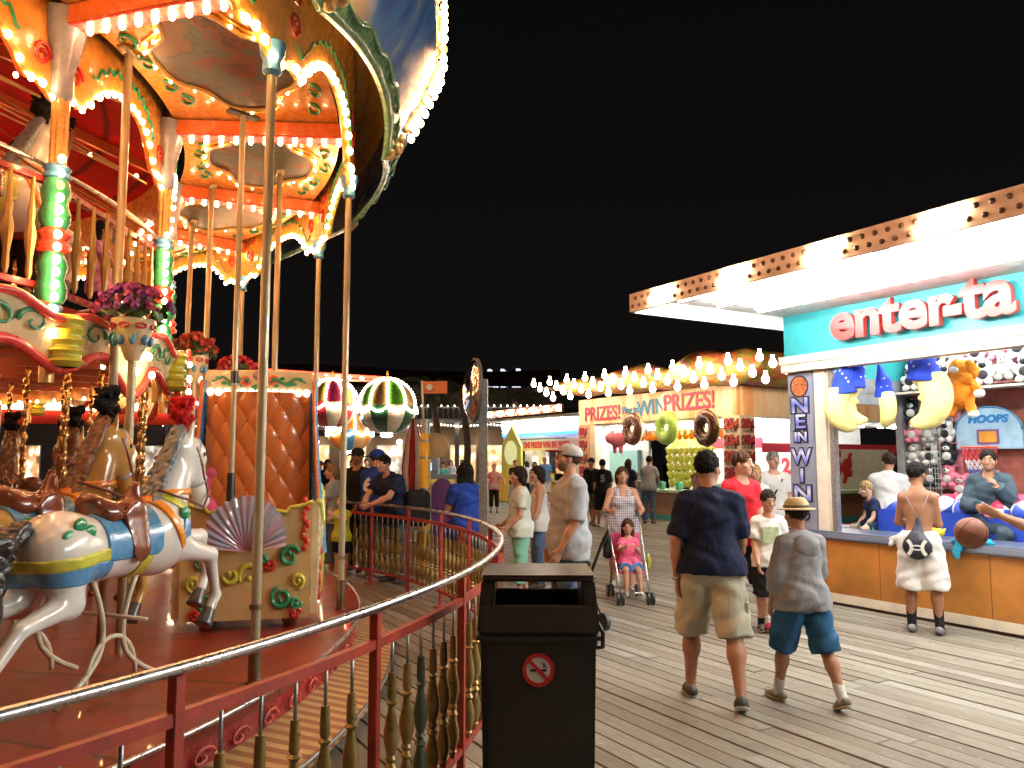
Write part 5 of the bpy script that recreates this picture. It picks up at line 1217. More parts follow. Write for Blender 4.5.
# ---------------------------------------------------------------- far booth with neon blue canopy
OC = Vector((2.62, 31.2, 0)); bc_ = empty('prize_booth', OC, ROT, 'farther small booth with white and blue neon canopy and red WIN BIG lettering', 'game booth')
b = MB(); b.b2((-5.9, -.9, 3.55), (.1, -.8, 3.85)); b.build('checked_fascia', mat('fascia_red', (.60, .16, .12), .5), bc_)
b = MB()
for i in range(26):
    for j in range(2): b.box((-5.8 + i * .23 + .05 * j, -.91, 3.63 + .13 * j), (.11, .03, .07))
b.build('fascia_checks', P_WHT, bc_)
for i in range(7): b = MB(); b.ball((-5.6 + i * .93, -.98, 3.70), .10, 8, 6); b.build('bulb', M_BULBX, bc_, True)
b = MB(); b.strip(4, lambda t: ((-5.9 + 6 * t, -.8, 3.35), (-5.9 + 6 * t, -.85, 3.40), (-5.9 + 6 * t, -.05, 3.5), (-5.9 + 6 * t, .0, 3.4))); b.build('canopy_soffit', P_WHT, bc_)
for z, m in ((3.28, M_TUBE2), (3.10, M_TUBE2), (2.78, emit('neon_blue', (.04, .22, 1), 2.2)), (2.92, emit('neon_pale', (.25, .55, 1), 3))):
    for u0 in (-5.8, -2.85): b = MB(); b.cyl((u0, -.12, z), (u0 + 2.8, -.12, z), .055, None, 8); b.build('neon_tube', m, bc_, True)
b = MB(); b.b2((-5.9, -.05, 2.60), (.1, .05, 3.55)); sb2 = b.build('sign_board', P_WHT, bc_); b = MB(); b.b2((-5.9, -.06, 2.08), (.1, .04, 2.56)); sb2 = b.build('letter_board', paint('board_cream', (.75, .62, .55), .5), bc_)
text('FREE BIG ONE PRIZES! WIN BIG PRIZES', .34, M_25, sb2, frame((-2.9, -.075, 2.31), (1, 0, 0), (0, 0, 1)), 'lettering', .006, .022, sx=.80)
b = MB(); b.b2((-5.9, -.05, 0), (-5.45, .25, 2.08)); b.b2((-2.9, -.05, .8), (-2.7, .1, 2.08)); b.b2((-.3, -.05, 0), (.1, .25, 2.08)); b.build('pillar', P_CRMW, bc_)
b = MB(); b.b2((-5.45, -.05, 0), (-.3, .1, .78)); b.b2((-5.5, -.2, .78), (-.3, .4, .84)); b.build('counter', mat('wood_counter', (.35, .16, .07), .5), bc_)
b = MB(); b.b2((-5.9, 3.4, 0), (.1, 3.5, 3.4)); b.b2((-5.9, 0, 3.42), (.1, 3.5, 3.5)); b.build('back_wall', P_WHT, bc_)
b = MB(); b.b2((-2.3, 3.2, .9), (-.4, 3.38, 2.1)); b.b2((-4.5, 3.2, .9), (-3.2, 3.38, 1.9)); b.build('prize_cabinet', paint('cabinet_green', (.30, .52, .45), .3), bc_)
for u0 in (-4.8, -2.2): b = MB(); b.cyl((u0, 1.5, 2.9), (u0 + 1.6, 1.5, 2.9), .035, None, 8); b.build('ceiling_tube', M_TUBE, bc_, True)
# ---------------------------------------------------------------- balloon ride
M_BLR = emit('ride_bulb', (1, .78, .50), 26)
def balloon(p, r, cols_top, cols_bot, label, rz=0):
    rt = empty('balloon_car', p, rz, label, 'ride balloon', 'lit balloons of the balloon ride')
    NG = 10
    for half, cols, z0, z1 in (('top', cols_top, .02, 1.0), ('bottom', cols_bot, -1.0, .02)):
        for g in range(NG):
            b = MB()
            def f(u, v, g=g):
                th = 2 * pi * (g + u) / NG; zz = z0 + (z1 - z0) * v; ph = math.asin(max(-1, min(1, zz))); bulge = 1 + .03 * sin(pi * u)
                return (r * cos(ph) * cos(th) * bulge, r * cos(ph) * sin(th) * bulge, r * .98 * sin(ph))
            b.sheet(4, 9, f); b.build(half + '_gore', cols[g % len(cols)], rt, True)
    b = MB()
    for g in range(0, NG, 1):
        th = 2 * pi * g / NG
        for i in range(13): ph = R(6 + 6.2 * i); b.ball((r * 1.03 * cos(ph) * cos(th), r * 1.03 * cos(ph) * sin(th), r * 1.01 * sin(ph)), .030, 5, 4)
    for i in range(70):
        th = 2 * pi * i / 70; b.ball((r * 1.04 * cos(th), r * 1.04 * sin(th), -.02 - .16 * abs(sin(th * NG / 2))), .038, 5, 4)
    tag(b.build('bulb_string', M_BLR, rt, True), kind='stuff')
    b = MB(); b.lathe([(.10, -r * 1.05), (.2, -r * 1.0), (.14, -r * .93)], (0, 0, 0), 10); b.build('bottom_lamp', emit('ride_lamp', (.95, .95, 1), 30), rt, True)
    b = MB(); b.lathe([(.09, r * .95), (.16, r * .98), (.10, r * 1.06)], (0, 0, 0), 10); b.cyl((0, 0, r), (0, 0, r + .25), .03, None, 6); b.build('crown', P_YEL, rt, True)
    b = MB(); b.lathe([(r * 1.01, .01), (r * 1.025, .03), (r * 1.01, .05)], (0, 0, 0), 40); b.build('belt', mat('brown_belt', (.25, .10, .05), .5), rt, 'auto')
cT = paint('balloon_tan', (.72, .45, .20)); cG = paint('balloon_green', (.15, .50, .05)); cDG = paint('balloon_dark_green', (.02, .10, .05)); cW = paint('balloon_white', (.75, .70, .62)); cM = paint('balloon_maroon', (.35, .02, .10)); cR = paint('balloon_red', (.55, .03, .05)); cB = paint('balloon_blue', (.05, .25, .60)); cO = paint('balloon_orange', (.75, .30, .05)); cY = paint('balloon_yellow', (.75, .55, .08))
balloon(W(387, 407, 25), .90, [cT, cG], [cDG, cW], 'green and tan lit balloon on the right of the balloon ride', .5)
balloon(W(332, 404, 25.6), .82, [cY, cM], [cR, cW], 'yellow and maroon lit balloon above red and white stripes', .3)
balloon(W(350, 431, 31), .86, [cT, cO], [cO, cB, cT], 'smaller orange and blue balloon farther back, low between the two big ones', .1)
balloon(W(188, 400, 27), .80, [cT, cR], [cR, cW], 'red and tan balloon just left of the chariot back', .2)
ar = empty('balloon_ride', (-9.4, 28, 0), 0, 'red-lit steel arms and centre mast of the balloon ride', 'fairground ride')
b = MB(); b.cyl((0, 0, 0), (0, 0, 5.2), .35, .25, 12); b.build('mast', P_RED, ar, 'auto')
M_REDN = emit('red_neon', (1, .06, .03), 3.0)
for p, r_, h_ in ((W(387, 379, 25), 3, .1), (W(332, 378, 25.6), 3, .1), (W(350, 408, 31), 3, .1), (W(188, 380, 27), 3, .1)):
    q = p - Vector((-9.4, 28, 0)); m0 = Vector((0, 0, 4.9))
    b = MB(); b.bar(m0, q + Vector((0, 0, .02)), .09); b.bar(m0 + Vector((0, 0, -.35)), q + Vector((0, 0, -.06)), .06)
    for i in range(7): t = i / 7; t2 = (i + 1) / 7; b.bar(m0.lerp(q, t), (m0 + Vector((0, 0, -.35))).lerp(q, t2), .035)
    a_ = b.build('arm', M_REDN, ar); 
    b = MB()
    for i in range(9): b.ball(m0.lerp(q, .2 + i * .08) + Vector((0, -.08, -.05)), .05, 5, 4)
    tag(b.build('arm_bulbs', M_BLR, a_, True), kind='stuff')
# ---------------------------------------------------------------- far buildings
def bld_wall(name, col, v=.2): return mat(name, col, .7, var=v, scale=.8)
M_WIN = emit_var('lit_window', (1, .82, .55), (.6, .3, .13), 1.1); M_WINB = emit_var('blue_screen', (.5, .7, 1), (.1, .25, .6), 2.4); M_LAMP = emit('globe_lamp', (1, .80, .55), 9); M_DIM = emit_var('dim_window', (.9, .85, .7), (.3, .25, .2), .9)
def building(loc, rz, label, Lx, D, H, wall, wins, name='shop_building', roof=True):
    rt = empty(name, loc, rz, label, 'building'); b = MB(); b.b2((-Lx / 2, 0, 0), (Lx / 2, D, H)); b.build('wall', wall, rt)
    if roof: b = MB(); b.b2((-Lx / 2 - .4, -1.1, H), (Lx / 2 + .4, D, H + .3)); b.build('roof', mat('dark_roof', (.06, .05, .045), .8), rt)
    for (x, z, w, h, m) in wins:
        b = MB(); b.b2((x - w / 2 - .06, -.05, z - h / 2 - .06), (x + w / 2 + .06, -.003, z + h / 2 + .06)); f = b.build('window_frame', P_WHT, rt)
        b = MB(); b.b2((x - w / 2, -.065, z - h / 2), (x + w / 2, -.052, z + h / 2)); b.build('pane', m, f)
    return rt
rnd = random.Random(12)
wn = [(-9 + 2.1 * i, 1.5, 1.4, 2.0, [M_WIN, M_DIM, M_WINB, M_WIN][i % 4]) for i in range(10)]
bd = building((-8.5, 46, 0), 0, 'long two-storey cafe building with covered porch and strings of bulbs behind the balloon ride', 22, 8, 3.5, bld_wall('tan_wall', (.30, .22, .15)), wn, 'cafe_building')
b = MB(); b.b2((-11, 1.5, 3.8), (11, 8, 6.0)); b.build('upper_storey', bld_wall('upper_dark', (.10, .08, .065)), bd); b = MB()
b.strip(6, lambda t: ((-11.5 + 23 * t, -.4, 5.9), (-11.5 + 23 * t, -.2, 5.9), (-11.5 + 23 * t, 4.5, 7.5 + .3 * sin(t * 6)), (-11.5 + 23 * t, 4.5, 7.3))); b.build('upper_roof', mat('brown_shingles', (.14, .09, .06), .8, var=.4, stretch=(1, 8, 8)), bd)
for i in range(9): b = MB(); b.b2((-10.9 + i * 2.7, -1.2, 0), (-10.65 + i * 2.7, -.95, 3.8)); b.build('porch_post', mat('blue_grey_post', (.22, .25, .34), .5), bd)
b = MB(); b.b2((-11.2, -1.25, 3.8), (11.2, -1.0, 4.0))
for i in range(75): b.b2((-11 + i * .3, -1.15, 4.0), (-10.95 + i * .3, -1.1, 4.6))
b.b2((-11.2, -1.18, 4.6), (11.2, -1.07, 4.68)); b.build('balcony_rail', mat('blue_grey_post', (.22, .25, .34), .5), bd)
b = MB()
for i in range(120): b.ball((-11 + i * .185, -1.3, 3.62 + .05 * sin(i * .4)), .035, 5, 4)
for i in range(60): b.ball((-11 + i * .37, -1.3, 4.72), .035, 5, 4)
tag(b.build('bulb_string', M_BLR, bd, True), kind='stuff')
for i in range(9):
    b = MB(); b.ball((-9.6 + i * 2.35, -.7, 2.55 + .15 * (i % 2)), .16, 8, 6); b.build('globe_lamp', M_LAMP, bd, True)
b = MB(); b.b2((-3.5, -1.3, 3.0), (1.8, -1.2, 3.35)); q = b.build('sign_board', mat('dark_sign', (.05, .04, .04), .5), bd); text('ARCHWAY', .30, emit('sign_glow', (1, .9, .7), 4), q, frame((-.9, -1.32, 3.18), (1, 0, 0), (0, 0, 1)), 'lettering', .01, .01) if False else None
bR = building((4.8, 60, 0), 0, 'grey stair building behind the mirror post', 13, 8, 5.2, bld_wall('stair_wall', (.16, .17, .22)), [(-3 + 2 * i, 1.6, 1.2, 1.8, [M_DIM, M_WIN, M_DIM][i % 3]) for i in range(5)])
b = MB(); b.bar((-2.0, -.4, 4.9), (5.5, -.4, .6), .12, .5); b.build('stair_flight', mat('blue_grey_post', (.22, .25, .34), .5), bR)
# big white block letters high on a roof frame
ls = empty('roof_sign', (-.45, 58, 0), R(-12), 'large white block letters seen from the side on a tall lattice frame', 'sign')
b = MB()
for x in (-1.7, 0, 1.6): b.bar((x, .3, 0), (x, .3, 8.2), .16)
for z in (5.5, 6.3): b.bar((-1.8, .3, z), (1.7, .3, z), .12)
b.build('sign_frame', mat('blue_grey_post', (.22, .25, .34), .5), ls)
M_LETW = emit('sign_white_added_glow', (.72, .82, 1), .75, (.8, .8, .8))  # white sign paint with emission added so letters and panel show at night
text('AN', 2.5, M_LETW, ls, frame((-.35, 0, 7.3), (1, 0, 0), (0, 0, 1)), 'lettering', .25, .03, sx=.85); b = MB(); b.b2((-1.4, -.1, 5.6), (1.6, .1, 6.15)); b.build('sign_panel', M_LETW, ls)
bl_ = building((-24, 44, 0), R(12), 'long low arcade with a glowing orange-white canopy edge seen past the carousel', 26, 6, 3.6, bld_wall('arcade_wall', (.12, .11, .12)), [(-9 + 3.2 * i, 1.6, 1.8, 1.7, [M_WINB, M_DIM, M_WIN][i % 3]) for i in range(7)], 'arcade_building')
b = MB(); b.b2((-13, -1.5, 4.35), (13, -1.3, 5.1)); b.build('glowing_canopy_edge', emit('canopy_glow', (1, .62, .34), 5.5), bl_)
b = MB(); b.b2((-13.2, -1.6, 5.13), (13.2, 3, 5.35)); b.b2((-13, -1.28, 3.6), (13, 0, 4.3)); b.build('canopy_top', P_RED, bl_)
# palms
M_FROND = mat('palm_frond', (.05, .07, .025), .6, var=.4); M_TRUNK = mat('palm_trunk', (.13, .09, .06), .8, bump=.5, bscale=12)
def palm(x, y, H, label, seed):
    rt = empty('palm_tree', (x, y, 0), 0, label, 'palm tree', 'palm trees by the cafe'); rnd = random.Random(seed)
    b = MB(); b.tube([(.25 * sin(t * .5), 0, H * t / 8) for t in range(9)], [.20 - .008 * t + .02 * (t % 2) for t in range(9)], 8); b.build('trunk', M_TRUNK, rt, True)
    b = MB(); top = Vector((.25 * sin(4), 0, H))
    for i in range(20):
        th = rnd.random() * 6.28; el = rnd.uniform(-.3, 1.1); L = rnd.uniform(1.4, 2.0); pts = []
        for t in range(11):
            f = t / 10; pts.append(top + Vector((cos(th) * L * f, sin(th) * L * f, L * (f * sin(el) - .75 * f * f))))
        b.tube(pts, .018, 4)
        for t in range(1, 10):
            for k in range(2):
                p = pts[t].lerp(pts[t + 1], k * .5); d = (pts[t + 1] - pts[t]).normalized(); sd_ = Vector((-sin(th), cos(th), 0))
                for s_ in (-1, 1):
                    e = p + sd_ * s_ * .38 * (1 - abs(t - 4) / 9) + d * .22 + Vector((0, 0, -.16)); b.add([p, p + d * .05, e], [(0, 1, 2)])
    b.build('crown', M_FROND, rt)
palm(-4.2, 43, 5.7, 'dark palm tree in front of the cafe upper storey, the leftmost one', 1); palm(-2.6, 42.5, 5.4, 'dark palm tree left of the mirror post', 2); palm(.3, 45, 5.2, 'dark palm tree right behind the mirror', 3)
# yellow padded pole with purple panel and flag sign
yp = empty('padded_pole', (-1.33, 12.3, 0), 0, 'yellow padded pole with silver straps and a small orange flag sign on top', 'pole')
b = MB(); b.cyl((0, 0, 0), (0, 0, 2.10), .085, None, 16); b.build('padding', paint('pole_yellow', (.85, .48, .03), .4), yp, 'auto')
b = MB(); b.cyl((0, 0, 2.10), (0, 0, 2.32), .07, None, 12)
for z in (.6, 1.25, 1.72, 1.98): b.cyl((0, 0, z), (0, 0, z + .03), .089, None, 16)
b.build('strap', M_STEEL, yp, 'auto')
b = MB(); b.cyl((-.03, 0, 2.3), (-.06, 0, 2.92), .017, None, 8); b.build('flag_pole', P_CRMW, yp, True)
b = MB(); b.sheet(10, 3, lambda u, v: (-.05 + .38 * u, .02 * sin(u * 6), 2.72 + .19 * v)); fl = b.build('flag', mat('flag_orange', (.78, .25, .10), .6), yp); b = MB(); b.lathe([(.05, 0), (.05, .01)], (.06, -.02, 2.815), 16, (0, -1, 0)); b.build('flag_emblem', P_WHT, fl)
b = MB(); b.lathe([(.20, 0), (.20, .03)], (.14, .10, 1.92), 24, (0, -1, 0)); b.build('round_board', mat('tan_board', (.45, .34, .18), .5), yp)
pn = empty('purple_board', (-1.08, 12.5, 0), 0, 'rounded dark purple board standing behind the yellow padded pole', 'board'); b = MB(); b.prism([(-.17, 0), (.17, 0), (.17, 1.2)] + [(.17 * cos(R(t)), 1.2 + .22 * sin(R(t))) for t in range(10, 180, 20)] + [(-.17, 1.2)], lambda x, y, d: (x, d, y), 0, .05); b.build('board', paint('purple', (.10, .03, .16), .5), pn); b = MB(); b.b2((-.2, -.1, 0), (.2, .15, .04)); b.build('foot', M_STEEL, pn)
# white barricades
def barricade(p, rz, label):
    rt = empty('barricade', p, rz, label, 'barricade', 'white barricades on the boardwalk')
    b = MB(); b.tube([(-.9, 0, .12), (-.9, 0, 1.05), (.9, 0, 1.05), (.9, 0, .12)], .022, 6, True); b.build('frame', P_WHT, rt, True)
    b = MB(); b.b2((-.86, -.008, .18), (.86, .008, 1.0)); b.build('panel', mat('white_banner', (.62, .60, .60), .5, var=.2), rt); b = MB()
    for x in (-.6, .6): b.bar((x, -.3, .02), (x, .3, .02), .05, .02); b.bar((x, 0, .02), (x, 0, .14), .04)
    b.build('feet', M_STEEL, rt)
for px, Y, rz, lb in ((455, 21.5, .25, 'white barricade nearest the mirror post'), (428, 23, -.2, 'white barricade half behind the yellow pole'), (402, 27, 0, 'white barricade farthest left behind the watching crowd')):
    p = W(px, 460, Y); p.z = 0; barricade(p, rz, lb)
# closed striped parasols
def parasol(px, Y, label):
    p = W(px, 460, Y); p.z = 0; rt = empty('parasol', p, 0, label, 'parasol', 'closed parasols'); b = MB(); b.cyl((0, 0, 0), (0, 0, 2.5), .03, None, 8); b.box((0, 0, .04), (.5, .5, .08)); b.build('parasol_pole', M_STEEL, rt)
    b = MB()
    for i in range(8):
        th = 2 * pi * i / 8; b.m = i % 2; b.tube([(.02 * cos(th), .02 * sin(th), 2.55), (.10 * cos(th), .10 * sin(th), 2.1), (.16 * cos(th), .16 * sin(th), 1.5), (.13 * cos(th), .13 * sin(th), 1.05)], [.02, .06, .08, .05], 7)
    b.build('canopy', [cloth('parasol_red', (.45, .03, .04)), cloth('parasol_white', (.7, .66, .6))], rt, True)
parasol(413, 16.5, 'closed red and white parasol left of the yellow pole'); parasol(417, 20, 'closed red and white parasol, the farther one')
# yellow and lime kiosk behind the mirror post
kk = empty('kiosk', (-.1, 33, 0), ROT, 'yellow kiosk with a round lime sign behind the mirror post', 'kiosk'); b = MB(); b.b2((-1.8, 0, 0), (1.2, 1.4, 1.15)); b.build('base', paint('kiosk_yellow', (.80, .60, .03), .5), kk)
b = MB(); b.prism([(-.8, 0), (.8, 0), (.8, 1.1), (0, 2.0), (-.8, 1.1)], lambda x, y, d: (-.4 + x, .3 + d, 1.15 + y), 0, .1); kb = b.build('gable_board', paint('kiosk_lime', (.55, .60, .08), .5), kk); b = MB(); b.lathe([(.5, 0), (.5, .03)], (-.4, .3, 2.0), 24, (0, -1, 0)); b.build('round_sign', emit('sign_lime_glow', (.55, .62, .30), .35), kb)
ks = empty('ticket_kiosk', (-2.6, 27, 0), 0, 'dark ticket kiosk with a small blue screen and yellow panel', 'kiosk'); b = MB(); b.b2((-.7, 0, 0), (.9, .9, 1.2)); b.b2((-.7, .1, 1.2), (.1, .9, 2.1)); b.build('housing', mat('kiosk_grey', (.12, .14, .17), .5), ks); b = MB(); b.b2((-.5, .08, 1.35), (-.1, .095, 1.6)); b.build('screen', M_WINB, ks); b = MB(); b.b2((-.5, -.02, .45), (.7, -.004, 1.05)); b.build('front_panel', paint('panel_pale_yellow', (.70, .58, .12), .5), ks)
# ---------------------------------------------------------------- people (local x to their right, y ahead, z up)
def Rx(a): return np.array([[1, 0, 0], [0, cos(a), -sin(a)], [0, sin(a), cos(a)]])
def Rz(a): return np.array([[cos(a), -sin(a), 0], [sin(a), cos(a), 0], [0, 0, 1]])
def Ry(a): return np.array([[cos(a), 0, sin(a)], [0, 1, 0], [-sin(a), 0, cos(a)]])
def nrm(v): v = np.array(v, float); return v / (np.linalg.norm(v) + 1e-9)
HAIRM = {'black': (.012, .010, .009), 'dark': (.03, .018, .012), 'brown': (.09, .045, .022), 'light': (.28, .17, .08), 'grey': (.32, .30, .28), 'blond': (.40, .27, .12)}
def hairmat(k): return mat('hair_' + k, HAIRM[k], .8, 0, .45, 45, .8, 60, bdist=.02, stretch=(1, 1, .3), spec=.15)
SK = {'a': (.50, .27, .18), 'b': (.42, .21, .13), 'c': (.33, .16, .09), 'd': (.60, .36, .26)}
def person(label, loc, yaw, H=1.75, skn='a', legs=((0, 0), (0, 0)), arms=((10, 8, 15), (10, 8, 15)), lean=0, head=(0, 0), hair=('short', 'dark'), shirt=None, bottom=None, shoes=None, socks=None,
           hat=None, det=1, build=1.0, chest=1.0, ground=True, group=None, headk=1.0, twist=0, extra=None, z0=0, sit=None):
    """legs: (thigh forward deg, knee deg[, out]) left, right; arms: (forward, out, elbow[, inward]) or ('to', (x, y, z)); head: (turn right, nod down)"""
    h = {1: .0105, 2: .015, 3: .024}[det]
    rt = empty('person', (loc[0], loc[1], loc[2] if len(loc) > 2 else 0), yaw, label, 'person', group); s = H / 1.75; B = build
    # --- skeleton
    J = {}; hipz = .93
    for i, sd in ((0, -1), (1, 1)):
        lg = legs[i]; f, kn = R(lg[0]), R(lg[1]); out = R(lg[2]) if len(lg) > 2 else R(2)
        hp = np.array((sd * .088 * B, 0, hipz)); td = nrm((sd * sin(out), sin(f), cos(f) * -1 if abs(f) < 3 else 0)); kne = hp + td * .44
        g = f - kn; sdn = nrm((sd * sin(out) * .35, sin(g), -cos(g))); ank = kne + sdn * .41
        J['hip', i] = hp; J['kn', i] = kne; J['an', i] = ank; J['fp', i] = g
    low = min(J['an', 0][2], J['an', 1][2]); dz = (.085 - low) if ground else (-hipz + (sit if sit else 0))
    for k in list(J):
        if k[0] in ('hip', 'kn', 'an'): J[k] = J[k] + np.array((0, 0, dz))
    pel = np.array((0, 0, hipz + dz + .03)); M = Rx(-R(lean)) @ Rz(-R(twist))
    T = lambda x, y, z: pel + M @ np.array((x, y, z))
    nk = T(0, -.005, .53); hdc = T(0, .025, .53) + np.array((0, 0, 0)) + M @ np.array((0, .0, .155 * headk)); hM = Rz(-R(head[0])) @ Rx(-R(head[1])) @ (Rz(-R(twist)))
    for i, sd in ((0, -1), (1, 1)):
        sh = T(sd * .150 * (1 + (B - 1) * .75), -.01, .430); J['sh', i] = sh; a = arms[i]; U, L = .285, .255
        if a[0] == 'to':
            tg = np.array(a[1], float) / s; v = tg - sh; D = min(np.linalg.norm(v), U + L - .01); v = nrm(v)
            c = (U * U + D * D - L * L) / (2 * U * D); c = max(-1, min(1, c)); hint = np.array(a[2] if len(a) > 2 else (sd * .5, -.3, -1.0)); hn = nrm(hint - v * (hint @ v)); el = sh + v * U * c + hn * U * sqrt(1 - c * c); wr = sh + v * D
        else:
            f, o, e = R(a[0]), R(a[1]), R(a[2]); inn = R(a[3]) if len(a) > 3 else R(8)
            ud = M @ nrm((sd * sin(o), sin(f) * cos(o), -cos(f) * cos(o))); el = sh + ud * U
            fd = M @ nrm((sd * (sin(o) * .6) - sd * sin(inn) * 1.2, sin(f + e), -cos(f + e))); wr = el + fd * L
        J['el', i] = el; J['wr', i] = wr
    X = (M @ np.array((1, 0, 0))); Yv = M @ np.array((0, 1, 0))
    cb = chest * B
    torso = [('u', Ell(T(0, .0, .02), (.155 * B, .112 * cb, .115))), ('u', Ell(T(0, .008 * cb, .16), (.135 * B, .098 * cb, .14)), .06), ('u', Ell(T(0, .0, .33), (.155 * B, .108 * cb, .155)), .07),
             ('u', Cone(T(-.115 * B, -.01, .438), T(.115 * B, -.01, .438), .055, .055), .05), ('u', Cone(T(0, -.01, .46), nk + (hdc - nk) * .35, .064, .052), .06)]
    for sd in (-1, 1): torso.insert(4, ('u', Cone(T(sd * .03, -.015, .485), T(sd * .14 * B, -.012, .435), .045, .05), .03))
    if chest < 1: torso += [('u', Ell(T(sd * .07, .085, .32), (.062, .055, .06)), .03) for sd in (-1, 1)]
    def leg(i, a=0.0):
        hp, kne, an = J['hip', i], J['kn', i], J['an', i]; bk = np.array((0, -.016, 0))
        return [('u', Cone(hp + np.array((0, -.0, .0)), kne, .092 * B + a, .056 + a), .05), ('u', Cone(kne, kne + (an - kne) * .35 + bk, .052 + a, .058 * min(B, 1.1) + a), .03), ('u', Cone(kne + (an - kne) * .30 + bk, an, .056 + a, .036 + a), .03)]
    def arm(i, a=0.0): return [('u', Cone(J['sh', i], J['el', i], .054 * min(B, 1.15) + a, .040 + a), .05), ('u', Cone(J['el', i], J['el', i] + (J['wr', i] - J['el', i]) * .4, .040 + a, .041 + a), .02), ('u', Cone(J['el', i] + (J['wr', i] - J['el', i]) * .35, J['wr', i], .040 + a, .027 + a), .02)]
    body = list(torso)
    for i in (0, 1): body += leg(i) + arm(i)
    def foot(i, up=0):
        an = J['an', i]; p = max(-1.2, min(.35, J['fp', i])); 
        lift = an[2] - .085; pitch = (p * .8 if lift > .02 else 0); fd = np.array((0, cos(pitch), sin(pitch))); dn = np.array((0, sin(pitch), -cos(pitch)))
        if sit is not None and not ground: pitch = 0; fd = np.array((0, 1, 0)); dn = np.array((0, 0, -1))
        fd = fd + np.array(((-1, 1)[i] * .12, 0, 0)); return an, fd, dn
    for i in (0, 1):
        an, fd, dn = foot(i); body += [('u', Cone(an + dn * .045 - fd * .03, an + dn * .055 + fd * .12, .034, .026), .03)]
    # head
    hs = headk; hp_ = lambda x, y, z: hdc + hM @ (np.array((x, y, z)) * hs)
    rot = Matrix([list(r) for r in hM])
    hops = [('u', Ell(hp_(0, -.012, .025), np.array((.076, .094, .095)) * hs, rot)), ('u', Ell(hp_(0, .022, -.045), np.array((.056, .066, .068)) * hs, rot), .035 * hs), ('u', Ell(hp_(0, .062, -.088), np.array((.026, .022, .022)) * hs, rot), .03 * hs),
            ('u', Cone(hp_(0, .088, .005), hp_(0, .108, -.030), .010 * hs, .016 * hs), .014 * hs), ('u', Cone(hp_(-.03, .076, .022), hp_(.03, .076, .022), .013 * hs, .013 * hs), .02 * hs),
            ('u', Cone(hp_(-.016, .080, -.062), hp_(.016, .080, -.062), .009 * hs, .009 * hs), .008 * hs), ('u', Cone(nk, hp_(0, -.02, -.05), .054, .052 * hs), .03)]
    for sd in (-1, 1): hops += [('u', Ell(hp_(sd * .076, -.005, -.012), np.array((.010, .020, .032)) * hs, rot), .006), ('u', Ell(hp_(sd * .045, .058, -.028), np.array((.022, .02, .02)) * hs, rot), .02), ('s', Ell(hp_(sd * .031, .094, .004), np.array((.017, .014, .011)) * hs, rot))]
    parts = [tuple(sdf(body, h)) if True else None]
    skm = skin(skn, SK[skn]); ms = [skm]
    parts.append(tuple(sdf(hops, {1: .0065, 2: .009, 3: .018}[det])))
    # hands: palm, four bent fingers and a thumb
    if det < 3:
        for i, sd in ((0, -1), (1, 1)):
            d = nrm(J['wr', i] - J['el', i]); side = nrm(np.cross(d, (sd, 0, 0)) if abs(d[0]) < .9 else np.cross(d, (0, 1, 0)))   # thumb side
            if side[1] < 0: side = -side
            pal = nrm(np.cross(side, d)); pal = pal if pal[0] * sd < 0 else -pal; w = J['wr', i]; ho = [('u', Cone(w - d * .03, w, .027, .026)), ('u', Cone(w + d * .02, w + d * .075, .030, .038, (pal, .42)), .02)]
            for q, (o, L_) in enumerate(((.030, .066), (.010, .074), (-.010, .069), (-.028, .054))):
                b0 = w + d * .085 + side * o; k1 = b0 + nrm(d + pal * .25) * L_ * .5; k2 = k1 + nrm(d * .8 + pal * .75) * L_ * .32; k3 = k2 + nrm(d * .35 + pal) * L_ * .25
                ho += [('u', Cone(b0, k1, .0098, .0090), .006), ('u', Cone(k1, k2, .0088, .0080), .002), ('u', Cone(k2, k3, .0078, .0068), .002)]
            t0 = w + d * .025 + side * .028; t1 = t0 + nrm(side * .8 + d * .8 + pal * .3) * .036; t2 = t1 + nrm(d + pal * .4 + side * .1) * .030
            ho += [('u', Cone(t0, t1, .014, .011), .01), ('u', Cone(t1, t2, .0105, .0085), .003)]
            parts.append(tuple(sdf(ho, .0062 if det == 1 else .009)))
    else:
        for i in (0, 1):
            d = nrm(J['wr', i] - J['el', i]); parts.append(tuple(sdf([('u', Cone(J['wr', i], J['wr', i] + d * .09, .03, .028)), ('u', Cone(J['wr', i] + d * .09, J['wr', i] + d * .15, .024, .016), .02)], .018)))
    sc_ = lambda P: [(np.asarray(p[0]) * s, p[1]) for p in P if len(p[0])]
    bo = smesh('body', sc_(parts), ms, rt)
    def addm(nm, VF, m, par=rt): 
        VF = VF if isinstance(VF, list) else [VF]; return smesh(nm, sc_(VF), m, par)
    # face details
    if det < 3:
        b = MB()
        for sd in (-1, 1): b.ball(Vector(hp_(sd * .031, .082, .003)) * s, .0115 * s * hs, 8, 6, (1.15, .8, .75))
        b.m = 1
        for sd in (-1, 1): b.ball(Vector(hp_(sd * .031, .0885, .003)) * s, .0062 * s * hs, 8, 6)
        b.build('eyes', [mat('eye_white', (.62, .6, .56), .2), mat('iris_dark', (.02, .012, .01), .1)], bo, True)
        b = MB()
        for sd in (-1, 1): b.tube([Vector(hp_(sd * (.014 + .034 * t / 4), .092 - .012 * (t / 4) ** 2, .026 + .006 * sin(t / 4 * pi))) * s for t in range(5)], [.004 * s * hs] * 4 + [.002 * s], 5)
        b.build('eyebrows', hairmat(hair[1] if hair[1] != 'grey' else 'brown'), bo, True)
        b = MB(); b.tube([Vector(hp_(-.021 + .042 * t / 4, .0885 - .5 * (-.021 + .042 * t / 4) ** 2 * 14, -.063 + .001 * sin(t))) * s for t in range(5)], [.002, .0048, .0055, .0048, .002] if hs == 1 else [.002, .004, .0045, .004, .002], 6)
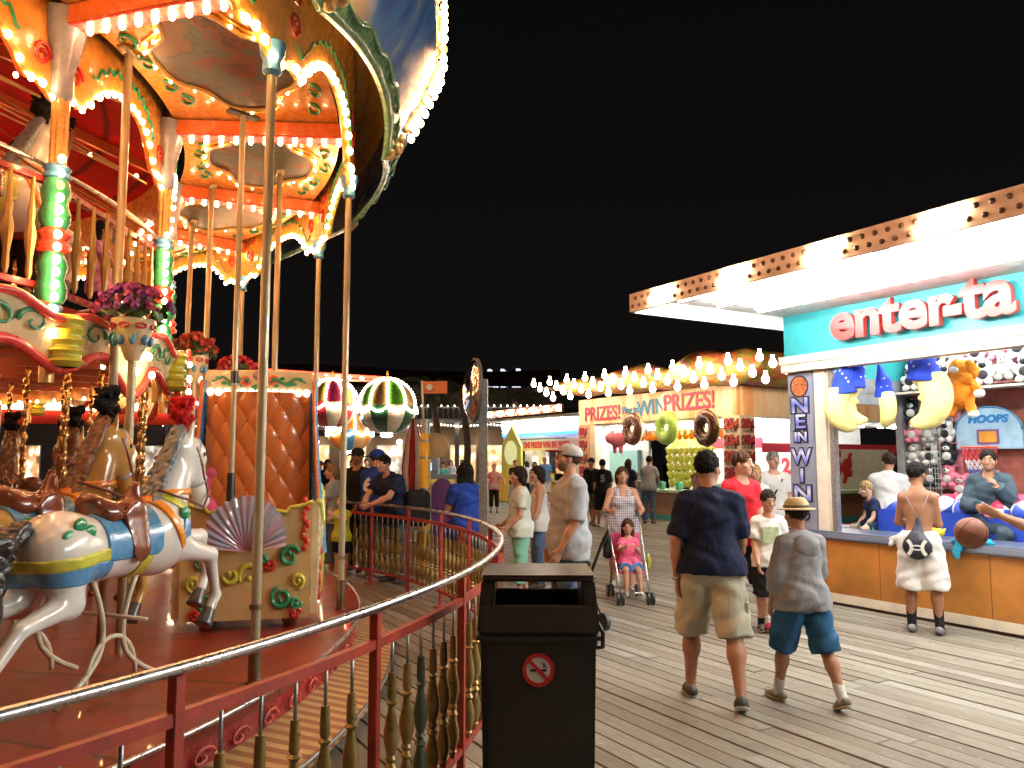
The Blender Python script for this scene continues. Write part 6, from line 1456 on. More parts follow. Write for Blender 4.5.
        b.build('lips', mat('lips', (.36, .12, .10), .45), bo, True)
    # hair
    kind, hc = hair[0], hairmat(hair[1]); hh = {1: .0075, 2: .011, 3: .02}[det]
    if kind != 'bald':
        ho = [('u', Ell(hp_(0, -.018, .034), np.array((.086, .104, .098)) * hs, rot))]
        if kind in ('long', 'mid', 'bob', 'pony'):
            L_ = {'long': .52, 'mid': .24, 'bob': .04, 'pony': .05}[kind]
            for sd in (-1, 0, 1): ho += [('u', Cone(hp_(sd * .055, -.045 + .0 * abs(sd), .0), hp_(sd * .062, -.07, -.06 - L_), .052 * hs, (.045 if kind != 'pony' else .03) * hs, ((0, 1, 0), .8)), .04)]
            if kind == 'pony': ho += [('u', Cone(hp_(0, -.12, .03), hp_(0, -.15, -.16), .035 * hs, .02 * hs), .02)]
            if kind == 'bob': ho += [('u', Ell(hp_(0, -.045, -.02), np.array((.095, .085, .09)) * hs, rot), .03)]
        if kind == 'bun': ho += [('u', Ell(hp_(0, -.12, .03), np.array((.04, .035, .04)) * hs, rot), .02)]
        ho += [('s', Ell(hp_(0, .105, -.035), np.array((.066, .085, .088)) * hs, rot)), ('s', Ell(hp_(0, .12, .0), np.array((.058, .06, .062)) * hs, rot))]
        if kind in ('short', 'crop', 'bun'): ho += [('s', Ell(hp_(0, .02, -.115), np.array((.12, .11, .085 if kind == 'short' else .10)) * hs, rot))]
        addm('hair', tuple(sdf(ho, hh, wob=.0045 if det < 3 else 0, wf=75)), hc)
    # clothes
    wv = .0065 if det == 1 else (.004 if det == 2 else 0)
    if shirt:
        sm, slv, hem, a = shirt[0], shirt[1], shirt[2], shirt[3] if len(shirt) > 3 else .016   # sleeve 0 none .5 short 2 long
        ops = []
        for o in torso: ops.append(o) if not (isinstance(o[1], Cone) and abs(o[1].ra - .064) < 1e-6) else None
        q = [Cone(T(0, -.015, .44), T(0, -.015, .475), .064, .060)]; ops.append(('u', q[0], .03))
        ops.append(('u', Cone(T(0, 0, .12), T(0, 0, hem + .03), .0, .0), .0)) if False else None
        fl = [('u', Ell(T(0, .0, (hem + .18) / 2), (.152 * B, .112 * cb, abs(.18 - hem) / 2 + .10)), .05)]; ops += fl; ops = [o for o in ops if o]
        if slv > 0:
            for i in (0, 1):
                shp, el, wr = J['sh', i], J['el', i], J['wr', i]
                if slv <= 1: ops.append(('u', Cone(shp, shp + (el - shp) * (slv + .0), .054 * min(B, 1.15), .056, flat=True), .03))
                else:
                    f_ = slv - 1; ops += [('u', Cone(shp, el, .052, .044), .03), ('u', Cone(el, el + (wr - el) * min(1, f_), .043, .034, flat=True), .03)]
        if bottom and bottom[1] != 'skirt':
            ex = max(0, (bottom[2] if len(bottom) > 2 else .014) - a + .028)
            ops.append(('u', Ell(pel + np.array((0, 0, -.02)), (.150 * B + ex, .112 * cb + ex, .13 + ex)), .03))
            if hem < -.04:
                for i in (0, 1): ops.append(('u', Cone(J['hip', i], J['hip', i] + (J['kn', i] - J['hip', i]) * .5, .094 * B + ex, .088 * B + ex), .05))
        ops.append(('i', Half(-(M @ np.array((0, 0, 1))), T(0, 0, hem))))
        if slv == 0:
            for i, sd in ((0, -1), (1, 1)): ops.append(('s', Ell(T(sd * .205 * B, 0, .43), (.072, .12, .13))))
            ops.append(('i', Half(M @ np.array((0, 0, 1)), T(0, 0, .385))))
            for sd in (-1, 1): ops += [('u', Cone(T(sd * .075, .085, .36), T(sd * .080, .045, .46), .006, .006)), ('u', Cone(T(sd * .080, .045, .46), T(sd * .080, -.06, .46), .006, .006)), ('u', Cone(T(sd * .080, -.06, .46), T(sd * .075, -.085, .36), .006, .006))]
        ops.append(('s', Ell(T(0, .035, .525), (.076, .088, .055))))
        addm('shirt', tuple(sdf(ops, h, infl=a, wob=wv, wf=24)), sm)
    if bottom:
        bm_, kind_, a = bottom[0], bottom[1], bottom[2] if len(bottom) > 2 else .014
        ops = [('u', Ell(pel + np.array((0, 0, -.02)), (.150 * B, .112 * cb, .13)))]
        if kind_ in ('shorts', 'kneeshorts', 'pants', 'capri'):
            for i in (0, 1):
                hp, kne, an = J['hip', i], J['kn', i], J['an', i]
                if kind_ == 'shorts': ops.append(('u', Cone(hp, hp + (kne - hp) * .68, .094 * B, .083 * B + a * .6, flat=True), .035))
                elif kind_ == 'kneeshorts': ops.append(('u', Cone(hp, hp + (kne - hp) * 1.0, .094 * B, .074 * B + a * .6, flat=True), .035))
                else:
                    f_ = .62 if kind_ == 'capri' else .95
                    ops += [('u', Cone(hp, kne, .093 * B, .062), .035), ('u', Cone(kne, kne + (an - kne) * f_, .062, .060 if kind_ == 'capri' else .052, flat=True), .03)]
        elif kind_ == 'skirt':
            m_ = (J['kn', 0] + J['kn', 1]) / 2; ops.append(('u', Cone(pel + np.array((0, 0, -.04)), m_ + (0, 0, .04), .14 * B, .175 * B, flat=True), .04))
        ops.append(('i', Half((0, 0, 1), pel + np.array((0, 0, .085)))))
        addm('shorts' if 'shorts' in kind_ else 'trousers' if kind_ != 'skirt' else 'skirt', tuple(sdf(ops, h, infl=a, wob=wv * 1.3, wf=20)), bm_)
    if socks and det < 3:
        for i in (0, 1):
            an, kne = J['an', i], J['kn', i]; top = an + (kne - an) * socks[1]; an_, fd, dn = foot(i)
            addm('sock', tuple(sdf([('u', Cone(an + dn * .03, top, .043, .043 + .02 * socks[1], flat=True)), ('u', Cone(an + dn * .045 - fd * .03, an + dn * .052 + fd * .10, .036, .032), .02)], .009)), socks[0])
    if shoes:
        for i in (0, 1):
            an, fd, dn = foot(i); sl = an + dn * .085
            up_ = [('u', Cone(an + dn * .042 - fd * .045, an + dn * .050 + fd * .05, .043, .045)), ('u', Cone(an + dn * .050 + fd * .05, an + dn * .058 + fd * .145, .045, .032), .03)]
            so_ = addm('shoe', tuple(sdf(up_ + [('i', Half(dn, sl - dn * .018))], .010 if det < 3 else .016)), shoes[0])
            if len(shoes) > 1 and det < 3: addm('shoe_sole', tuple(sdf(up_ + [('i', Half(dn, sl)), ('i', Half(-dn, sl - dn * .018))], .008, infl=.003)), shoes[1], so_)
    if hat:
        hk, hm = hat[0], hat[1]
        if hk == 'cap' or hk == 'cap_back':
            fy = 1 if hk == 'cap' else -1
            c0 = [('u', Ell(hp_(0, -.016, .030), np.array((.098, .116, .102)) * hs, rot)), ('i', Half(-(hM @ np.array((0, fy * .12, 1))), hp_(0, 0, .022)))]
            co = addm('cap', tuple(sdf(c0, .008 if det < 3 else .016)), hm)
            br = [('u', Ell(hp_(0, fy * .118, .034), np.array((.076, .098, .012)) * hs, Matrix([list(r) for r in hM @ Rx(-.22 * fy)]))), ('s', Ell(hp_(0, -.016, .03), np.array((.088, .104, .10)) * hs, rot))]
            addm('cap_brim', tuple(sdf(br, .006 if det < 3 else .014)), hat[2] if len(hat) > 2 else hm, co)
        if hk == 'fedora':
            tl = Rx(-.12); cr = [('u', Ell(hp_(0, -.015, .055), np.array((.098, .112, .108)) * hs, rot)), ('i', Half(hM @ np.array((0, 0, 1)), hp_(0, 0, .142))), ('i', Half(-(hM @ np.array((0, 0, 1))), hp_(0, 0, .045)))]
            co = addm('hat', tuple(sdf(cr, .007)), hm)
            addm('hat_brim', tuple(sdf([('u', Ell(hp_(0, -.012, .045), np.array((.150, .165, .012)) * hs, rot))], .006)), hm, co)
            addm('hat_band', tuple(sdf([('u', Ell(hp_(0, -.015, .055), np.array((.102, .116, .112)) * hs, rot)), ('i', Box3(hp_(0, 0, .068), (.2, .2, .013), rot))], .006)), hat[2], co)
    ctx = dict(rt=rt, T=T, J=J, s=s, hp=hp_, M=M, pel=pel, addm=addm, torso=torso, B=B, hM=hM)
    if extra: extra(ctx)
    return ctx
# cloths
C_NAVY = cloth('navy', (.008, .014, .045)); C_KHAKI = cloth('khaki', (.50, .49, .39)); C_GREY = cloth('grey', (.27, .275, .30)); C_BLUE = cloth('denim_short', (.02, .09, .19)); C_RED = cloth('red', (.62, .02, .035))
C_BLACK = cloth('black', (.012, .012, .014)); C_WHITE = cloth('white', (.70, .70, .68)); C_DENIM = cloth('denim', (.10, .17, .30), .25); C_MINT = cloth('mint', (.24, .58, .44)); C_LGREY = cloth('light_grey', (.34, .36, .40))
C_STRAW = mat('straw', (.62, .50, .28), .8, var=.15, scale=30, bump=.5, bscale=90); C_ROYAL = cloth('royal', (.01, .04, .26)); C_TAN = cloth('tan', (.45, .36, .2)); C_TEALC = cloth('teal', (.06, .35, .28)); C_SLATE = cloth('slate', (.035, .06, .085), .3, .5); C_PINKC = cloth('pinkc', (.75, .12, .25)); C_SKY = cloth('sky', (.10, .28, .62)); C_OLIVE = cloth('camo', (.14, .13, .08), .4)
S_DK = mat('shoe_dark', (.06, .055, .055), .6); S_WH = mat('shoe_white', (.65, .63, .6), .5); S_GR = mat('shoe_grey', (.24, .22, .19), .6); S_RED = mat('shoe_red', (.50, .03, .08), .5)
def plaid_build(nt, bs, src):
    tc = nt.nodes.new('ShaderNodeTexCoord'); outs = []
    for a, sc in ((0, 38), (2, 30)):
        g = nt.nodes.new('ShaderNodeSeparateXYZ'); nt.links.new(tc.outputs['Object'], g.inputs[0]); m = nt.nodes.new('ShaderNodeMath'); m.operation = 'MULTIPLY'; m.inputs[1].default_value = sc; nt.links.new(g.outputs[a], m.inputs[0])
        p = nt.nodes.new('ShaderNodeMath'); p.operation = 'PINGPONG'; p.inputs[1].default_value = .5; nt.links.new(m.outputs[0], p.inputs[0]); outs.append(ramp(nt, p.outputs[0], [(.15, 0), (.2, 1)]))
    c = _mix(nt, (.22, .24, .33), src, outs[0]); return _mix(nt, (.30, .26, .36), c, outs[1])
C_PLAID = mat('cloth_plaid', (.66, .66, .70), .85, build=plaid_build, var=.08)
def hair_gather(c): pass
# 1 man in navy polo
def ex_navy(c):
    b = MB(); w = c['J']['wr', 0] * c['s']; b.tube([Vector(w) + Vector((.031 * cos(t), .031 * sin(t), .0)) for t in np.arange(0, 6.28, .6)], .008, 6, True); b.build('wristwatch', M_STEEL, c['rt'], True)
    T, s = c['T'], c['s']; b = MB(); b.tube([Vector(T(.068 * cos(t), -.01 + .068 * sin(t), .515)) * s for t in np.arange(0, 6.28, .5)], .016, 6, True); b.build('polo_collar', C_NAVY, c['rt'], True)
    for i, sd in ((0, -1), (1, 1)):
        k = c['J']['hip', i] * .35 + c['J']['kn', i] * .65; b = MB(); b.box(Vector(k) * s + Vector((sd * .098, -.01, 0)), (.03, .13, .16)); b.build('cargo_pocket', C_KHAKI, c['rt'], bevel=.012)
person('broad man in a navy polo and khaki cargo shorts walking away with a wristwatch', G(714, 702), R(-8), 1.76, 'b', ((14, 10, 5), (-14, 12, 5)), ((-6, 16, 12), (12, 12, 35)), 2, (38, 0), ('short', 'black'),
       (C_NAVY, .78, -.06, .026), (C_KHAKI, 'kneeshorts', .026), (S_DK, S_WH), None, None, 1, 1.10, 1.12, extra=ex_navy)
# 2 boy in hat
def ex_hood(c):
    T = c['T']; c['addm']('hood', tuple(sdf([('u', Ell(T(0, -.115, .42), (.125, .065, .115))), ('u', Cone(T(-.07, -.02, .48), T(.07, -.02, .48), .05, .05), .04), ('s', Ell(T(0, -.03, .56), (.07, .06, .09)))], .009, wob=.004)), C_GREY)
    c['addm']('waistband', tuple(sdf([('u', Ell(T(0, 0, -.10), (.152, .125, .05)))], .010, infl=.014)), C_GREY)
person('boy in a straw hat, grey hooded sweatshirt and blue shorts walking away', G(806, 704), R(14), 1.40, 'b', ((16, 8, 6), (-14, 14, 6)), ((8, 16, 14), (22, 18, 62, 25)), 3, (-4, 2), ('short', 'dark'),
       (C_GREY, 1.45, -.13, .034), (C_BLUE, 'kneeshorts', .030), (S_GR, mat('sole_yellow', (.6, .58, .3), .5)), (C_WHITE, .30), ('fedora', C_STRAW, mat('hat_band', (.13, .10, .07), .7)), 1, 1.05, 1.05, headk=1.08, extra=ex_hood)
# 3 man in red shirt
person('man in a red T-shirt and long black shorts walking toward the camera', G(744, 628), R(203), 1.80, 'd', ((20, 14), (-12, 10)), ((8, 10, 20), (-6, 10, 15)), 2, (-22, 0), ('short', 'brown'),
       (C_RED, .6, -.12, .024), (C_BLACK, 'kneeshorts', .034), (S_RED, S_WH), (C_WHITE, .15), None, 1, .96, 1.0)
# 4 boy white tee
def ex_tee(c):
    T = c['T']; b = MB(); b.box(Vector(T(0, .128, .28)) * c['s'], (.15, .02, .16)); b.build('shirt_print', mat('green_print', (.25, .42, .12), .8, col2=(.55, .55, .5), var=.3, scale=25), c['rt'])
person('boy in a white T-shirt with green print and black shorts behind the hat boy', G(772, 634), R(172), 1.36, 'a', ((4, 3), (-8, 6)), ((6, 9, 15), (10, 9, 20)), 0, (-12, 8), ('short', 'dark'),
       (C_WHITE, .7, -.12, .024), (C_BLACK, 'kneeshorts', .026), (S_DK, S_WH), (C_BLACK, .2), None, 1, .95, headk=1.12, extra=ex_tee)
# 5 shirtless boy
def ex_bag(c):
    T, s = c['T'], c['s']; z = -.02
    bg = c['addm']('drawstring_bag', tuple(sdf([('u', Ell(T(-.015, -.165, z - .05), (.135, .055, .125))), ('u', Cone(T(-.01, -.16, z + .02), T(0, -.135, z + .24), .085, .018, ((0, 1, 0), .6)), .06)], .008, wob=.004)), mat('bag_black', (.012, .014, .03), .45))
    b = MB()
    for sd in (-1, 1): b.tube([Vector(T(0, -.135, z + .22)) * s, Vector(T(sd * .05, -.13, .33)) * s, Vector(T(sd * .11, -.10, .47)) * s, Vector(T(sd * .125, .03, .515)) * s, Vector(T(sd * .145, .115, .38)) * s, Vector(T(sd * .16, .06, .1)) * s, Vector(T(sd * .12, -.14, -.12)) * s], .0045, 5)
    b.build('drawstring', mat('string', (.2, .2, .22), .6), bg, True)
    yb = lambda x, q: -.222 - .004 + .9 * (abs(x) ** 2) + .4 * (q + .02) ** 2; b = MB()
    def pt(x, q, d): return Vector(T(-.015 + x, yb(x, q) - d, z - .05 + q)) * s
    def band(P, w):
        for (x0, q0), (x1, q1) in zip(P, P[1:]):
            dx, dq = x1 - x0, q1 - q0; L = sqrt(dx * dx + dq * dq); nx, nq = -dq / L * w, dx / L * w
            b.prism([(x0 - nx, q0 - nq), (x1 - nx, q1 - nq), (x1 + nx, q1 + nq), (x0 + nx, q0 + nq)], pt, 0, .008)
    for sd in (-1, 1): band([(sd * .085, .075), (sd * .058, .04), (sd * .047, .0), (sd * .058, -.04), (sd * .085, -.075)], .017)
    band([(.052 * cos(t) * 1.0, .022 * sin(t)) for t in np.arange(0, 6.6, .5)], .007)
    b.build('bag_emblem', C_WHITE, bg)
    c['addm']('towel', tuple(sdf([('u', Cone(T(-.25, .03, -.02), T(-.15, -.02, .03), .03, .045, ((0, 1, 0), .7))), ('u', Cone(T(-.25, .03, -.02), T(-.29, .02, -.08), .035, .02), .03)], .009, wob=.006, wf=50)), C_WHITE)
person('shirtless boy in long white shorts with a black drawstring bag on his back', G(924, 633), R(-30), 1.66, 'c', ((2, 0, 3), (0, 2, 7)), ((20, 12, 62, 30), (14, 8, 75, 25)), 0, (28, -2), ('short', 'black'),
       None, (C_WHITE, 'kneeshorts', .044), (mat('slide_grey', (.2, .2, .22), .6), S_DK), (C_BLACK, .45), None, 1, .92, .92, extra=ex_bag)
# 6 cap man
def ex_cap(c):
    T, s = c['T'], c['s']; b = MB(); rnd = random.Random(8)
    for i in range(16): b.ball(Vector(T(rnd.uniform(-.09, .06), .136, rnd.uniform(.12, .34))) * s, .012, 6, 5, (1.4, .5, .8))
    b.build('shirt_print', mat('faded_print', (.16, .15, .16), .8), c['rt'], True)
    hp = c['hp']; c['addm']('beard', tuple(sdf([('u', Ell(hp(0, .022, -.062), (.060, .070, .060), Matrix([list(r) for r in c['hM']]))), ('s', Ell(hp(0, .085, -.03), (.05, .055, .052))), ('s', Ell(hp(0, .0, .05), (.12, .12, .08)))], .008, wob=.002, wf=120)), mat('stubble', (.16, .09, .06), .8))
person('man in a grey T-shirt and maroon-brimmed grey cap looking up at the carousel', (.50, 7.2, 0), R(102), 1.82, 'a', ((2, 2), (-3, 4)), ((4, 10, 22), (2, 9, 20)), -2, (2, -14), ('crop', 'brown'),
       (C_LGREY, .85, -.16, .030), (C_DENIM, 'pants', .018), (S_WH, S_GR), None, ('cap', cloth('cap_grey', (.42, .41, .42)), cloth('cap_maroon', (.22, .015, .04))), 1, 1.10, 1.12, extra=ex_cap)
# 7 mint woman
person('older woman in a pale green top and mint trousers standing side-on at the railing', (.10, 10.1, 0), R(98), 1.60, 'a', ((2, 0), (-4, 5)), ((8, 8, 40), (8, 8, 45)), 0, (0, 0), ('bob', 'dark'),
       (mat('cloth_mint_white', (.62, .66, .60), .85, col2=(.40, .52, .44), var=.2, scale=3), .55, -.14, .026), (C_MINT, 'capri', .028), (S_WH,), None, None, 1, 1.10, 1.05)
person('woman in a white sleeveless top and dark jeans behind the woman in mint trousers', (.36, 10.9, 0), R(95), 1.60, 'a', ((0, 0), (3, 4)), ((10, 10, 20), (10, 8, 20)), 0, (-10, 0), ('bob', 'dark'),
       (C_WHITE, 0, -.14, .022), (C_DENIM, 'pants', .016), (S_DK,), None, None, 2, 1.05, 1.0)
# 8 stroller, mother, child
ST = Vector((1.43, 9.9, 0))
stt = empty('stroller', ST, R(184), 'folding stroller with pink seat and black wheels carrying a small child', 'stroller')
b = MB()
for sd in (-1, 1):
    b.tube([(sd * .17, .30, .07), (sd * .18, .12, .38), (sd * .20, -.22, .78), (sd * .20, -.34, 1.00), (sd * .20, -.42, 1.03)], .012, 8); b.tube([(sd * .19, -.32, .07), (sd * .19, -.02, .45), (sd * .19, .12, .56)], .011, 8)
b.tube([(-.18, .12, .38), (.18, .12, .38)], .009, 6); b.tube([(-.19, -.30, .12), (.19, -.30, .12)], .009, 6); b.tube([(-.17, .30, .14), (.17, .30, .14)], .009, 6)
b.build('frame', M_CHROME, stt, True)
for x in (-.18, .18):
    for y in (.30, -.32):
        b = MB()
        for dx in (-.028, .028): b.cyl((x + dx - .012, y, .075), (x + dx + .012, y, .075), .075, None, 16)
        w = b.build('wheel', mat('black_rubber', (.02, .02, .02), .4), stt, 'auto'); b = MB()
        for dx in (-.042, .042): b.cyl((x + dx - .003, y, .075), (x + dx + .003, y, .075), .035, None, 10)
        b.build('hub', M_STEEL, w, 'auto')
b = MB(); b.strip(10, lambda t: ((-.17, .14 - .30 * t, .34 + .03 * t), (.17, .14 - .30 * t, .34 + .03 * t), (.17, .14 - .30 * t, .36 + .03 * t), (-.17, .14 - .30 * t, .36 + .03 * t)))
b.strip(10, lambda t: ((-.18, -.15 - .14 * t, .36 + .42 * t), (.18, -.15 - .14 * t, .36 + .42 * t), (.18, -.13 - .14 * t, .37 + .42 * t), (-.18, -.13 - .14 * t, .37 + .42 * t))); b.build('seat', C_PINKC, stt)
b = MB()
for sd in (-1, 1): b.cyl((sd * .20, -.40, 1.03), (sd * .20, -.50, 1.04), .018, None, 8)
b.build('handle_grip', mat('black_rubber', (.02, .02, .02), .4), stt, 'auto')
smesh('side_bag', sdf([('u', Box3((.24, -.2, .62), (.04, .09, .13), rd=.02))], .012, wob=.004), cloth('black', (.012, .012, .014)), stt)
smesh('rainbow_toy', sdf([('u', Ell((-.24, -.05, .45), (.04, .04, .12)))], .012, wob=.005, wf=60), cloth('rainbow', (.6, .6, .1), col := .9) if False else cloth('rainbow', (.55, .62, .10), .5), stt)
mo = person('woman in a plaid sundress top pushing a stroller toward the camera', ST + Vector((.03, .82, 0)), R(180), 1.60, 'a', ((10, 4), (-12, 10)), (('to', (-.20, .36, 1.04), (-.6, -.4, -1)), ('to', (.20, .36, 1.04), (.6, -.4, -1))), 4, (0, -4), ('pony', 'brown'),
       (C_PLAID, 0, -.26, .034), (C_BLACK, 'kneeshorts', .012), (S_WH,), None, None, 1, 1.10, .97)
def ex_leg(c): pass
person('small girl in a pink top and blue cover sitting in the stroller', ST + Vector((0, .05, .40)), R(182), 1.00, 'a', ((76, 62, 6), (76, 62, 6)), ((30, 10, 90, 30), (50, 14, 50, 20)), -8, (8, 4), ('mid', 'brown'),
       (C_PINKC, .5, -.06, .02), (C_SKY, 'shorts', .03), (S_WH,), None, None, 1, 1.02, headk=1.38, ground=False, sit=.07)
# 9 cream stroller beside cap man
s2 = empty('pushchair', (.62, 8.3, 0), R(30), 'dark pushchair with a curved black handle behind the man in the grey cap', 'stroller')
b = MB()
for sd in (-1, 1): b.tube([(sd * .2, .3, .08), (sd * .21, 0, .5), (sd * .22, -.2, .85), (sd * .22, -.32, 1.0), (sd * .2, -.36, .93), (sd * .2, -.30, .86)], .016, 8); b.tube([(sd * .2, -.25, .08), (sd * .2, .05, .5)], .012, 6)
b.build('frame', mat('black_rubber', (.02, .02, .02), .4), s2, True)
smesh('hood', sdf([('u', Ell((0, .02, .62), (.19, .20, .14))), ('u', Box3((0, .02, .40), (.17, .16, .16), rd=.05), .05), ('s', Ell((0, .16, .58), (.16, .2, .12)))], .014), C_BLACK, s2)
for x in (-.2, .2):
    for y in (.3, -.25): b = MB(); b.cyl((x - .02, y, .09), (x + .02, y, .09), .09, None, 16); b.build('wheel', mat('black_rubber', (.02, .02, .02), .4), s2, 'auto')
# 10 crowd leaning on the far railing
def fenceP(a, out=.42): q = FC + pol(RF + out, a, 0); return q, R(a - 180 + 90 * 0) 
def at_fence(label, px, Y, **k):
    p = W(px, 460, Y); p.z = 0; d = (Vector((-8, 6, 0)) - p); yaw = atan2(d.y, d.x) - pi / 2
    return person(label, p, yaw + R(k.pop('turn', 0)), **k)
at_fence('man in a dark T-shirt leaning his forearms on the far railing', 398, 11.35, H=1.80, skn='a', arms=(('to', (-.06, .52, 1.10), (-1, 0, -.5)), ('to', (.10, .52, 1.10), (1, 0, -.5))), lean=20, head=(-8, 2), hair=('short', 'black'), shirt=(C_NAVY, .6, -.12, .026), bottom=(C_DENIM, 'pants', .018), shoes=(S_DK,), det=1, build=1.22, chest=1.2, turn=8)
def ex_six(c):
    text('6', .26, C_WHITE, c['rt'], frame(Vector(c['T'](0, -.165, .28)) * c['s'], (1, 0, 0), (0, 0, 1)), 'number', .012, .012)
at_fence('man in a royal blue number 6 jersey and blue cap at the far railing', 374, 11.9, H=1.84, skn='a', arms=((20, 10, 40), (20, 10, 40)), lean=6, head=(40, 0), hair=('crop', 'brown'), shirt=(C_ROYAL, .85, -.16, .03), bottom=(C_DENIM, 'pants', .018), shoes=(S_WH,), hat=('cap_back', C_ROYAL), det=2, build=1.1, turn=-165, extra=ex_six)
at_fence('woman with glasses and dark hair between the blue jersey and the leaning man', 385, 12.3, H=1.66, skn='b', arms=((20, 10, 60), (20, 10, 60)), lean=4, head=(0, 0), hair=('bun', 'dark'), shirt=(C_BLACK, .5, -.12, .022), bottom=(C_BLACK, 'pants', .014), shoes=(S_DK,), det=2, turn=15)
at_fence('bearded man in a black shirt and cap behind the blue jersey', 358, 12.4, H=1.86, skn='b', arms=((10, 10, 40), (10, 10, 40)), head=(0, 0), hair=('short', 'dark'), shirt=(C_BLACK, .6, -.12, .026), bottom=(C_BLACK, 'pants', .014), shoes=(S_DK,), hat=('cap', C_BLACK), det=2, build=1.1, turn=15)
at_fence('woman in a light grey T-shirt at the left end of the watching crowd', 336, 12.0, H=1.62, skn='a', arms=((20, 10, 60), (30, 10, 50)), lean=4, head=(-30, 0), hair=('pony', 'light'), shirt=(C_LGREY, .5, -.14, .024), bottom=(C_DENIM, 'capri', .014), shoes=(S_WH,), det=2, turn=-60)
at_fence('small child in a yellow-green shirt peering over the far railing', 343, 11.35, H=1.18, skn='d', arms=(('to', (-.1, .3, .95)), ('to', (.1, .3, .95))), head=(0, 0), hair=('crop', 'light'), shirt=(cloth('lime', (.50, .60, .05)), .5, -.12, .02), bottom=(C_NAVY, 'shorts', .02), shoes=(S_WH,), det=2, headk=1.2, turn=20)
bg_ = empty('backpack', W(418, 508, 11.2), R(20), 'black bag hanging on the far railing beside the leaning man', 'bag'); smesh('bag_body', sdf([('u', Box3((0, 0, 0), (.17, .10, .25), rd=.09))], .016, wob=.006, wf=18), C_BLACK, bg_)
# 11 long dark hair woman and dark jacket
person('woman with very long dark hair in a royal blue top at the mirror post', (-.56, 9.75, 0), R(15), 1.66, 'b', ((0, 0), (3, 3)), ((10, 14, 60, 30), (10, 8, 60, 30)), 0, (10, 0), ('long', 'black'),
       (C_ROYAL, .5, -.14, .024), (C_BLACK, 'pants', .012), (S_DK,), None, None, 1, 1.05)
# 12 people in and near booth A
def inA(u, v): return OA + inframe(u, v)
def ex_none(c): pass
q = W(1010, 470, 9.0)
person('man in a dark slate jacket and beanie inside the booth, hand raised to his mouth', inA(1.92, 1.02) + Vector((0, 0, .80)), ROT + R(205), 1.72, 'b', ((78, 78, 8), (78, 78, 8)), ((40, 12, 105, 30), (24, 14, 70, 30)), 4, (0, 0), ('crop', 'black'),
       (C_SLATE, 1.9, -.12, .040), (C_SLATE, 'pants', .02), (S_DK,), None, None, 1, 1.0, ground=False, sit=.20)
def ex_ball(c):
    pass
pa_ = person('shirtless boy at the right edge stretching his bare arm out with the basketball', (4.18, 6.05, 0), R(40), 1.68, 'b', ((2, 0), (0, 2)), (('to', (-.42, .34, 1.29), (0, 0, -1)), (10, 12, 20)), 0, (0, 0), ('short', 'dark'),
       None, (C_OLIVE, 'kneeshorts', .036), (S_DK,), None, None, 1, .95)
bk = empty('basketball', W(971, 533, 6.28), 0, 'worn brown basketball held in the outstretched hand at the right edge', 'basketball')
b = MB(); b.ball((0, 0, 0), .12, 28, 18); bo_ = b.build('ball', mat('basketball_leather', (.22, .07, .035), .5, bump=.5, bscale=220), bk, True)
b = MB()
for ax in (((1, 0, 0), (0, 1, 0)), ((0, 1, 0), (0, 0, 1)), ((1, 0, 0), (0, 0, 1))): b.tube([Vector(ax[0]) * .1202 * cos(t) + Vector(ax[1]) * .1202 * sin(t) for t in np.arange(0, 6.28, .2)], .002, 4, True)
b.build('ball_seams', C_BLACK, bo_, True); bk.rotation_euler = (.4, .3, .5)
tw = empty('towel', inA(2.25, -.02) + Vector((0, 0, .84)), ROT, 'crumpled turquoise cloth lying over the edge of the counter pad', 'towel'); smesh('cloth', sdf([('u', Ell((0, .0, .03), (.17, .08, .035))), ('u', Cone((-.06, -.07, .03), (-.08, -.085, -.10), .05, .04, ((0, 1, 0), .35)), .03), ('u', Cone((.08, .04, .04), (.2, .05, .03), .04, .03), .03)], .008, wob=.010, wf=45), cloth('turquoise', (.03, .38, .55), .2, .6), tw)
dk = empty('rubber_duck', inA(1.72, .28) + Vector((0, 0, .857)), ROT, 'yellow rubber duck standing on the counter pad near the basketball', 'toy'); smesh('duck_body', sdf([('u', Ell((0, 0, .055), (.09, .065, .055))), ('u', Ell((-.05, 0, .13), (.048, .045, .045)), .02), ('u', Cone((.07, 0, .07), (.11, 0, .10), .03, .01), .02)], .008), paint('duck_yellow', (.85, .65, .03)), dk); smesh('beak', sdf([('u', Ell((-.105, 0, .125), (.022, .02, .010)))], .005), P_ORG, dk)
person('small blond boy in a dark T-shirt and green shorts sitting inside the booth', inA(.55, .95) + Vector((0, 0, .80)), ROT + R(150), 1.12, 'd', ((84, 88, 24), (84, 70, 26)), ((30, 10, 30), (30, 8, 30)), 16, (10, 20), ('crop', 'blond'),
       (C_NAVY, .5, -.10, .02), (cloth('green', (.03, .28, .08)), 'shorts', .02), (S_DK,), None, None, 1, 1.0, ground=False, sit=.12, headk=1.25)
person('dark-haired man in a white T-shirt sitting inside the booth with his back to us', inA(.28, 1.55) + Vector((0, 0, .62)), ROT + R(20), 1.75, 'b', ((60, 60), (60, 60)), ((20, 10, 40), (20, 10, 40)), 8, (-40, 6), ('short', 'dark'),
       (C_WHITE, .6, -.12, .028), (C_DENIM, 'pants', .018), (S_DK,), None, None, 2, 1.1, ground=False, sit=.35)
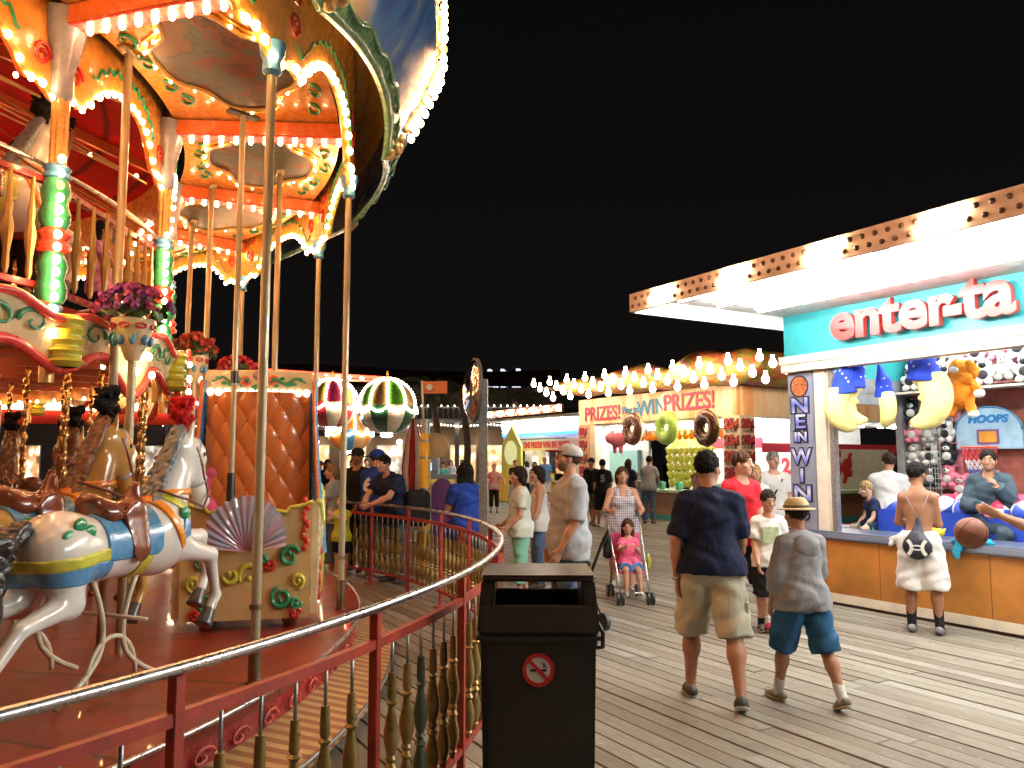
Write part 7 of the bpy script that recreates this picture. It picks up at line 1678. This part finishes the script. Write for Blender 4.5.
# 13 people between the booths
def walker(label, px, py, Y, turn, Hm, **k):
    p = W(px, py, Y); p.z = 0; return person(label, p, R(turn), Hm, **k)
walker('grey-haired man in a white shirt with a dark shoulder strap behind the walking family', 776, 560, 11.4, 178, 1.80, skn='d', arms=((10, 10, 50), (10, 10, 60)), hair=('short', 'grey'), head=(-10, 0), shirt=(C_WHITE, .6, -.12, .028), bottom=(C_TAN, 'kneeshorts', .026), shoes=(S_WH,), det=2, build=1.1, legs=((8, 4), (-8, 6)),
       extra=lambda c: (lambda b: (b.tube([Vector(c['T'](x, y, z)) * c['s'] for x, y, z in ((-.15, .0, .50), (-.08, .11, .42), (.04, .15, .22), (.15, .12, .0))], .016, 6), b.build('strap', C_BLACK, c['rt'], True)))(MB()))
walker('blonde woman with glasses in a white top behind the man in the red T-shirt', 757, 560, 11.0, 185, 1.62, skn='a', arms=((10, 8, 20), (10, 8, 20)), hair=('mid', 'blond'), shirt=(C_WHITE, .5, -.12, .024), bottom=(C_NAVY, 'shorts', .02), shoes=(S_WH,), det=2, legs=((6, 4), (-6, 6)))
walker('woman in a pink tank top facing the prize counter', 701, 560, 18.5, -30, 1.66, skn='b', arms=((40, 10, 50), (30, 14, 60)), hair=('bun', 'dark'), shirt=(cloth('pale_pink', (.70, .42, .45)), 0, -.12, .02), bottom=(C_DENIM, 'shorts', .02), shoes=(S_WH,), det=3)
walker('man in a black number 5 jersey seen from behind left of the prize counter', 603, 520, 20.5, -5, 1.70, skn='b', arms=((-10, 12, 20), (10, 12, 20)), hair=('short', 'black'), shirt=(C_BLACK, .7, -.14, .03), bottom=(C_BLACK, 'kneeshorts', .034), shoes=(S_WH,), det=2, legs=((8, 6), (-8, 8)),
       extra=lambda c: text('5', .24, C_LGREY, c['rt'], frame(Vector(c['T'](0, -.150, .30)) * c['s'], (1, 0, 0), (0, 0, 1)), 'number', .012, .012))
walker('man in a dark cap, black shirt and camouflage shorts by the number 5 jersey', 592, 520, 21.0, 150, 1.74, skn='b', arms=((10, 10, 20), (-10, 10, 20)), hair=('crop', 'black'), shirt=(C_BLACK, .6, -.12, .028), bottom=(C_OLIVE, 'kneeshorts', .034), shoes=(S_DK,), hat=('cap', C_BLACK), det=2, legs=((10, 6), (-14, 12)))
walker('woman with long brown hair and a dark blue backpack at the prize counter', 629, 520, 21.4, -40, 1.70, skn='a', hair=('long', 'brown'), shirt=(C_NAVY, .6, -.12, .03), bottom=(C_DENIM, 'pants', .014), shoes=(S_DK,), det=3)
walker('man in a grey striped polo leaning over the prize counter', 649, 520, 21.6, -25, 1.80, skn='b', arms=((40, 10, 30), (40, 10, 30)), lean=8, hair=('short', 'black'), shirt=(C_LGREY, .6, -.12, .028), bottom=(C_DENIM, 'pants', .016), shoes=(S_DK,), det=3)
walker('child with blond hair in a white shirt between the backpack and the striped polo', 637, 520, 22.0, -30, 1.35, skn='d', hair=('short', 'blond'), shirt=(C_WHITE, .5, -.12, .022), bottom=(C_DENIM, 'shorts', .016), shoes=(S_WH,), det=3)
walker('man in a bright blue polo and white shorts in front of the far neon booth', 545, 500, 31.0, 160, 1.80, skn='b', hair=('bald', 'black'), shirt=(C_SKY, .6, -.12, .03), bottom=(C_WHITE, 'kneeshorts', .03), shoes=(S_WH,), det=3, build=1.1)
walker('woman with long brown hair in a tan top left of the bright blue polo', 535, 500, 30.0, 170, 1.62, skn='b', hair=('long', 'brown'), shirt=(C_TAN, .5, -.12, .022), bottom=(C_DENIM, 'pants', .014), shoes=(S_DK,), det=3)
walker('woman in a white blouse in front of the far neon booth', 527, 500, 32.0, 20, 1.64, skn='a', hair=('mid', 'brown'), shirt=(C_WHITE, .5, -.12, .024), bottom=(C_BLACK, 'pants', .014), shoes=(S_DK,), det=3)
walker('man in a black T-shirt and light trousers striding past the far neon booth', 515, 500, 30.5, 200, 1.72, skn='a', legs=((22, 6), (-20, 12)), hair=('crop', 'light'), shirt=(C_BLACK, .6, -.12, .028), bottom=(C_LGREY, 'pants', .02), shoes=(S_DK,), det=3)
walker('girl in a red and grey top with arms spread by the yellow kiosk', 494, 500, 26.0, 175, 1.55, skn='a', arms=((20, 45, 30), (30, 40, 50)), hair=('short', 'blond'), shirt=(mat('cloth_redgrey', (.5, .08, .08), .8, col2=(.4, .4, .42), var=.3, scale=4), .5, -.12, .022), bottom=(C_BLACK, 'capri', .014), shoes=(S_DK,), det=3)
for i, (px, Y, tn, H_, lab, sh_, hr) in enumerate(((443, 33, 190, 1.6, 'person in a teal top in front of the cafe lights', C_TEALC, 'dark'), (436, 35, 170, 1.7, 'person in a maroon top left of the teal one', cloth('maroon', (.2, .03, .05)), 'black'), (451, 36, 185, 1.68, 'person in a grey top right of the teal one', C_LGREY, 'brown'),
        (320, 24, 120, 1.66, 'person in a pale blue top past the chariot', C_SKY, 'brown'), (327, 20, 200, 1.7, 'person in dark clothes just right of the chariot', C_BLACK, 'black'), (352, 23, 160, 1.7, 'person in a tan top in the crowd behind the railing', C_TAN, 'brown'), (366, 26, 200, 1.72, 'person in white far behind the blue jersey', C_WHITE, 'dark'), (411, 24, 170, 1.64, 'person in a lilac top beside the striped parasol', cloth('lilacc', (.3, .2, .4)), 'dark'),
        (462, 30, 150, 1.7, 'person in navy near the ticket kiosk', C_NAVY, 'light'), (683, 24.5, 200, 1.7, 'prize booth attendant in a dark shirt behind the prizes counter', C_BLACK, 'dark'), (768, 13, 180, 1.5, 'dark-haired girl half hidden between the blonde woman and the grey-haired man', C_NAVY, 'dark'))):
    walker(lab, px, 490, Y, tn, H_, skn='abd'[i % 3], hair=(('short', 'mid', 'bob')[i % 3], hr), shirt=(sh_, .5, -.12, .024), bottom=(C_DENIM if i % 2 else C_BLACK, 'pants', .014), shoes=(S_DK,), det=3, legs=((8, 4), (-8, 8)))
# 14 riders on the carousel
person('rider in a purple flowered top behind the balustrade of the upper deck', CC + pol(4.45, 33, DECK), R(-70), 1.5, 'b', ((0, 0), (0, 0)), ((30, 10, 40), (40, 10, 30)), 0, (0, 0), ('mid', 'black'), (mat('cloth_purple_flower', (.34, .08, .42), .8, col2=(.65, .4, .6), var=.4, scale=22), .5, -.14, .024), (C_BLACK, 'pants', .014), (S_DK,), det=2)
def ex_phone(c):
    w = Vector(c['J']['wr', 1]) * c['s']; b = MB(); b.box(w + Vector((.0, .02, .16)), (.05, .02, .12), (.2, .3, 0)); b.build('phone', C_BLACK, c['rt'])
person('rider on the upper deck raising an arm with a phone against the red tent', CC + pol(4.05, 8, DECK), R(10), 1.62, 'b', ((0, 0), (0, 0)), ((20, 10, 40), ('to', (.36, .22, 1.86), (1, 0, -.3))), 0, (20, -10), ('short', 'black'), (cloth('maroon', (.2, .03, .05)), .5, -.14, .024), (C_BLACK, 'pants', .014), (S_DK,), det=2, extra=ex_phone)
person('small girl in a pink top riding between the tan and white horses', CC + Vector((5.45, 1.0, 1.22)), R(-10), 1.15, 'd', ((60, 70, 20), (60, 70, 20)), ((40, 8, 40), (40, 8, 40)), 0, (60, 0), ('bob', 'brown'), (C_PINKC, .5, -.1, .02), (C_DENIM, 'pants', .014), (S_WH,), det=2, ground=False, sit=.1, headk=1.25)
# ---------------------------------------------------------------- bulbs of the carousel: the largest in view as parts, the rest as one string
def bulb_shape(b, p, r, n=7, m=5): b.ball(p, r, n, m, (1, 1, 1.25))
def keyb(q):
    w = CC + q[0] - Vector((0, 0, CAMZ)); return -q[1] / max(.5, w.length) if (w.y > 0 and abs(w.x / w.y) < .68 and w.z / w.y < .62) else 0
order = sorted(bulbs, key=keyb)
mb = MB(); mb.ball((0, 0, 0), 1.0, 12, 8, (1, 1, 1.25)); me_b = None
for p, r in order[:99]:
    if me_b is None:
        o = mb.build('bulb', M_BULB, car, True); me_b = o.data
    else:
        o = bpy.data.objects.new('bulb', me_b); COL.objects.link(o); o.parent = car
    o.location = p; o.scale = (r, r, r); n_i = n_i + 1 if 'n_i' in globals() else 1
    if n_i % 19 == 7:
        if 'me_dim' not in globals(): me_dim = me_b.copy(); me_dim.materials.clear(); me_dim.materials.append(emit('dim_bulb', (1, .50, .18), 1.2))
        o.data = me_dim
b = MB()
for p, r in order[99:]: b.ball(p, r, 6, 5, (1, 1, 1.2))
tag(b.build('bulb_string', M_BULB, car, True), kind='stuff')
